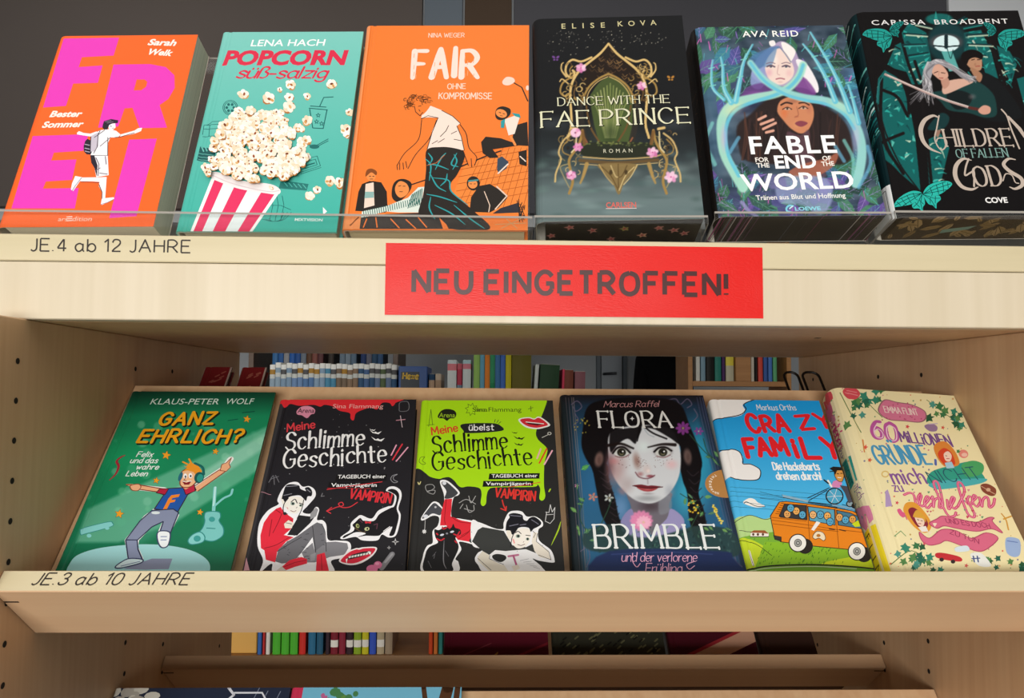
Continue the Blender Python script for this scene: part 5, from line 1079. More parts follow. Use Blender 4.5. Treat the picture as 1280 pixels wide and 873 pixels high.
    for q in ([(420, 100), (520, 92)], [(400, 180), (470, 165)], [(610, 125), (640, 150)]): A.line(q, 7, '8a8a94', True)
    A.line([(465, 240), (500, 215), (520, 250)], 8, '2a2428', True); A.ell(480, 255, 20, 15, '9ab0a4'); A.ell(482, 255, 10, 11, '26262a'); A.line([(540, 250), (575, 262)], 8, '2a2428'); A.ell(552, 272, 14, 11, '9ab0a4'); A.ell(552, 272, 8, 8, '26262a')
    A.line([(520, 285), (512, 295)], 5, '7a6a64'); A.line([(460, 318), (490, 328), (510, 318)], 5, '7a2a30', True); A.line([(428, 290), (436, 302)], 6, 'e08a94'); A.ell(408, 345, 16, 14, '2a2a2e')
    # cat, lips and bats
    A.S(410, 590, 6.984)
    A.poly([(505, 165), (530, 135), (580, 130), (630, 160), (642, 220), (615, 320), (635, 380), (620, 480), (590, 560), (530, 575), (470, 550), (430, 600), (300, 600), (240, 570), (130, 590), (112, 570), (190, 510), (200, 450), (250, 400), (290, 380), (380, 410), (440, 340), (520, 305), (565, 290), (580, 210), (540, 180)], 'f4f4f8', True)
    A.poly([(520, 165), (560, 150), (605, 170), (622, 220), (600, 320), (618, 390), (600, 480), (575, 552), (535, 555), (560, 480), (480, 530), (440, 560), (330, 560), (260, 570), (330, 540), (240, 530), (140, 580), (140, 560), (220, 520), (240, 470), (300, 430), (400, 430), (450, 370), (540, 320), (580, 300), (598, 220), (560, 185)], '1d1c20', True)
    A.poly([(215, 470), (240, 440), (280, 405), (310, 430), (370, 440), (430, 450), (440, 490), (415, 530), (340, 540), (260, 510)], '1d1c20', True)
    A.ell(258, 474, 15, 20, 'a8b070', -20); A.ell(340, 500, 22, 16, 'c8cc9a', -10); A.ell(262, 474, 6, 10, '1d1c20'); A.ell(344, 500, 7, 10, '1d1c20'); A.line([(230, 490), (300, 530), (330, 520)], 4, '7a6040', True)
    A.poly([(320, 430), (350, 440), (380, 430), (372, 455), (350, 448), (328, 455)], 'd83040'); A.line([(400, 465), (432, 455), (425, 500)], 6, '6a4050'); A.line([(485, 520), (540, 480)], 6, 'f4f4f8'); A.line([(275, 420), (300, 445)], 5, '6a4050')
    A.poly([(95, 775), (170, 700), (240, 670), (270, 668), (310, 660), (425, 662), (395, 730), (310, 790), (230, 815), (150, 810)], 'f6eef0', True)
    A.poly([(112, 775), (180, 708), (245, 680), (275, 682), (320, 670), (412, 672), (380, 725), (300, 775), (230, 800), (155, 798)], 'dc2c44', True)
    A.poly([(150, 770), (210, 725), (300, 700), (380, 692), (350, 720), (280, 745), (200, 765)], '2f2a2c'); 
    for k in range(8): A.poly([(180 + k * 25, 742 - k * 5), (200 + k * 25, 735 - k * 5), (200 + k * 25, 752 - k * 5), (182 + k * 25, 758 - k * 5)], 'e8ece6')
    A.poly([(155, 765), (172, 758), (162, 805)], 'ffffff'); A.poly([(345, 700), (365, 695), (375, 730)], 'ffffff')
    A.line([(470, 840), (560, 720)], 46, '8a8a90'); A.line([(500, 790), (560, 720)], 18, 'a8a8ae'); A.ell(436, 815, 36, 32, 'e27aa6'); A.ell(385, 850, 50, 36, 'e27aa6'); A.ell(430, 805, 18, 12, 'f0a4c4')
    return A

def art_lime():
    A = Art(.1350, .2054, [(506.0, 740.1), (707.5, 738.8), (690.9, 500.9), (526.4, 500.7)]); R = random.Random(9)
    K, Wt, G, Rd = '2b2b2b', 'f2f2f2', 'aee41c', 'e0382c'
    A.S(0, 0, 1); A.poly([(400, 400), (800, 400), (800, 800), (400, 800)], K)
    A.S(500, 480, 3.491)
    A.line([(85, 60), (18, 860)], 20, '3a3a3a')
    A.poly([(70, 66), (612, 66), (640, 70), (630, 110), (596, 200), (600, 240), (640, 280), (640, 310), (630, 350), (628, 440), (634, 490), (622, 510), (608, 500), (612, 460), (600, 440), (580, 450), (420, 452), (388, 462), (378, 490), (375, 522), (362, 534), (352, 520), (356, 480), (345, 455), (300, 448), (268, 452), (250, 440), (238, 424), (215, 408), (190, 410), (170, 415), (130, 405), (100, 380), (60, 360), (50, 350), (62, 180)], G, True)
    A.poly([(70, 60), (640, 60), (630, 90), (610, 140), (90, 140), (68, 120)], G)
    A.poly([(68, 66), (120, 66), (110, 250), (62, 340), (50, 350)], G)
    A.poly([(165, 140), (180, 118), (205, 110), (235, 116), (246, 132), (238, 150), (218, 152), (205, 162), (190, 152), (170, 150)], '22261c', True); A.txt('Arena', (170, 147), (240, 147), 20, '9cc030', .01)
    A.txt('Sina Flammang', (316, 122), (530, 122), 19, '3a4a1a', 0)
    star(A, 312, 112, 30, '5d7c20', .2, 8, .6); star(A, 312, 112, 25, G, .2, 8, .6); A.txt('Sina', (316, 122), (382, 122), 19, '3a4a1a', 0)
    A.pen('Meine', (140, 224), (252, 206), 34, 'd8482c', w=1.6, jit=.5)
    A.poly([(272, 176), (400, 172), (440, 184), (442, 206), (300, 216), (276, 204)], '26282a', True); A.pen('\u00fcbelst', (302, 204), (408, 202), 26, Wt, w=1.4, jit=.4)
    for q in ([(412, 168), (416, 156)], [(422, 170), (430, 158)], [(430, 174), (440, 166)]): A.line(q, 2.5, K)
    kw = dict(w=1.2, con=.55, ang=.2, jit=1.3, taper=.45, serif=.3)
    A.pen('Schlimme', (144, 306), (468, 282), 78, '1c1f16', **kw, seed=3); A.pen('Geschichte', (142, 382), (576, 350), 78, '1c1f16', **kw, seed=5)
    for x, y, s in ((520, 234, 26), (518, 262, 22), (500, 212, 14)): A.poly([(x - s, y - s * .3), (x - s * .3, y + s * .1), (x, y - s * .05), (x + s * .3, y + s * .15), (x + s, y - s * .1), (x + s * .5, y + s * .4), (x, y + s * .3), (x - s * .5, y + s * .2)], '22261a')
    for x0, y0, x1, y1, c in ((614, 284, 598, 326, 'f0b8b0'), (640, 284, 608, 346, 'e0402c'), (664, 292, 630, 352, 'f0b0c0')): A.line([(x0, y0), (x1, y1)], 9, c, taper=.3)
    A.poly([(516, 156), (560, 146), (585, 152), (610, 144), (655, 178), (630, 192), (590, 198), (545, 188)], 'f0f0ea', True); A.poly([(524, 158), (560, 150), (585, 156), (608, 149), (645, 177), (625, 187), (590, 192), (550, 182)], 'd8323c', True); A.poly([(545, 165), (630, 174), (600, 182), (560, 176)], '4a1820'); A.line([(550, 167), (626, 175)], 4, 'f0f0ea')
    A.line([(125, 185), (135, 112), (142, 180)], 2.5, '5f7d22'); A.line([(118, 180), (150, 178)], 2.5, '5f7d22'); A.line([(108, 318), (90, 322), (84, 340), (98, 352), (112, 346), (98, 336), (108, 318)], 2.5, '5f7d22', True)
    A.line([(620, 235), (655, 218)], 3, 'c0c0b8'); A.ell(652, 217, 9, 7, 'c0c0b8'); A.ell(652, 217, 5, 4, K); A.line([(560, 110), (580, 104)], 3, '5f7d22'); A.line([(570, 98), (572, 120)], 3, '5f7d22')
    A.poly([(390, 392), (610, 390), (608, 414), (386, 418)], '1a1a1a'); A.poly([(364, 424), (582, 424), (580, 446), (360, 450)], '1a1a1a')
    A.txt('TAGEBUCH einer', (400, 410), (600, 408), 15, Wt, .015); A.txt('Vampirj\u00e4gerin', (374, 443), (572, 443), 15, Wt, .015); A.line([(470, 452), (560, 440), (612, 430)], 3, 'd83a34')
    A.pen('VAMPIRIN', (414, 494), (588, 512), 40, 'e03a34', w=1.6, jit=.8); A.line([(446, 508), (452, 530), (462, 552)], 5, 'd83a34', True); A.line([(440, 545), (462, 554), (464, 536)], 5, 'd83a34')
    for q in ([(112, 445), (120, 470), (150, 455), (140, 440)], [(118, 470), (145, 482), (152, 465)]): A.line(q, 2.5, 'a8a8a8', True, True)
    for q in ([(258, 520), (290, 505), (330, 525)], [(300, 490), (310, 520), (330, 490)], [(262, 545), (275, 525)], [(280, 545), (320, 555), (322, 530)], [(290, 530), (300, 560), (315, 558)]): A.line(q, 2.5, 'b8b8b8', True)
    A.line([(110, 595), (108, 635)], 2, 'c8c8c8'); star(A, 106, 645, 11, 'dcdcdc', 0, 7, .6); A.line([(78, 430), (84, 440), (90, 428)], 4, 'd8d090', True); A.line([(660, 705), (690, 640), (702, 600)], 6, 'a8c828', True, taper=.8); A.line([(650, 470), (656, 460)], 6, 'a8c828'); 
    A.line([(640, 560), (634, 600), (655, 610), (672, 590), (676, 540), (664, 560), (656, 528), (650, 562), (636, 560)], 2.5, 'd8d8d8'); A.line([(640, 572), (668, 570)], 2.5, 'd8d8d8')
    # reclining girl: legs and cat
    A.S(515, 590, 6.981)
    A.poly([(245, 100), (260, 72), (320, 85), (410, 170), (405, 205), (360, 235), (345, 390), (420, 410), (580, 440), (740, 500), (900, 520), (900, 760), (560, 790), (620, 680), (420, 610), (430, 680), (380, 760), (405, 790), (390, 880), (95, 880), (95, 740), (130, 650), (180, 620), (180, 520), (225, 470), (235, 400), (180, 385), (100, 425), (78, 405), (120, 340), (180, 265), (230, 270), (270, 310), (280, 210)], 'f6f6f8', True)
    A.poly([(258, 105), (275, 85), (315, 100), (395, 175), (390, 200), (345, 230), (285, 232), (300, 170)], '44464a', True); A.ell(282, 100, 18, 16, 'dfe2ea')
    A.poly([(88, 405), (130, 340), (190, 275), (235, 300), (262, 330), (245, 380), (180, 365), (125, 400)], '4c4e54', True); A.ell(120, 390, 22, 16, 'dfe2ea'); A.ell(205, 310, 10, 9, 'c8c8cc')
    A.poly([(285, 240), (350, 236), (338, 390), (430, 425), (560, 450), (610, 490), (560, 560), (500, 612), (400, 595), (300, 470), (245, 470), (255, 360)], 'e22e3c')
    for q in ([(300, 240), (285, 400), (290, 460)], [(345, 395), (420, 440), (560, 450)], [(400, 590), (480, 540), (540, 470)], [(430, 560), (500, 520)]): A.line(q, 5, '8a1620', True)
    A.poly([(560, 540), (610, 485), (740, 515), (900, 525), (900, 640), (740, 660), (640, 720), (610, 700), (640, 660), (500, 612)], '3a3c3c', True)
    A.poly([(195, 505), (235, 510), (290, 480), (340, 490), (360, 455), (378, 490), (420, 505), (425, 545), (380, 575), (405, 640), (400, 690), (350, 800), (345, 870), (110, 870), (115, 730), (150, 660), (225, 620), (205, 575)], '1e1e20', True)
    for q in ([(180, 740), (210, 700)], [(290, 690), (320, 740)], [(140, 780), (170, 840)], [(280, 600), (275, 780), (300, 850)], [(200, 720), (190, 760)]): A.line(q, 8, '8a8a90', True, taper=.7)
    A.ell(262, 552, 18, 9, 'd8dce8', -15); A.ell(350, 525, 18, 9, 'd8dce8', -15); A.ell(305, 540, 10, 8, '8a8c98')
    for q in ([(215, 585), (250, 600), (280, 585)], [(365, 545), (395, 555), (415, 525)], [(265, 485), (275, 500), (300, 490)], [(310, 480), (330, 495)], [(375, 605), (390, 620)], [(215, 540), (225, 550)]): A.line(q, 12, 'c82c3a', True)
    A.poly([(560, 780), (610, 700), (700, 740), (900, 790), (900, 880), (700, 880)], 'efece2')
    # her head and arms
    A.S(590, 610, 8.317)
    A.poly([(60, 680), (110, 640), (0, 590), (0, 340), (120, 400), (220, 430), (320, 430), (330, 360), (380, 260), (450, 240), (520, 250), (570, 300), (660, 300), (730, 350), (735, 400), (690, 440), (700, 550), (820, 650), (858, 750), (840, 780), (700, 760), (630, 740), (730, 830), (720, 900), (180, 900), (60, 800), (30, 740)], 'f4f4f6', True)
    A.poly([(0, 560), (60, 440), (110, 410), (330, 450), (420, 600), (560, 620), (640, 580), (680, 660), (660, 680), (560, 640), (350, 660), (240, 650), (180, 700), (110, 660)], '3b3d3c')
    A.poly([(110, 660), (185, 705), (180, 740), (300, 800), (480, 830), (470, 880), (180, 870), (60, 760), (60, 720)], 'e9e2d2'); A.line([(185, 705), (180, 740), (330, 800)], 5, '2a2a2c'); A.line([(60, 735), (200, 860)], 5, '2a2a2c')
    A.blob([(210, 710), (260, 690), (340, 705), (355, 740), (300, 775), (230, 750)], '2a2c2c')
    A.poly([(330, 800), (420, 730), (500, 700), (730, 850), (700, 900), (400, 900)], 'f2f2f4'); 
    for k in range(5): A.line([(500 + k * 34, 760 + k * 16), (590 + k * 28, 740 + k * 26)], 4, 'a0a0a8')
    A.line([(380, 715), (480, 700)], 22, 'c87a9a'); A.line([(430, 710), (465, 815)], 20, 'b86088'); A.poly([(410, 820), (480, 800), (500, 840), (440, 870)], 'ece4d6')
    A.poly([(640, 460), (680, 470), (670, 560), (800, 660), (822, 750), (700, 720), (650, 660), (620, 560)], 'ece4d6'); A.line([(680, 480), (668, 560), (800, 670), (822, 752), (690, 700)], 5, '2a2a2c')
    A.blob([(360, 480), (365, 440), (400, 450), (410, 500), (400, 540), (375, 520)], 'f0e8da')
    A.blob([(420, 450), (500, 425), (590, 430), (612, 500), (590, 570), (540, 620), (470, 630), (420, 580), (405, 500)], 'f6f0e6')
    A.poly([(350, 440), (360, 360), (390, 310), (385, 280), (440, 265), (520, 285), (535, 330), (570, 345), (600, 315), (650, 305), (712, 350), (715, 385), (680, 410), (640, 430), (610, 460), (590, 420), (520, 410), (470, 430), (420, 490), (400, 450), (370, 445)], '1c1c22', True)
    for q in ([(400, 290), (510, 300)], [(390, 400), (480, 380)], [(620, 335), (690, 380)], [(500, 390), (560, 380)]): A.line(q, 8, '7c7c8c', True)
    A.line([(470, 430), (420, 510), (400, 620)], 8, '1c1c22', True)
    A.line([(450, 470), (480, 455), (510, 480)], 8, '2a2428', True); A.ell(478, 505, 24, 18, '9ab0a0'); A.ell(480, 505, 12, 14, '26262a'); A.line([(560, 495), (605, 500)], 8, '2a2428'); A.ell(578, 535, 18, 15, '9ab0a0'); A.ell(578, 535, 10, 12, '26262a')
    A.line([(540, 560), (532, 570)], 5, '8a6a60'); A.line([(475, 592), (510, 602), (548, 588)], 6, '5a2028', True); A.line([(428, 540), (440, 575)], 14, 'f0a0a0'); A.line([(630, 450), (660, 480), (640, 520)], 5, '2a2a2c')
    for k in range(60):
        A.ell(R.uniform(-560, 900), R.uniform(-100, 700), 4, None, '5a5a5c', 0, 6) if R.random() < .25 else None
    return A

def art_flora():
    A = Art(.1481, .2108, [(717.5, 734.2), (938.4, 734.0), (878.7, 494.5), (700.0, 493.7)])
    A.S(690, 480, 3.492); P = A.paint(240, 340, '1f3f5a'); R = random.Random(41)
    P.vgrad(60, '1a2a3c', 300, '2a5f84'); P.blob(640, 330, 130, 260, '2f9fc0', .9, 1); P.blob(590, 480, 120, 180, '3fb0cc', .8, 1); P.blob(180, 420, 90, 200, '2f6a98', .7, 1); P.blob(300, 540, 70, 120, '7a9fcc', .7, 1)
    # frame of dark vines
    P.stroke([(40, 40), (110, 840)], 70, '1c2326', .9, 40, False); P.stroke([(650, 40), (860, 840)], 60, '232a3c', .85, 30, False); P.stroke([(20, 50), (660, 50)], 50, '1c1a20', .95, 40, False)
    for dx in (50, 62, 75, 84): P.stroke([(dx + 10, 60), (dx + 40, 400), (dx + 72, 820)], 2.5, R.choice(['8f7f78', '6a5f66', 'a08f84']), .7, 2)
    for dx in (632, 645, 656): P.stroke([(dx, 60), (dx + 170, 820)], 2.5, R.choice(['7a7a98', '5a5f80']), .7, 2)
    for q in ([(85, 90), (110, 75), (130, 100), (105, 120), (92, 100)], [(500, 72), (540, 66), (560, 90), (590, 66), (610, 90), (590, 105)], [(620, 110), (635, 140), (615, 165)], [(100, 130), (115, 160), (95, 180)], [(125, 730), (155, 715), (165, 760), (150, 800)], [(180, 800), (210, 785), (235, 810)], [(760, 740), (790, 720), (800, 770), (830, 800)], [(720, 810), (750, 790), (775, 815)]): P.stroke(q, 4, '6a5f78', .8, 2)
    # hair mass and braids
    H_ = '121013'
    P.poly([(150, 110), (200, 75), (320, 60), (470, 62), (560, 90), (600, 180), (640, 280), (655, 360), (620, 400), (560, 330), (540, 260), (300, 240), (250, 320), (220, 380), (170, 360), (130, 280), (135, 190)], H_, 1, 6)
    P.poly([(165, 330), (240, 350), (250, 420), (275, 500), (295, 590), (330, 640), (300, 680), (255, 640), (215, 570), (195, 470), (180, 390)], H_, 1, 5); P.poly([(560, 330), (640, 330), (650, 400), (640, 480), (665, 560), (680, 680), (640, 700), (600, 600), (590, 480), (570, 420)], H_, 1, 5)
    for k in range(9): P.stroke([(205 + k * 8, 380 + k * 30), (235 + k * 8, 400 + k * 30), (245 + k * 8, 385 + k * 30)], 4, '332a30', .8, 3); P.stroke([(590 + k * 7, 380 + k * 36), (615 + k * 7, 402 + k * 36), (640 + k * 6, 384 + k * 36)], 4, '332a30', .8, 3)
    P.blob(205, 330, 26, 45, '8a6a62', .8, .6, 10); P.blob(592, 318, 24, 48, '7a625c', .8, .6, -8); P.blob(207, 335, 14, 28, '5a403c', .7, .8); P.blob(594, 322, 12, 28, '54403c', .7, .8)
    # neck, collar, pinafore
    P.poly([(335, 470), (515, 470), (510, 540), (560, 600), (430, 660), (320, 600), (345, 540)], '6f6a74', 1, 5); P.blob(430, 535, 80, 40, '3a2a30', .6, 1); P.poly([(470, 500), (515, 490), (520, 550), (470, 570)], '8a8f98', .6, 8)
    P.poly([(300, 600), (345, 545), (370, 600), (430, 650), (400, 680), (320, 660)], '8a86b4', 1, 4); P.poly([(440, 650), (500, 590), (520, 545), (575, 590), (560, 640), (470, 670)], '9a94c0', 1, 4)
    P.poly([(150, 640), (300, 610), (340, 660), (430, 670), (560, 640), (640, 620), (780, 640), (820, 740), (700, 760), (300, 740), (150, 720)], '28403f', .9, 8)
    for k in range(110): P.blob(R.uniform(150, 800), R.uniform(625, 735), R.uniform(5, 14), R.uniform(3, 8), R.choice(['3f6a58', '24403c', '5a8a6c', '1c2c30', '466a66']), .7, .8, R.uniform(0, 180))
    P.poly([(250, 730), (720, 730), (790, 760), (800, 860), (200, 860)], '22305c', .95, 8); P.stroke([(260, 745), (500, 735), (700, 745)], 4, '3c4c80', .8, 3)
    # face
    P.poly([(245, 290), (252, 220), (310, 190), (430, 180), (520, 200), (555, 270), (562, 350), (548, 420), (510, 480), (460, 515), (410, 522), (350, 500), (290, 440), (255, 370)], 'd3d6da', 1, 6)
    A.S(735, 545, 9.19); P.re()
    for q in ((330, 400, 170, 330, 'b08a8a', .7, 15), (250, 330, 90, 260, '7a5256', .8, 0), (300, 290, 90, 70, 'c87a7c', .55, 0), (560, 290, 70, 150, '8a5f52', .75, -10), (960, 330, 110, 90, 'e6b8bc', .75, 0), (640, 120, 120, 110, 'dce8e8', .9, 0), (680, 720, 220, 60, '7f8286', .6, 0), (450, 560, 130, 170, 'a58c8c', .5, 20), (940, 640, 90, 120, '9a9fac', .5, 0), (390, 640, 90, 60, 'b07a78', .5, 35)): P.blob(*q[:6], 1, q[6])
    A.S(690, 480, 3.492); P.re()
    P.poly([(250, 250), (262, 200), (320, 195), (390, 190), (372, 240), (362, 262), (330, 240), (290, 262), (258, 300)], H_, .95, 6); P.poly([(395, 188), (450, 200), (520, 240), (556, 262), (552, 200), (470, 180)], H_, .95, 5); P.stroke([(385, 180), (372, 250)], 16, H_, 1, 4, False, 5); P.stroke([(398, 190), (420, 220), (445, 232)], 5, 'aeb8be', .9, 2); P.stroke([(400, 185), (440, 215), (500, 240)], 8, H_, .9, 3)
    # brows, eyes, nose, mouth
    A.S(735, 545, 9.19); P.re()
    for x, y, m in ((385, 190, -1), (860, 190, 1)):
        P.blob(x, y - 10, 140, 85, '3a2426', .85, .85); P.poly([(x - 88, y + 12), (x - 40, y - 42), (x + 30, y - 46), (x + 90, y + 4), (x + 30, y + 50), (x - 40, y + 48)], 'd0d2ce', 1, 10); P.blob(x, y, 58, 54, '24221c', 1, .25); P.blob(x, y + 14, 40, 32, '7d7a5c', .9, .8); P.blob(x, y, 22, 22, '0c0a0a', 1, .4); P.blob(x + 14, y - 10, 14, 13, 'ffffff', 1, .6)
        P.stroke([(x - 100, y + 2 - m * 8), (x - 45, y - 52), (x + 30, y - 56), (x + 100, y - 6 + m * -12)], 22, '120c0e', .95, 10); P.stroke([(x - 70, y + 44), (x + 10, y + 60), (x + 85, y + 30)], 10, '7a4448', .8, 10)
    P.stroke([(225, 112), (380, 92), (520, 145)], 36, '1c1414', .95, 14, True, 22); P.stroke([(1000, 104), (850, 98), (690, 132)], 38, '1c1414', .95, 14, True, 14)
    P.blob(672, 390, 85, 100, 'd8c2be', .7, 1); P.blob(692, 405, 34, 34, 'f2e0dc', .85, 1); P.blob(600, 440, 60, 44, 'a8686a', .75, 1); P.blob(715, 464, 66, 26, '8c3c46', .85, .8); P.stroke([(545, 420), (585, 472), (660, 492), (720, 482), (765, 455)], 12, '5e2430', .8, 12); P.stroke([(685, 505), (688, 550)], 14, '8a7a80', .5, 14)
    P.poly([(520, 572), (600, 560), (650, 566), (690, 574), (740, 570), (855, 588), (760, 602), (680, 606), (590, 598)], '762830', 1, 8); P.poly([(560, 592), (680, 602), (800, 600), (745, 634), (680, 642), (620, 630)], 'a8464a', 1, 10); P.blob(680, 618, 60, 11, 'c87a78', .6, 1); P.stroke([(515, 574), (600, 592), (690, 602), (770, 598), (858, 588)], 9, '3c1418', .9, 8); P.blob(690, 665, 110, 20, '8a7c84', .55, 1)
    for k in range(60): P.blob(R.choice([R.uniform(760, 975), R.uniform(560, 680), R.uniform(330, 480)]), R.uniform(235, 370), 6, 6, '6a4444', .75, .6)
    A.S(690, 480, 3.492); P.re()
    # herbs and blossoms
    def fl(x, y, r, c, n=8):
        for k in range(n): P.blob(x + r * .6 * math.cos(k * 6.28 / n), y + r * .5 * math.sin(k * 6.28 / n), r * .5, r * .28, c, .9, .5, k * 360 / n)
        P.blob(x, y, r * .25, r * .25, 'f0e0a0', .6, .8)
    fl(572, 194, 34, '8a3c90'); fl(640, 207, 22, '8a3c90', 6); fl(390, 598, 52, 'e68ab4', 14); fl(400, 605, 34, 'f6b8d0', 12); fl(248, 498, 22, 'c8d0cc', 5); fl(178, 494, 22, 'd0806a', 5); fl(108, 444, 10, 'd88ab0', 5)
    for q in ([(600, 220), (660, 290), (735, 360)], [(660, 240), (680, 300), (720, 340)], [(560, 480), (620, 520), (650, 560)], [(600, 640), (640, 560)], [(140, 500), (120, 580), (160, 660)], [(200, 640), (240, 560), (262, 500)], [(110, 460), (130, 540)], [(700, 530), (740, 610)]): P.stroke(q, 4, '2c4c38', .9, 2)
    for k in range(26): leaf(P, *R.choice([(R.uniform(100, 170), R.uniform(440, 700)), (R.uniform(580, 680), R.uniform(470, 640)), (R.uniform(640, 740), R.uniform(240, 350)), (R.uniform(680, 800), R.uniform(620, 700))]), R.uniform(22, 44), R.uniform(9, 16), R.uniform(0, 360), R.choice(['4f8a4c', '2f5f44', '6aa050', '3f6f5c']), '88b070')
    for k in range(22): t = k / 22; P.blob(702 + 42 * t + R.uniform(-6, 6), 530 + 85 * t + R.uniform(-4, 4), 6, 5, R.choice(['e8c840', 'f2dc6a']), .95, .5)
    for k in range(14): P.blob(R.uniform(590, 640), R.uniform(510, 575), 6, 5, R.choice(['e8c840', 'e0b030']), .95, .5)
    for k in range(20): P.blob(R.uniform(95, 165), R.uniform(150, 215), 4, 4, R.choice(['b8a040', '8a8a3c']), .8, .5)
    leaf(P, 128, 375, 40, 22, -30, '4fa04c', '8ad070')
    A.S(690, 480, 3.492)
    A.pen('Marcus Raffel', (226, 102), (466, 100), 26, 'c88f90', w=.8, con=.4, slant=.3, gap=1.2)
    kw = dict(w=1.15, con=.5, ang=.1, serif=.55, cap=False)
    A.pen('FLORA', (208, 190), (524, 190), 70, 'dcdcd8', **kw); star(A, 350, 152, 10, 'dcdcd8', 0, 4, .4)
    A.pen('BRIMBLE', (192, 716), (728, 716), 100, 'e6eaea', **kw)
    A.pen('und der verlorene', (304, 776), (632, 776), 40, 'f0b4d4', w=.95, con=.5, slant=.25, gap=1.3); A.pen('Fr\u00fchling', (408, 826), (566, 826), 42, 'f0b4d4', w=.95, con=.5, slant=.25, gap=1.2)
    A.line([(352, 740), (352, 775), (370, 800), (385, 785)], 3.5, 'f0b4d4', True); A.line([(620, 776), (588, 790), (600, 810), (622, 795)], 3.5, 'f0b4d4', True)
    A.ell(760, 436, 92, 62, 'b8834a', 0, 32)
    A.S(875, 580, 17.46)
    for ch, t in zip('THIENEMANN', np.linspace(118, 262, 10)):
        a = math.radians(t); cx, cy = 425 + 232 * math.cos(a), 440 - 232 * math.sin(a); tx, ty = -math.sin(a), -math.cos(a); wd_ = 8 if ch == 'I' else 19
        A.txt(ch, (cx - tx * wd_, cy - ty * wd_), (cx + tx * wd_, cy + ty * wd_), 48, 'f6ecdc', .03)
    return A

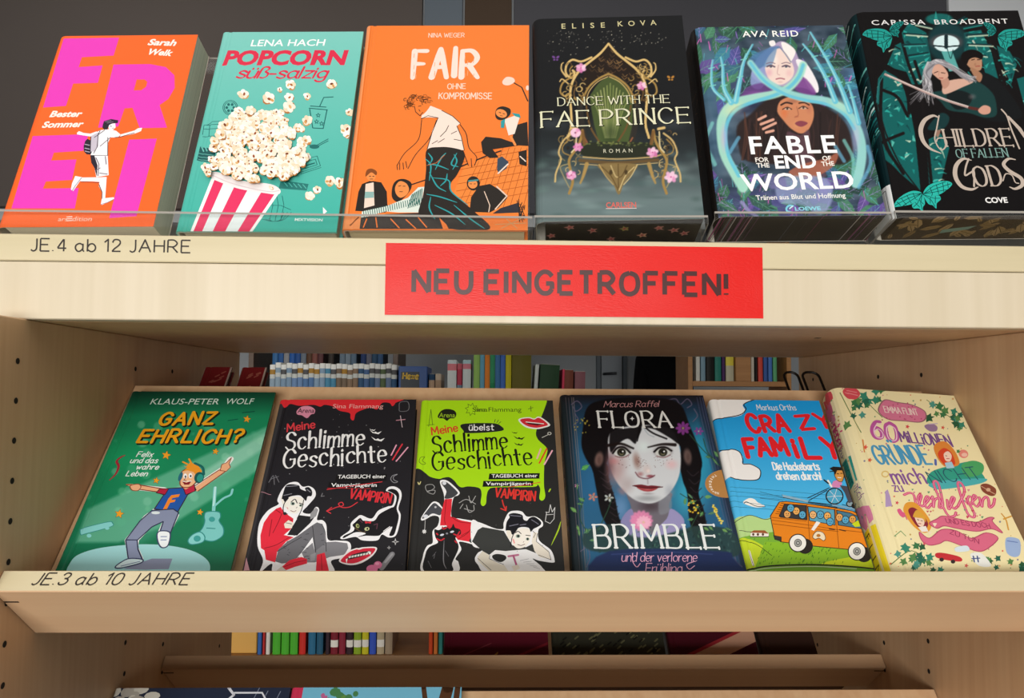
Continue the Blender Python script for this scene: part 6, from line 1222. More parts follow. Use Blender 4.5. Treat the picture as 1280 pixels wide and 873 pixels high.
def art_family():
    A = Art(.112, .2022, [(936.2, 738.3), (1102.2, 740.4), (1023.7, 501.2), (886.8, 499.5)]); R = random.Random(51)
    K, Wt, Rd = '241f1c', 'f6f2ea', 'e0242c'
    A.S(870, 480, 3.492); P = A.paint(90, 140, '1c9cde'); P.vgrad(60, '1a94d8', 560, '55bdee')
    A.poly([(30, 60), (250, 62), (205, 90), (215, 118), (190, 140), (120, 150), (60, 156), (40, 150)], 'efece8', True); A.line([(262, 66), (210, 88), (218, 110), (196, 134), (130, 148), (60, 157)], 4, K, True)
    A.line([(45, 60), (240, 850)], 14, '7cc0dc') if False else None
    A.poly([(80, 300), (110, 292), (150, 286), (180, 292), (204, 318), (202, 346), (240, 350), (276, 372), (284, 396), (262, 418), (200, 420), (150, 408), (110, 410)], 'f2efec', True); A.line([(80, 278), (120, 290), (160, 286), (192, 300), (205, 335), (206, 350), (240, 352), (278, 374), (280, 404), (262, 420), (200, 420), (150, 408)], 4, K, True)
    A.poly([(206, 520), (230, 500), (255, 504), (270, 518), (300, 534), (262, 540)], Wt, True); A.line([(210, 522), (222, 516), (262, 534), (302, 537)], 3, K, True)
    for y in (450, 468, 488, 510, 535): A.line([(150, y), (330, y + R.uniform(10, 26)), (620, y + 40)], 1.6, '1f5f86')
    # hills and meadow
    A.poly([(160, 600), (230, 575), (300, 590), (360, 580), (360, 700), (180, 700)], 'b8d88c', True); A.poly([(160, 680), (260, 655), (400, 640), (560, 660), (560, 850), (160, 850)], '7cb23a')
    A.poly([(180, 690), (240, 680), (330, 740), (300, 800), (200, 830)], 'c4d830', True); A.poly([(300, 690), (700, 700), (820, 760), (830, 850), (240, 850)], '8abc2c'); A.poly([(560, 780), (820, 740), (830, 800), (600, 810)], 'c8dc2a', True)
    for k in range(120): x, y = R.uniform(250, 640), R.uniform(680, 790); A.line([(x, y), (x + 3, y - 7)], 2, '3f7a24')
    for q in ([(170, 602), (232, 574), (300, 592), (340, 582)], [(180, 680), (260, 700), (330, 750)], [(190, 640), (260, 650)]): A.line(q, 2.5, K, True)
    A.poly([(236, 668), (240, 648), (290, 640), (318, 652), (316, 668)], 'f0e8dc'); A.poly([(236, 650), (252, 640), (300, 640), (318, 655), (290, 652)], 'a05a34'); A.line([(236, 668), (318, 668)], 3, K)
    for x in (250, 270, 292): A.ell(x, 658, 5, 6, '5a3a2a')
    A.line([(232, 730), (250, 790)], 9, Wt); A.line([(230, 728), (252, 795)], 2, K)
    A.poly([(220, 812), (320, 796), (500, 792), (680, 800), (830, 812), (840, 850), (220, 850)], '6fa02c', True); A.line([(225, 812), (330, 795), (520, 790), (700, 800), (830, 815)], 6, K, True); A.line([(225, 820), (330, 804), (520, 798), (700, 808)], 3, 'c8d8b0', True)
    A.pen('Markus Orths', (268, 115), (438, 115), 24, 'd6dce0', w=1.2, jit=.6)
    kw = dict(w=2.3, jit=1.3, gap=2.6)
    A.pen('CRA', (242, 216), (408, 205), 72, Rd, **kw, seed=2); A.pen('ZY', (458, 200), (600, 190), 62, Rd, **kw, seed=3); A.pen('FAM', (226, 316), (405, 310), 80, Rd, **kw, seed=7); A.pen('iLY', (444, 318), (640, 318), 80, Rd, **kw, seed=9)
    A.pen('Die Hackebarts', (340, 376), (540, 376), 32, 'f4f6f6', w=1.7, jit=.7); A.pen('drehen durch!', (354, 418), (550, 418), 32, 'f4f6f6', w=1.7, jit=.7)
    # the orange van
    A.S(950, 575, 6.2375); O = 'e8861e'
    def outl(pts, c, w=6, sm=False): A.poly(pts, c, sm); A.line(pts, w, K, sm, True)
    A.line([(0, 250), (200, 300), (560, 360), (800, 420)], 3, K); A.line([(0, 300), (180, 320)], 3, K); A.line([(0, 275), (190, 300)], 2, K)
    outl([(80, 440), (150, 330), (200, 325), (380, 345), (580, 375), (720, 400), (810, 445), (830, 560), (880, 620), (900, 720), (840, 735), (690, 700), (380, 670), (160, 640), (110, 590)], O)
    outl([(150, 440), (190, 345), (360, 358), (365, 470), (160, 448)], '3a3a3e'); outl([(372, 365), (580, 390), (585, 510), (385, 475)], '5aa4c0'); outl([(596, 395), (700, 415), (790, 455), (800, 540), (610, 510)], '4a7a90')
    for k in range(6): A.line([(122 + k * 9, 420 - k * 16), (158 + k * 6, 424 - k * 16)], 5, '7a3c10')
    for q in ([(85, 470), (380, 510), (600, 545), (840, 570)], [(100, 500), (380, 535), (610, 560)], [(365, 350), (390, 660)], [(585, 385), (615, 695)], [(90, 450), (360, 480)]): A.line(q, 4, '8c4812')
    for x, y, c in ((212, 425, 'e8a860'), (282, 400, 'f0b060'), (330, 430, '5aaad0'), (238, 378, '5aaad0'), (412, 430, 'f0b878'), (470, 430, '5aaad0'), (525, 440, 'f0b060'), (545, 485, '5aaad0'), (618, 450, 'e8a860'), (720, 465, 'e0a050'), (665, 470, '5aaad0')):
        A.ell(x, y, 30, 33, K); A.ell(x, y, 25, 28, c); A.ell(x - 8, y - 4, 4, None, K); A.ell(x + 9, y - 3, 4, None, K); A.line([(x - 10, y + 12), (x + 10, y + 12)], 3, K)
    A.poly([(715, 500), (770, 470), (785, 520), (740, 525)], 'c8d820'); A.poly([(440, 480), (470, 490), (420, 555), (398, 545)], 'f4f0e8'); A.blob([(410, 600), (440, 560), (490, 570), (510, 610), (495, 632), (460, 612), (430, 620)], 'f0e0c0'); A.line([(410, 600), (440, 560), (490, 570), (510, 610), (495, 632), (460, 612), (430, 620)], 4, K, True, True); A.ell(455, 592, 16, 12, 'b87830')
    A.line([(540, 540), (580, 545)], 8, K); A.line([(620, 546), (665, 556)], 8, K)
    outl([(105, 590), (165, 602), (165, 636), (115, 622)], '3a3634', 4)
    for x, y, r in ((295, 650, 66), (755, 715, 66)):
        A.ell(x + 55, y + 25, 62, 60, '2c2622'); A.ell(x, y, r + 6, r + 6, K, 0, 28); A.ell(x, y, r - 2, r - 2, 'f2efe8', 0, 28); A.ell(x, y, 30, 32, K); A.ell(x, y, 25, 27, 'a8a8a4'); A.ell(x, y, 15, 17, '5a5a58'); A.ell(x, y, 8, 9, 'c0c0bc')
    # roof rack, wheelchair rider
    for q in ([(170, 275), (380, 330), (560, 355), (760, 400)], [(180, 295), (400, 340), (600, 375)], [(370, 300), (540, 220)], [(380, 320), (520, 240)], [(560, 355), (590, 300)], [(640, 350), (720, 370)]): A.line(q, 5, K)
    A.poly([(170, 272), (380, 320), (370, 335), (180, 292)], '8fb4c8'); A.poly([(560, 345), (740, 380), (740, 395), (560, 360)], '7fa8c0')
    A.ell(580, 285, 70, 66, K, 0, 26); A.ell(580, 285, 60, 57, '4fa8cc', 0, 26)
    for k in range(6): A.line([(580, 285), (580 + 60 * math.cos(k), 285 + 57 * math.sin(k))], 3, 'e8e8e8')
    A.ell(580, 285, 56, 53, 'b8c8d0', 0, 26) if False else None
    A.ell(700, 345, 30, 26, K); A.ell(700, 345, 22, 19, '8aa0a8'); A.ell(735, 360, 24, 22, K)
    A.poly([(550, 215), (570, 170), (610, 155), (640, 185), (620, 220)], 'd88abc'); A.line([(530, 165), (555, 210)], 16, 'f0ece4'); A.line([(500, 160), (530, 185)], 12, K); A.poly([(620, 200), (690, 210), (720, 330), (690, 340), (660, 260)], '4a4a54')
    outl([(580, 120), (590, 75), (640, 70), (655, 110), (640, 170), (605, 165)], 'd8984a', 4, True); A.poly([(540, 70), (570, 55), (640, 60), (650, 85), (600, 85), (585, 120), (570, 90)], K); A.line([(545, 95), (580, 90)], 6, K); A.line([(600, 110), (612, 112)], 7, K); A.line([(628, 108), (640, 108)], 7, K); A.line([(605, 140), (630, 142)], 6, 'f4f0e8')
    return A

def ivy(A, x, y, r, col, rot=0):
    A.poly([(x + r * k * math.cos(rot + a), y + r * k * math.sin(rot + a)) for a, k in ((0, 1), (.35, .5), (.9, .85), (1.5, .45), (2.3, .75), (3.14, .35), (-2.3, .75), (-1.5, .45), (-.9, .85), (-.35, .5))], col)

def art_mio():
    A = Art(.1266, .21, [(1110.7, 714.2), (1305.2, 729.5), (1192.2, 494.9), (1036.5, 483.8)]); R = random.Random(61)
    Cr = 'f3e6b4'; A.S(0, 0, 1); A.poly([(900, 400), (1400, 400), (1400, 800), (900, 800)], Cr)
    A.S(1010, 460, 3.2333)
    for k in range(170):
        x, y = R.uniform(130, 900), R.uniform(70, 830); A.ell(x, y, R.uniform(2, 4.5), None, R.choice(['e07a5a', 'c8a860', '7a9a70', 'd88a90', 'e0b070', '8a8a98']), 0, 6)
    Gs = ['3f7a4c', '2f5f40', '4f9a8a', '5a8a50', '2c6a54', '3a8a70']
    for q in ([(130, 100), (170, 180), (215, 260)], [(200, 90), (250, 150), (300, 200)], [(480, 130), (560, 190), (640, 245)], [(340, 790), (420, 740), (500, 800)]): A.line(q, 3, '5a7a40', True)
    for cx, cy, sx, sy, n in ((205, 190, 45, 70, 10), (255, 110, 40, 30, 6), (540, 165, 55, 40, 10), (590, 205, 25, 20, 4), (420, 760, 70, 45, 13), (480, 800, 60, 20, 7), (745, 795, 30, 25, 5), (845, 800, 30, 18, 4), (620, 240, 14, 10, 3)):
        for k in range(n): ivy(A, cx + R.uniform(-sx, sx), cy + R.uniform(-sy, sy), R.uniform(16, 28), R.choice(Gs), R.uniform(0, 6.28))
    A.blob([(140, 95), (160, 78), (195, 85), (210, 108), (190, 128), (155, 120)], 'd8505a'); A.line([(150, 100), (200, 112)], 5, 'e88a8c'); A.line([(158, 92), (196, 100)], 4, 'e88a8c')
    A.poly([(285, 165), (310, 130), (360, 140), (420, 150), (470, 175), (475, 205), (450, 220), (390, 215), (330, 210), (295, 190)], 'd87a98', True); A.line([(285, 165), (310, 130), (360, 140), (420, 150), (470, 175), (475, 205), (450, 220), (390, 215), (330, 210), (295, 190)], 4, '9a6a70', True, True)
    A.pen('EMMA FLINT', (312, 180), (446, 192), 24, 'f0d8d0', w=1.1)
    for k in range(16): A.ell(R.uniform(300, 460), R.choice([R.uniform(142, 160), R.uniform(196, 212)]), 3, None, 'b84a70', 0, 6)
    # lettering
    V1, V2, B1 = '8a5a9c', 'b85a98', '4f9cc4'
    A.pen('60', (262, 282), (365, 302), 72, 'c05aa0', w=1.9, con=.3, jit=.3); A.pen('60', (268, 280), (362, 300), 60, 'f0d0dc', w=.5)
    A.pen('MiLLiONEN', (378, 300), (585, 318), 42, '7a4f8c', w=1.4, con=.4, jit=1)
    A.pen('GR\u00dcNDE', (284, 390), (500, 388), 74, B1, w=1.25, con=.4, jit=.7); A.line([(515, 372), (516, 392)], 8, '5a6ab0')
    A.pen('mich', (350, 470), (482, 468), 62, V1, w=1.3, con=.4, jit=.6); A.pen('zu', (350, 500), (388, 500), 36, V1, w=1.5, con=.4)
    A.poly([(480, 460), (500, 420), (580, 395), (660, 378), (705, 390), (700, 420), (715, 450), (690, 468), (560, 486), (530, 492), (510, 480)], '36a08a', True); A.poly([(490, 470), (560, 455), (715, 448), (690, 470), (540, 492), (500, 485)], '4fb4b8', True); A.poly([(620, 395), (665, 376), (708, 392), (700, 430), (640, 440)], '4fa868', True)
    A.pen('NICHT', (506, 470), (700, 448), 52, '2c5a6a', w=.8, jit=.6)
    Pk = 'd8487c'
    def sc(pts, w=9): A.line(pts, w, Pk, True); A.line(pts, w * .25, 'f0a0b4', True)
    sc([(388, 514), (410, 506), (428, 516), (438, 560), (448, 550), (458, 520), (452, 512), (444, 530), (458, 560), (476, 548), (490, 528), (480, 520), (470, 545), (482, 568), (500, 550)])
    sc([(498, 530), (504, 522), (506, 565), (512, 535), (528, 528), (532, 540), (530, 566), (545, 555), (530, 480), (516, 458), (510, 478), (560, 590), (590, 600), (598, 585)])
    sc([(562, 535), (568, 572), (580, 555), (592, 530), (582, 524), (576, 550), (590, 570), (606, 560)]); sc([(606, 560), (632, 500), (616, 465), (606, 478), (640, 580), (665, 605), (672, 590), (640, 530)])
    sc([(640, 545), (650, 520), (664, 530), (662, 552), (646, 552)], 8); sc([(660, 545), (680, 525), (670, 515), (664, 540), (682, 562), (695, 545)], 8); sc([(692, 525), (702, 562), (706, 535), (722, 522), (730, 540), (732, 565), (748, 555), (754, 530)], 9)
    for k in range(26):
        x, y, s = R.uniform(420, 730), R.choice([R.uniform(490, 520), R.uniform(570, 610)]), R.uniform(3, 6); A.poly([(x, y + s), (x - s, y - s * .3), (x - s * .5, y - s), (x, y - s * .4), (x + s * .5, y - s), (x + s, y - s * .3)], R.choice(['e05a78', '6aa078', 'd88a98', 'c84a60']))
    # little medallions
    A.poly([(508, 320), (530, 300), (560, 302), (595, 340), (612, 385), (590, 400), (550, 398), (520, 360)], 'e08a3c', True); A.poly([(525, 345), (550, 325), (580, 345), (594, 390), (560, 396), (535, 375)], 'd8482c', True); A.blob([(548, 350), (565, 338), (580, 355), (574, 378), (556, 376)], 'f6d4c0'); A.poly([(552, 385), (580, 380), (592, 405), (560, 408)], 'a8cfe0')
    A.line([(556, 356), (560, 357)], 3, '5a3030'); A.line([(560, 368), (570, 368)], 3, 'c03048')
    A.poly([(385, 570), (400, 545), (440, 550), (490, 610), (496, 650), (470, 668), (430, 645), (395, 600)], 'e8a03c', True); A.poly([(405, 580), (425, 565), (460, 590), (485, 630), (470, 655), (435, 635)], '8c2c3c', True); A.blob([(430, 600), (450, 592), (470, 620), (464, 642), (446, 636)], 'f6d8c0'); A.poly([(424, 600), (440, 575), (470, 600), (476, 625), (462, 610), (436, 606)], 'e0a840', True); A.poly([(444, 645), (476, 640), (486, 662), (460, 664)], 'f2ece4')
    A.line([(442, 614), (448, 616)], 3, '4a2a2a'); A.line([(456, 618), (462, 620)], 3, '4a2a2a'); A.line([(446, 630), (456, 631)], 3, 'c03048')
    A.poly([(360, 575), (372, 570), (382, 582), (392, 590), (386, 606), (370, 596)], 'e0608c', True); A.line([(392, 596), (400, 614)], 4, 'e0608c')
    for q in ([(490, 630), (520, 612), (545, 600), (600, 610), (680, 625), (730, 606), (752, 608), (745, 622), (786, 668), (740, 652), (680, 662), (600, 650), (550, 640), (520, 650)], [(450, 665), (490, 690), (540, 655), (600, 660), (660, 690), (720, 668), (768, 690), (720, 735), (680, 742), (620, 720), (560, 700), (530, 712), (490, 718), (460, 700)]): A.poly(q, 'dd6e8c', True); A.line(q, 3, 'b84a6c', True, True)
    A.pen('UND ES DOCH', (560, 628), (738, 650), 18, '9a3458', w=1.2, jit=1); A.pen('ZU TUN', (572, 672), (690, 712), 18, '9a3458', w=1.2, jit=1)
    for x, y in ((512, 634), (492, 668)): A.poly([(x, y + 10), (x - 9, y - 4), (x, y - 6), (x + 9, y - 4)], 'f6e4c8')
    # charms
    A.poly([(515, 752), (540, 748), (600, 760), (622, 772), (615, 784), (560, 778), (520, 768)], 'c8343c', True); A.ell(540, 776, 9, 8, '3a3030'); A.ell(586, 784, 9, 8, '3a3030')
    A.poly([(698, 475), (725, 470), (758, 490), (756, 515), (735, 518), (705, 500)], '8a4a38', True); A.ell(728, 494, 9, 7, 'd8b090'); A.line([(700, 480), (755, 512)], 3, 'd8b090')
    A.ell(628, 348, 20, 17, 'e88a7c', 20); A.ell(632, 352, 12, 8, 'f4c4b0'); ivy(A, 606, 338, 12, '4f8a50'); A.poly([(470, 235), (500, 226), (522, 238), (518, 256), (490, 256)], '9a7a9c', True); A.line([(488, 228), (522, 226)], 4, 'c8b0c8')
    A.poly([(312, 500), (322, 492), (332, 520), (340, 560), (314, 562)], 'b49ac4'); A.poly([(800, 690), (840, 688), (858, 705), (856, 755), (830, 765), (802, 745)], '9fb8e0', True); A.line([(806, 700), (846, 706)], 4, '6a84c0')
    A.poly([(655, 755), (700, 750), (740, 800), (690, 800)], 'eef0ea', True); A.line([(668, 762), (672, 785)], 5, '4a5a8a'); A.line([(684, 762), (688, 785)], 5, '4a5a8a'); A.line([(662, 772), (694, 770)], 4, '4a5a8a')
    A.line([(782, 590), (800, 615), (810, 655)], 5, 'd8a040', True); A.line([(790, 612), (822, 600)], 5, 'd8a040'); A.poly([(595, 728), (640, 720), (650, 740), (600, 745)], 'dceaf2', True)
    for x, y, s, c in ((402, 238, 10, 'd84a50'), (545, 242, 9, 'd85a48'), (232, 320, 12, 'e05a4a'), (250, 372, 11, 'd8603c'), (360, 546, 9, 'd84a5a'), (640, 800, 10, 'd8605a'), (470, 712, 8, 'd85a68')): star(A, x, y, s, c, .3)
    A.line([(222, 290), (228, 340)], 5, 'd88a48'); A.line([(350, 680), (375, 660), (395, 680)], 3, '6a9a60'); A.ell(312, 430, 16, 14, 'e0c070'); A.ell(312, 430, 11, 9, Cr)
    return A

# ------------------------------------------------------------------ the books on show
def edge_flowers():
    b = Art(.1446, .045); R = random.Random(4)
    for x, y in ((.014, .02), (.03, .034), (.05, .028), (.068, .012), (.078, .03), (.095, .018), (.108, .03), (.122, .026), (.132, .02), (.088, .004), (.04, .008)):
        b.raw([[(x + r_ * math.cos(t) * q, y + r_ * math.sin(t) * q) for t, q in [(k * math.pi / 5, (1 if k % 2 else .45) * R.uniform(.8, 1.1)) for k in range(10)]] for r_ in (.0055,)], R.choice(['c98a78', 'd09a7c', 'b87c70', '9a8a50'])); b.raw([[(x + .0016 * math.cos(k), y + .0016 * math.sin(k)) for k in range(6)]], 'b04a4c')
    return b
def edge_leaves():
    b = Art(.1594, .045); R = random.Random(14)
    for k in range(46):
        x, y, a, l = R.uniform(.012, .155), R.uniform(.005, .042), R.uniform(0, 3.1), R.uniform(.006, .012); u = (math.cos(a), math.sin(a)); n = (-u[1], u[0])
        P = [(x + u[0] * l * t + n[0] * l * s, y + u[1] * l * t + n[1] * l * s) for t, s in ((-.8, 0), (-.2, .32), (.5, .26), (.9, 0), (.5, -.26), (-.2, -.32))]; b.raw([P], R.choice(['a98a58', 'b89868', '9a7c4e'])); b.raw([b.rib([P[0], P[3]], .0006)], '5a4428') if False else b.raw(b.rib([P[0], P[3]], .0006), '5a4428')
    b.raw([[(.055, .02), (.082, .027), (.078, .02), (.056, .013)]], '8aa898')
    return b
def edge_streaks():
    b = Art(.1473, .043); R = random.Random(24)
    for k in range(34):
        x = R.choice([R.uniform(0, .03), R.uniform(.1, .147), R.uniform(0, .147)]); b.raw(b.rib([(x, 0), (x + .004, .043)], R.uniform(.0002, .0009)), R.choice(['8a5a7c', '6a6a70', '9a4a68', '55504e', 'b0a8a4']))
    return b
def spine_child():
    s = Art(.045, .2245); R = random.Random(6)
    for k in range(70):
        y = R.uniform(.03, .222); x = R.uniform(.004, .04); s.raw(s.rib([(x - .012, y - .006), (x, y), (x + .012, y + .012)], R.uniform(.0006, .002)), R.choice(['1d6a6a', '2f8f8c', '14484a', '5fa8a0', 'b8d0cc', '0d2c30']))
    s.raw([[(.006, .0), (.045, .0), (.045, .034), (.006, .034)]], 'eef0f0'); s.raw(s.rib([(.012, .006), (.012, .03), (.038, .03), (.038, .006)], .0007), '55585c')
    return s
def spine_fable():
    s = Art(.043, .2192); R = random.Random(7)
    for k in range(26): s.raw(s.rib([(R.uniform(.008, .034), .03 + k * .007), (R.uniform(.008, .034), .034 + k * .007)], .0012), R.choice(['4a2c1c', '5c3a22', '2c201c']))
    return s
def spine_flora():
    s = Art(.027, .2108); R = random.Random(17)
    for k in range(24): s.raw([[(x_ + .003 * math.cos(t), y_ + .002 * math.sin(t)) for t in range(6)] for x_, y_ in ((R.uniform(.004, .023), R.uniform(.01, .2)),)], R.choice(['24403c', '3a2c5a', '2c4a34']))
    s.txt('FLORA BRIMBLE', (.009, .15), (.009, .06), .006, '9a9a98', 0)
    return s
def spine_mio():
    s = Art(.032, .21); R = random.Random(18)
    s.raw([[(.004, 0), (.03, 0), (.03, .048), (.004, .048)]], 'f0d82a'); s.txt('FLIN', (.012, .044), (.012, .006), .0085, '33301c', 0, 0, 2)
    def bl(x, y, r, c): s.raw([[(x + r * (1 + .15 * (k % 2)) * math.cos(k * .628), y + r * 1.2 * (1 + .15 * (k % 2)) * math.sin(k * .628)) for k in range(10)]], c)
    bl(.02, .06, .009, 'dc84a4'); bl(.012, .066, .007, 'e090ac'); bl(.018, .052, .008, 'dc84a4') if False else None
    s.raw([[(.006, .095), (.026, .097), (.027, .125), (.008, .127)]], '2f9a8c'); s.txt('NICHT', (.011, .124), (.011, .098), .009, '1c5a58', 0); s.txt('mich', (.020, .094), (.020, .078), .008, '8a5a8c', 0)
    s.txt('zu', (.012, .142), (.012, .132), .008, '7a5a90', 0); s.pen('verlieben', (.012, .182), (.012, .142), .014, 'd8487c', w=1.3, slant=.2, gap=1)
    bl(.016, .19, .008, 'dc6a90'); bl(.01, .2, .006, 'd84a5a'); bl(.022, .203, .006, 'd8505a'); bl(.02, .176, .004, 'e090ac')
    for k in range(40): s.raw([[(x_ + .001 * math.cos(t), y_ + .001 * math.sin(t)) for t in range(6)] for x_, y_ in ((R.uniform(.003, .029), R.uniform(.06, .205)),)], R.choice(['7a9a70', 'c8a860', '5a8a90']))
    return s

book('paperback', 'orange paperback with huge magenta letters and a running boy, leftmost on the top', (-0.4424, 0.6380, 0.1151), .1376, .2170, .028, (20.05, 2.70, -0.52), art_frei(), 'soft', 'ff6b2b', 'ff6b2b', 'e8dec8', rough=.45, coat=.0)
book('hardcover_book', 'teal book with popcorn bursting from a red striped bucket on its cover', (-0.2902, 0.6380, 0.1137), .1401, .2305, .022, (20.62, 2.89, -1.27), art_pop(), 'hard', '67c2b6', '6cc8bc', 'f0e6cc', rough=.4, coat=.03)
book('hardcover_book', 'orange book with a curly haired teenager in a white shirt and dark jeans', (-0.1481, 0.6380, 0.1168), .1610, .2357, .025, (19.95, 2.62, -0.97), art_fair(), 'hard', 'f58035', 'f58035', 'f0dcb4', rough=.4, coat=.03)
book('paperback', 'thick black book with a golden throne, pink blossoms and mist on its cover', (0.0199, 0.6340, 0.1250), .1446, .2251, .045, (17.35, 3.20, 0.18), art_fae(), 'soft', '2b2c2d', '242526', '2c2724', bottom_art=edge_flowers(), rough=.5, coat=.0)
book('paperback', 'green and violet book with two women framed by pale blue antlers', (0.1762, 0.6340, 0.1316), .1473, .2192, .043, (19.64, 2.81, -0.29), art_fable(), 'soft', '37504a', '191514', '37322f', spine_art=spine_fable(), bottom_art=edge_streaks(), rough=.45, coat=.0)
book('paperback', 'black book with teal glass, butterflies and a silver haired swordswoman, rightmost on the top', (0.3345, 0.6340, 0.1336), .1594, .2245, .045, (15.60, 1.82, 0.53), art_child(), 'soft', '1d1b1c', '10282c', '4a3a2c', spine_art=spine_child(), bottom_art=edge_leaves(), rough=.5, coat=.0)
book('hardcover_book', 'green book with a dancing blond boy in headphones, leftmost on the lower shelf', (-0.3841, 0.6336, -0.1882), .1465, .2180, .020, (41.00, -1.22, 1.00), art_green(), 'hard', '1a8a5c', 'e8dcc0', 'e8dfc8', rough=.4, coat=.03)
book('hardcover_book', 'black book with red slime and a seated girl in a red hoodie', (-0.2277, 0.6347, -0.1892), .1384, .2050, .019, (39.58, -1.04, 1.44), art_black(), 'hard', '252429', '252429', 'e8dfc8', rough=.45, coat=.0)
book('hardcover_book', 'lime green and black book with a reclining girl and a black cat', (-0.0881, 0.6347, -0.1892), .1350, .2054, .019, (39.58, 0.14, 0.30), art_lime(), 'hard', '2b2b2b', '2b2b2b', 'e8dfc8', rough=.45, coat=.0)
book('hardcover_book', 'dark blue book with the large pale face of a girl with black braids', (0.0529, 0.6283, -0.1837), .1481, .2108, .027, (40.84, 0.38, -0.11), art_flora(), 'hard', '20303e', '1a2226', 'e0d8c4', spine_art=spine_flora(), rough=.4, coat=.0)
book('hardcover_book', 'sky blue book with red lettering and an orange van on a green hill', (0.2014, 0.6329, -0.1876), .112, .2022, .022, (37.80, 1.01, -1.18), art_family(), 'hard', '38a8d8', 'd8e4e8', 'e8dfc8', rough=.4, coat=.0)
book('hardcover_book', 'cream book with ivy and pink lettering leaning over the blue van book', (.3135, .6186, -.1681), .1266, .21, .032, (42.59, -.22, -4.87), art_mio(), 'hard', 'f3e6b4', 'f3e6b8', 'e8dfc8', spine_art=spine_mio(), rough=.4, coat=.0, rnd=.012)

# ------------------------------------------------------------------ books on the third shelf (only their top edges show)
def art_storm():
    A = Art(.178, .243); A.flat = True; R = random.Random(71)
    A.raw([[(0, 0), (.178, 0), (.178, .243), (0, .243)]], '2b3246')
    for k in range(40):
        x, y = R.uniform(0, .178), R.uniform(.05, .243); A.raw(A.rib([(x, y), (x - .01, y - .03)], .0007), '8a93a8')
    for k in range(14): A.ell(.014 + R.uniform(-.012, .03), .232 + R.uniform(-.012, .01), R.uniform(.004, .009), R.uniform(.003, .006), R.choice(['d8d4c8', 'f0ece0', 'b8b2a8']), 0, 10)
    A.raw(A.rib([(.115, .243), (.122, .236), (.118, .232), (.132, .22), (.128, .2), (.14, .17)], .0025), 'e4e6ee'); A.raw(A.rib([(.122, .238), (.15, .238), (.16, .225)], .0018), 'e4e6ee')
    A.poly([(.04, .03), (.14, .03), (.13, .1), (.09, .14), (.05, .1)], '596a84', True)
    return A
def art_tree():
    A = Art(.174, .243); R = random.Random(72)
    A.raw([[(0, 0), (.174, 0), (.174, .243), (0, .243)]], '7cc4e0'); A.raw([[(0, 0), (.012, 0), (.012, .243), (0, .243)]], 'd83a5c')
    A.raw(A.rib([(.14, 0), (.145, .12), (.15, .2), (.16, .243)], .012), '5a3c28'); A.raw(A.rib([(.147, .17), (.168, .22), (.17, .243)], .006), '5a3c28'); A.raw(A.rib([(.145, .19), (.135, .243)], .005), '5a3c28')
    for k in range(40): A.ell(.015 + R.random() * .06, .2 + R.random() * .043, R.uniform(.002, .006), R.uniform(.002, .005), R.choice(['6a9a4a', '88b45a', 'c86a9a', '4f8a58', '8a5aa0']), R.uniform(0, 180), 8)
    A.poly([(0.012, 0), (.174, 0), (.174, .06), (.09, .075), (.012, .05)], '6fa84c', True)
    return A
def on_tier(x, D, T, up=0.0, dz=-.317, dy=-.009):
    return (x, .605 + dy + INW[0] * D + UPs[0] * up, -.1647 + dz + INW[1] * D + UPs[1] * up)
book('picture_book', 'large dark navy picture book with rain and lightning on the lowest shelf', on_tier(-.3985, .043, .013, .0005), .178, .243, .013, (41, 0, 0), art_storm(), 'hard', '2b3246', '2b3246', rough=.4, coat=.1)
book('picture_book', 'large light blue picture book with a brown tree on the lowest shelf', on_tier(-.2195, .043, .013, .0005), .174, .243, .013, (41, 0, 0), art_tree(), 'hard', '7cc4e0', 'd83a5c', rough=.4, coat=.1)

# ------------------------------------------------------------------ books on the rear ledges
def plain_art(W, H, base, strokes):
    A = Art(W, H); A.raw([[(0, 0), (W, 0), (W, H), (0, H)]], base)
    for p, w, c in strokes: A.raw(A.rib(p, w), c)
    return A
R5 = random.Random(81)
def on_rear(x, D, dy, dz, up=.0006): return (x, .605 + dy + INW[0] * D + UPs[0] * up, -.1647 + dz + INW[1] * D + UPs[1] * up)
flecks = lambda W, H, c, n: [([(x, y), (x + .004, y + .003)], .002, c) for x, y in [(R5.uniform(.01, W - .01), R5.uniform(.01, H - .01)) for _ in range(n)]]
for k, (x, wd, lab) in enumerate(((-.3885, .036, 'dark red book leaning at the far left behind the green book'), (-.341, .033, 'dark red book second from the left behind the green book'))):
    book('hardcover_book', lab, on_rear(x, .034, .218, .055), wd, .185, .012, (41, 0, 0), plain_art(wd, .185, '7a1f22', flecks(wd, .185, 'a85a4c', 40) + [([(.001, 0), (.001, .185)], .0022, 'b8a294'), ([(wd - .001, 0), (wd - .001, .185)], .0022, 'b8a294')]), 'hard', '7a1f22', '8a2a2a', group='dark red books on the rear ledge')
low_r = dict(rough=.45, coat=.05)
book('hardcover_book', 'maroon book with a gold sprig on the lower rear ledge', on_rear(-.075, .040, .3033, -.1702), .132, .19, .016, (41, 0, 0), plain_art(.132, .19, '5c1626', [([(0, .004), (.06, .03)], .0012, '8a3a44'), ([(.02, .002), (.026, .006)], .003, 'b8863c'), ([(.062, .012), (.068, .018)], .002, 'b8863c'), ([(.06, 0), (.132, .03)], .003, '8c2434')]), 'hard', '5c1626', '5c1626', **low_r)
book('hardcover_book', 'dark olive patterned book on the lower rear ledge', on_rear(.062, .040, .3033, -.1702), .142, .19, .016, (41, 0, 0), plain_art(.142, .19, '33342a', flecks(.142, .19, '6a6a4c', 160) + flecks(.142, .19, '1c1c18', 90)), 'hard', '33342a', '33342a', **low_r)
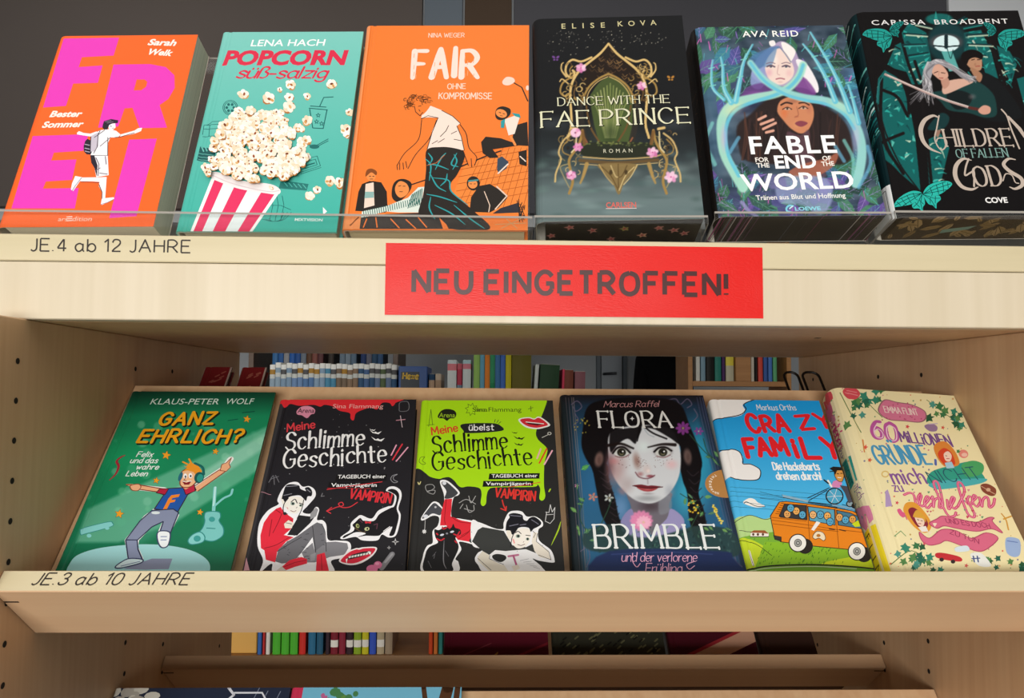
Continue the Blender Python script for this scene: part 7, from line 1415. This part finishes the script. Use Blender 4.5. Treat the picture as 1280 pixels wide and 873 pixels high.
book('hardcover_book', 'maroon book with a broad pale diagonal band on the lower rear ledge', on_rear(.210, .040, .3033, -.1702), .112, .19, .016, (41, 0, 0), plain_art(.112, .19, '4a1420', [([(-.01, -.012), (.12, .045)], .018, 'c89a80'), ([(-.01, .0), (.12, .057)], .004, '9c2c34')]), 'hard', '4a1420', '4a1420', **low_r)
book('hardcover_book', 'dark brown book on the lower rear ledge beside the banded maroon one', on_rear(.327, .040, .3033, -.1702), .07, .19, .016, (41, 0, 0), plain_art(.07, .19, '3a2620', [([(.0, .01), (.07, .014)], .003, '6a4c3c')]), 'hard', '3a2620', '3a2620', **low_r)
# black wire supports
M_wire = mat('black_wire', '14100e', .4, metal=.3)
for k, (xa, xb, lab) in enumerate(((.373, .392, 'black wire book support behind the blue van book, the left one'), (.398, .4205, 'black wire book support behind the ivy book, close to the right side panel'))):
    b0 = on_rear(0, .048, .218, .055); pt = lambda x, u: (x, b0[1] + UPs[0] * u, b0[2] + UPs[1] * u)
    H5 = .197; r = .009
    pts = [pt(xa, .001)] + [pt(xa, H5 - r)] + [pt(xa + r * (1 - math.cos(t)), H5 - r + r * math.sin(t)) for t in (.4, .8, 1.2, 1.57)] + [pt(xb - r * (1 - math.cos(t)), H5 - r + r * math.sin(t)) for t in (1.57, 1.2, .8, .4)] + [pt(xb, H5 - r), pt(xb, .001)]
    o = tube('wire_book_support', pts, .0017, M_wire); tag(o, lab, 'book support', 'wire book supports')

# ------------------------------------------------------------------ the library behind, seen through the gaps
def fx(px, Y): return -.0167 + Y * ((px - 640) / 930 + .0262)
def fz(py, px, Y): return -.0227 + Y * ((491.5 + (px - 640) * .0085 - py) / 930)
W_d = wood('beech_shelving', '9a6a3c', 'ad7c4a', 'X'); W_dk = wood('dark_shelving', '4c3626', '5c432f', 'X')
def shelving(name, label, x0, x1, y0, y1, boards, m, ztop):
    e = empty(name, ((x0 + x1) / 2, (y0 + y1) / 2, FLOOR)); tag(e, label, 'bookcase'); bpy.context.view_layer.update()
    for a, b in ((x0, x0 + .018), (x1 - .018, x1)): put(boxes('side_panel', [(a, b, y0, y1, FLOOR, ztop)], m), e)
    for z in boards: put(boxes('shelf_board', [(x0 + .0185, x1 - .0185, y0 + .001, y1 - .001, z - .02, z)], m), e)
    put(boxes('plinth', [(x0 + .0185, x1 - .0185, y0 + .02, y0 + .04, FLOOR, FLOOR + .07)], m), e)
    return e
Za, Zb = -.13, -.667
shelving('low_bookcase', 'low wooden bookcase standing behind the display, seen through its gaps', -.82, .26, 1.86, 2.10, [Za, Zb, -1.16], W_d, -.1295)
def spine_book(label, x, w, Y, z0, h, bands, dep=.13, lean=0, group=None, name='book', cat='book'):
    """a shelved book: spine with bands, rounded back, page block behind"""
    V, F, K = [], [], []; cuts = [0] + [b[0] for b in bands[1:]] + [1]
    nseg = 6; prof = [(-w / 2 + w * k / nseg, -.0025 * math.sin(math.pi * k / nseg)) for k in range(nseg + 1)]
    for i, (t, c) in enumerate(bands):
        za, zb = h * cuts[i], h * cuts[i + 1]; b = len(V); col = L(c)
        ring = prof + [(w / 2, dep), (-w / 2, dep)]; n = len(ring)
        for z in (za, zb):
            for px, py in ring: V.append((px, py, z)); K.append(col)
        F += [(b + k, b + (k + 1) % n, b + n + (k + 1) % n, b + n + k) for k in range(n) if k != n - 2]
    top = len(V) - n; F.append(tuple(top + k for k in range(n))); F.append(tuple(reversed(range(n))))
    o = col_mesh('cover', V, F, K, cover_mat(.45, .0)); e = empty(name, (x, Y, z0)); e.rotation_euler = (0, math.radians(lean), 0); o.parent = e
    pg = boxes('page_block', [(-w / 2 + .0012, w / 2 - .0012, .004, dep + .0015, .002, h + .0006)], M_pg, e, .0003)
    return tag(e, label, cat, group)
M_pg = mat('far_pages', 'd8d0bc', .8)
ordn = lambda n: {1: 'first', 2: 'second', 3: 'third'}.get(n, '%dth' % n)
R6 = random.Random(91)
X0s, X1s, N = fx(340, 1.88), fx(497, 1.88), 23
pw = (X1s - X0s) / N
for k in range(N):
    low = ['8fa4b4', '7f98b0', '6f8cb4', '5a7ca8', '86a0b8', '4f8aa8', '7a6a5a', '8a7460', '6a5444', '7f6a50', '8a6a4c'][min(int(k * .5), 10)] if k < 16 else R6.choice(['4f6a94', '3c5a7c', '5a6a4c', '6a7c9a'])
    bot = R6.choice([low, low, 'd86a3c', 'd8a84c', '4f8ac0', '7cae4c']) if k > 7 else low
    spine_book('small paperback with a white top, %s from the left in the row behind' % ordn(k + 1), X0s + pw * (k + .5), pw - .001, 1.88, Za + .0005, fz(455.5, 400, 1.88) - Za + R6.uniform(-.003, .003), [(0, bot), (.62, low), (.80, 'c8ccc8'), (.86, R6.choice(['a8803c', '5a5a5c', low])), (.93, 'e8eae6')], group='white topped paperbacks in the row behind')
# a blue boxed set with yellow script
zb = Za + .0005; x0, x1 = fx(499, 1.87), fx(535, 1.87); bt = fz(458, 515, 1.87)
e = empty('gift_box', ((x0 + x1) / 2, 1.87, zb)); tag(e, 'dark blue box with yellow writing next to the white topped paperbacks', 'box'); bpy.context.view_layer.update()
put(boxes('box_body', [(x0, x1, 1.87, 2.0, zb, bt)], mat('box_blue', '1c4a8c', .4), None, .002), e)
put(boxes('window_panel', [(x0 + .006, x1 - .020, 1.8694, 1.8700, zb + .02, bt - .014)], mat('box_dark', '14202e', .4), None, 0), e)
lettering('lettering', 'Hexe', .038, .016, lambda x, y, l: (x0 + .011 + x, 1.8690, fz(474, 515, 1.87) + y), e, mat('box_yellow', 'd8b02c', .5), 2.0, .1)
for k, (a, b, t, bands, lab) in enumerate((
    (537, 544, 468, [(0, '9a7c68'), (.6, 'b89c84'), (.9, '2c4a6a')], 'short tan book with a blue top beside the blue box'), (545, 552, 468, [(0, '8a6c5c'), (.6, 'b0947c'), (.9, 'c8b8a4')], 'short tan book with a cream top, second from the blue box'),
    (560, 571, 450.5, [(0, 'a8d0d8'), (.5, 'e0e8e8'), (.86, 'e88a94'), (.95, 'd8e8ec')], 'white and pink book left of the striped row'), (572, 578, 455, [(0, '7a94a8'), (.7, 'c0485c'), (.92, 'd06a78')], 'narrow book with a red top between two white and pink ones'), (579, 589, 450.5, [(0, '9cc8d4'), (.55, 'd8e4e4'), (.88, 'e08a98'), (.95, 'b8dce4')], 'white and pink book right of the narrow red topped one'),
    (592.5, 600, 436, [(0, '9cc86c')], 'tall light green book opening the row of coloured spines'), (600.5, 606, 436, [(0, '6fb0cc')], 'tall light blue book right of the light green one'), (606.5, 612.5, 437, [(0, 'e88a3c')], 'tall orange book in the row of coloured spines'),
    (613, 619, 436, [(0, '2f8a5c'), (.6, '3f9a6c')], 'tall green book right of the orange one'), (619.5, 625.5, 436, [(0, '4a7cb0')], 'tall steel blue book right of the green one'), (626, 632, 436, [(0, '4c74c4')], 'tall royal blue book in the row of coloured spines'), (632.5, 639.5, 437, [(0, 'c8c030')], 'tall yellow book closing the row of coloured spines'))):
    xa, xb = fx(a, 1.88), fx(b, 1.88); spine_book(lab, (xa + xb) / 2, xb - xa, 1.88, Za + .0005, fz(t, a, 1.88) - Za, bands, group='coloured spines in the row behind' if a > 590 else None)
xa, xb = fx(640.5, 1.88), fx(664.5, 1.88); spine_book('olive green binder right of the row of coloured spines', (xa + xb) / 2, xb - xa, 1.88, Za + .0005, fz(432, 650, 1.88) - Za, [(0, '6a6428')], name='binder', cat='binder')
for a, b, t, c, ln, lab in ((667.5, 672, 457, 'd4dcd8', 3.5, 'thin white book leaning beside the olive binder'), (674, 698, 457, '2f4a34', 3.5, 'dark green book leaning to the right of the olive binder'), (701, 704, 463, 'd84a64', 2, 'thin pink book beside the dark green one'), (704.5, 716, 464, '7a4638', 1, 'brown book right of the thin pink one'), (718, 731, 466, '8a5c64', 1, 'mauve brown book at the right end of the row behind')):
    xa, xb = fx(a, 1.88), fx(b, 1.88); spine_book(lab, (xa + xb) / 2 - .006 * (ln > 2), xb - xa, 1.88, Za + .0025, fz(t, a, 1.88) - Za, [(0, c)], lean=ln)
# lower shelf of the same bookcase
lo = [(334, 339, '3c6ab0'), (340, 343, 'c83c3c'), (344, 349, 'e0dcd4')] + [(352 + 10.5 * k, 361.5 + 10.5 * k, '4fae34') for k in range(3)] + [(384, 392, 'c8342c'), (395, 404, '2f6a8c'), (405, 413, '2c5a74'), (416, 421, '3a2c34'), (422, 431, '7a2430'), (432, 440, '8a2c3c'), (441, 449, '3a2a30'), (450, 459, '8aa82c'), (460, 468, 'c8c02c'), (469, 477, '3c5ac0'), (478, 487, 'b8a888'), (488, 497, 'a08c74'), (541, 546, 'd8502c'), (547, 552, 'd87c3c'), (553, 558, '3c8a84'), (559, 566, '3a5a48'), (567, 573, '8a9a8c')]
nm = {'4fae34': 'bright green'}
for k, (a, b, c) in enumerate(lo):
    xa, xb = fx(a, 1.88), fx(b, 1.88)
    spine_book('%s on the lowest visible shelf behind, %s from the left' % ('bright green book' if c == '4fae34' else 'slim book', ordn(k + 1)), (xa + xb) / 2, xb - xa - .0008, 1.88, Zb + .0005, .17 + .02 * R6.random(), [(0, c), (.1, R6.choice([c, 'e8e4da']) if 415 < a < 500 else c), (.2, c)], group='slim books on the lowest shelf behind')
xa, xb = fx(290, 1.885), fx(333, 1.885); tag(boxes('cardboard_box', [(xa, xb, 1.885, 2.0, Zb + .0005, Zb + .09)], mat('yellow_card', 'd8a44c', .6), None, .002), 'yellow card box on the lowest shelf behind', 'box')
# tall shelving further back left
shelving('tall_bookcase', 'tall dark bookcase far behind the white topped paperbacks', fx(318, 2.7), fx(500, 2.7), 2.66, 2.9, [-.9, -.5, -.12, .30], W_dk, .56)
bx = [(343, '3a6a9c'), (350, '2f5a94'), (357, '8a8c90'), (364, '2c5aa0'), (371, '2a4f8c'), (378, '6a7480'), (385, '5a4030'), (392, '7a4c44'), (399, '5c3a3c'), (412, '3a3430'), (426, '6a7c8c'), (433, '7a8a98'), (440, '5f7488'), (452, '2c3f6c'), (459, '6a6a78'), (466, '34506c'), (473, '3c5a80')]
for k, (a, c) in enumerate(bx):
    xa, xb = fx(a, 2.68), fx(a + 6.4, 2.68); spine_book('dusky book on the tall dark bookcase, %s from the left' % ordn(k + 1), (xa + xb) / 2, xb - xa, 2.68, -.1195, .30 + .03 * R6.random() if k not in (9,) else .24, [(0, c), (.8, c)], group='books on the tall dark bookcase')
# beech bookcase on the right
shelving('beech_bookcase', 'beech bookcase far behind on the right beside the person in black', fx(858, 3.0), fx(987, 3.0), 2.95, 3.15, [-.9, -.45, .03, .42], W_d, .7)
put(boxes('divider', [(fx(921, 2.97), fx(940, 2.97), 2.953, 3.14, .0305, .3995)], W_d), bpy.data.objects['beech_bookcase'])
for k, (a, b, c) in enumerate(((872, 877, 'd8d8d0'), (878, 884, '7a98a8'), (885, 895, '22221f'), (896, 904, '2f7a6c'), (905, 909, '4a2f5c'), (910, 920, 'b8b49c'), (942, 946, 'c8c0b0'), (947, 950, '262220'), (951, 957, 'c84a3c'), (958, 963, '3c5c9c'), (964, 969, '4a74b8'), (970, 975, '5aa070'))):
    xa, xb = fx(a, 2.97), fx(b, 2.97); spine_book('book standing in the beech bookcase, %s from the left' % ordn(k + 1), (xa + xb) / 2, xb - xa - .001, 2.97, .0305, .23 + .03 * R6.random(), [(0, c), (.25, 'd8c84c' if k == 5 else c), (.4, c)], group='books in the beech bookcase')
# door in the back wall
d = struct(boxes('door_1', [(fx(752, 5.08), fx(778, 5.08), 5.06, 5.0995, FLOOR, .78)], mat('door_grey', 'a8b0b8', .5), None, .002)); fr = struct(boxes('trim_1', [(fx(746, 5.08), fx(751, 5.08), 5.05, 5.0995, FLOOR, .84), (fx(779, 5.08), fx(784, 5.08), 5.05, 5.0995, FLOOR, .84), (fx(746, 5.08), fx(784, 5.08), 5.05, 5.0995, .7805, .84)], mat('door_frame_grey', '6a747c', .5), None, .002))
hd = tube('door_handle', [(fx(756, 5.04), 5.055, fz(468, 756, 5.04)), (fx(756, 5.04), 5.02, fz(468, 756, 5.04)), (fx(771, 5.04), 5.02, fz(467, 756, 5.04))], .009, mat('handle_steel', '4a4c50', .3, metal=.8)); bpy.context.view_layer.update(); put(hd, d)

# ------------------------------------------------------------------ the person in black, seen only as a dark strip through the gap
def skinned(name, verts, edges, radii, m, parent, sub=2, root=0):
    me = bpy.data.meshes.new(name); me.from_pydata(verts, edges, []); o = new_obj(name, me, m, parent)
    o.modifiers.new('skin', 'SKIN'); sk = me.skin_vertices[0].data
    for v, r in zip(sk, radii): v.radius = r if hasattr(r, '__len__') else (r, r)
    sk[root].use_root = True
    s = o.modifiers.new('sub', 'SUBSURF'); s.levels = sub; s.render_levels = sub; return o
pe = empty('person', (fx(831, 4.3), 4.3, FLOOR)); tag(pe, 'person in black clothes standing far behind beside the beech bookcase', 'person')
M_blk = mat('black_clothing', '0f0f11', .9, spec=.2); M_skin = mat('skin', 'c89c84', .6); M_hair = mat('dark_hair', '241812', .6)
V = [(0, 0, .98), (0, .01, 1.12), (0, .01, 1.30), (0, .0, 1.44), (0, -.005, 1.52)]; E = [(0, 1), (1, 2), (2, 3), (3, 4)]; Rr = [(.135, .10), (.12, .095), (.125, .105), (.09, .08), (.052, .055)]
for s in (-1, 1):
    b = len(V); V += [(s * .09, 0, .90), (s * .105, -.01, .50), (s * .11, .02, .12), (s * .12, -.07, .05), (s * .125, -.15, .035)]; E += [(0, b), (b, b + 1), (b + 1, b + 2), (b + 2, b + 3), (b + 3, b + 4)]; Rr += [.085, .06, .042, .042, .032]
    b = len(V); V += [(s * .120, .0, 1.41), (s * .135, .02, 1.14), (s * .15, -.06, .93)]; E += [(3, b), (b, b + 1), (b + 1, b + 2)]; Rr += [.058, .046, .036]
body = skinned('clothed_body', V, E, Rr, M_blk, pe)
for s in (-1, 1):
    hx, hy, hz = s * .15, -.065, .925; V = [(hx, hy, hz), (hx, hy - .015, hz - .05), (hx, hy - .02, hz - .085)]; E = [(0, 1), (1, 2)]; Rr = [(.022, .028), (.014, .036), (.012, .038)]
    for k, ln in enumerate((.068, .078, .073, .056)):
        y = hy - .05 + k * .021; b = len(V); V += [(hx, y, hz - .095), (hx - s * .006, y + .002, hz - .095 - ln * .5), (hx - s * .018, y + .004, hz - .095 - ln)]; E += [(2, b), (b, b + 1), (b + 1, b + 2)]; Rr += [.0095, .0085, .0070]
    b = len(V); V += [(hx - s * .01, hy - .052, hz - .05), (hx - s * .018, hy - .068, hz - .085)]; E += [(1, b), (b, b + 1)]; Rr += [.010, .0085]
    skinned('hand', V, E, Rr, M_skin, pe)
hd = skinned('head', [(0, .0, 1.50), (0, -.005, 1.58), (0, .0, 1.66), (0, .012, 1.71), (0, -.085, 1.615), (0, -.075, 1.57), (.073, .01, 1.62), (-.073, .01, 1.62)], [(0, 1), (1, 2), (2, 3), (1, 5), (2, 4), (2, 6), (2, 7)], [(.05, .052), (.062, .075), (.072, .088), (.05, .06), (.012, .016), (.03, .028), (.012, .022), (.012, .022)], M_skin, pe, root=1)
for s in (-1, 1):
    bm = bmesh.new(); bmesh.ops.create_uvsphere(bm, u_segments=10, v_segments=8, radius=.011); me = bpy.data.meshes.new('eye'); bm.to_mesh(me); bm.free(); o = new_obj('eye', me, mat('eye_dark', '2a2420', .3), hd); o.location = (s * .03, -.078, 1.645)
skinned('mouth', [(-.022, -.098, 1.572), (0, -.104, 1.570), (.022, -.098, 1.572)], [(0, 1), (1, 2)], [.003, .006, .003], mat('lips', 'a8605a', .5), hd, 1)
skinned('hair', [(0, .03, 1.74), (0, .065, 1.66), (0, .06, 1.56), (.06, .03, 1.66), (-.06, .03, 1.66), (0, -.03, 1.745)], [(0, 1), (1, 2), (0, 3), (0, 4), (0, 5)], [(.07, .075), (.075, .06), (.05, .04), (.03, .06), (.03, .06), (.055, .04)], M_hair, pe)
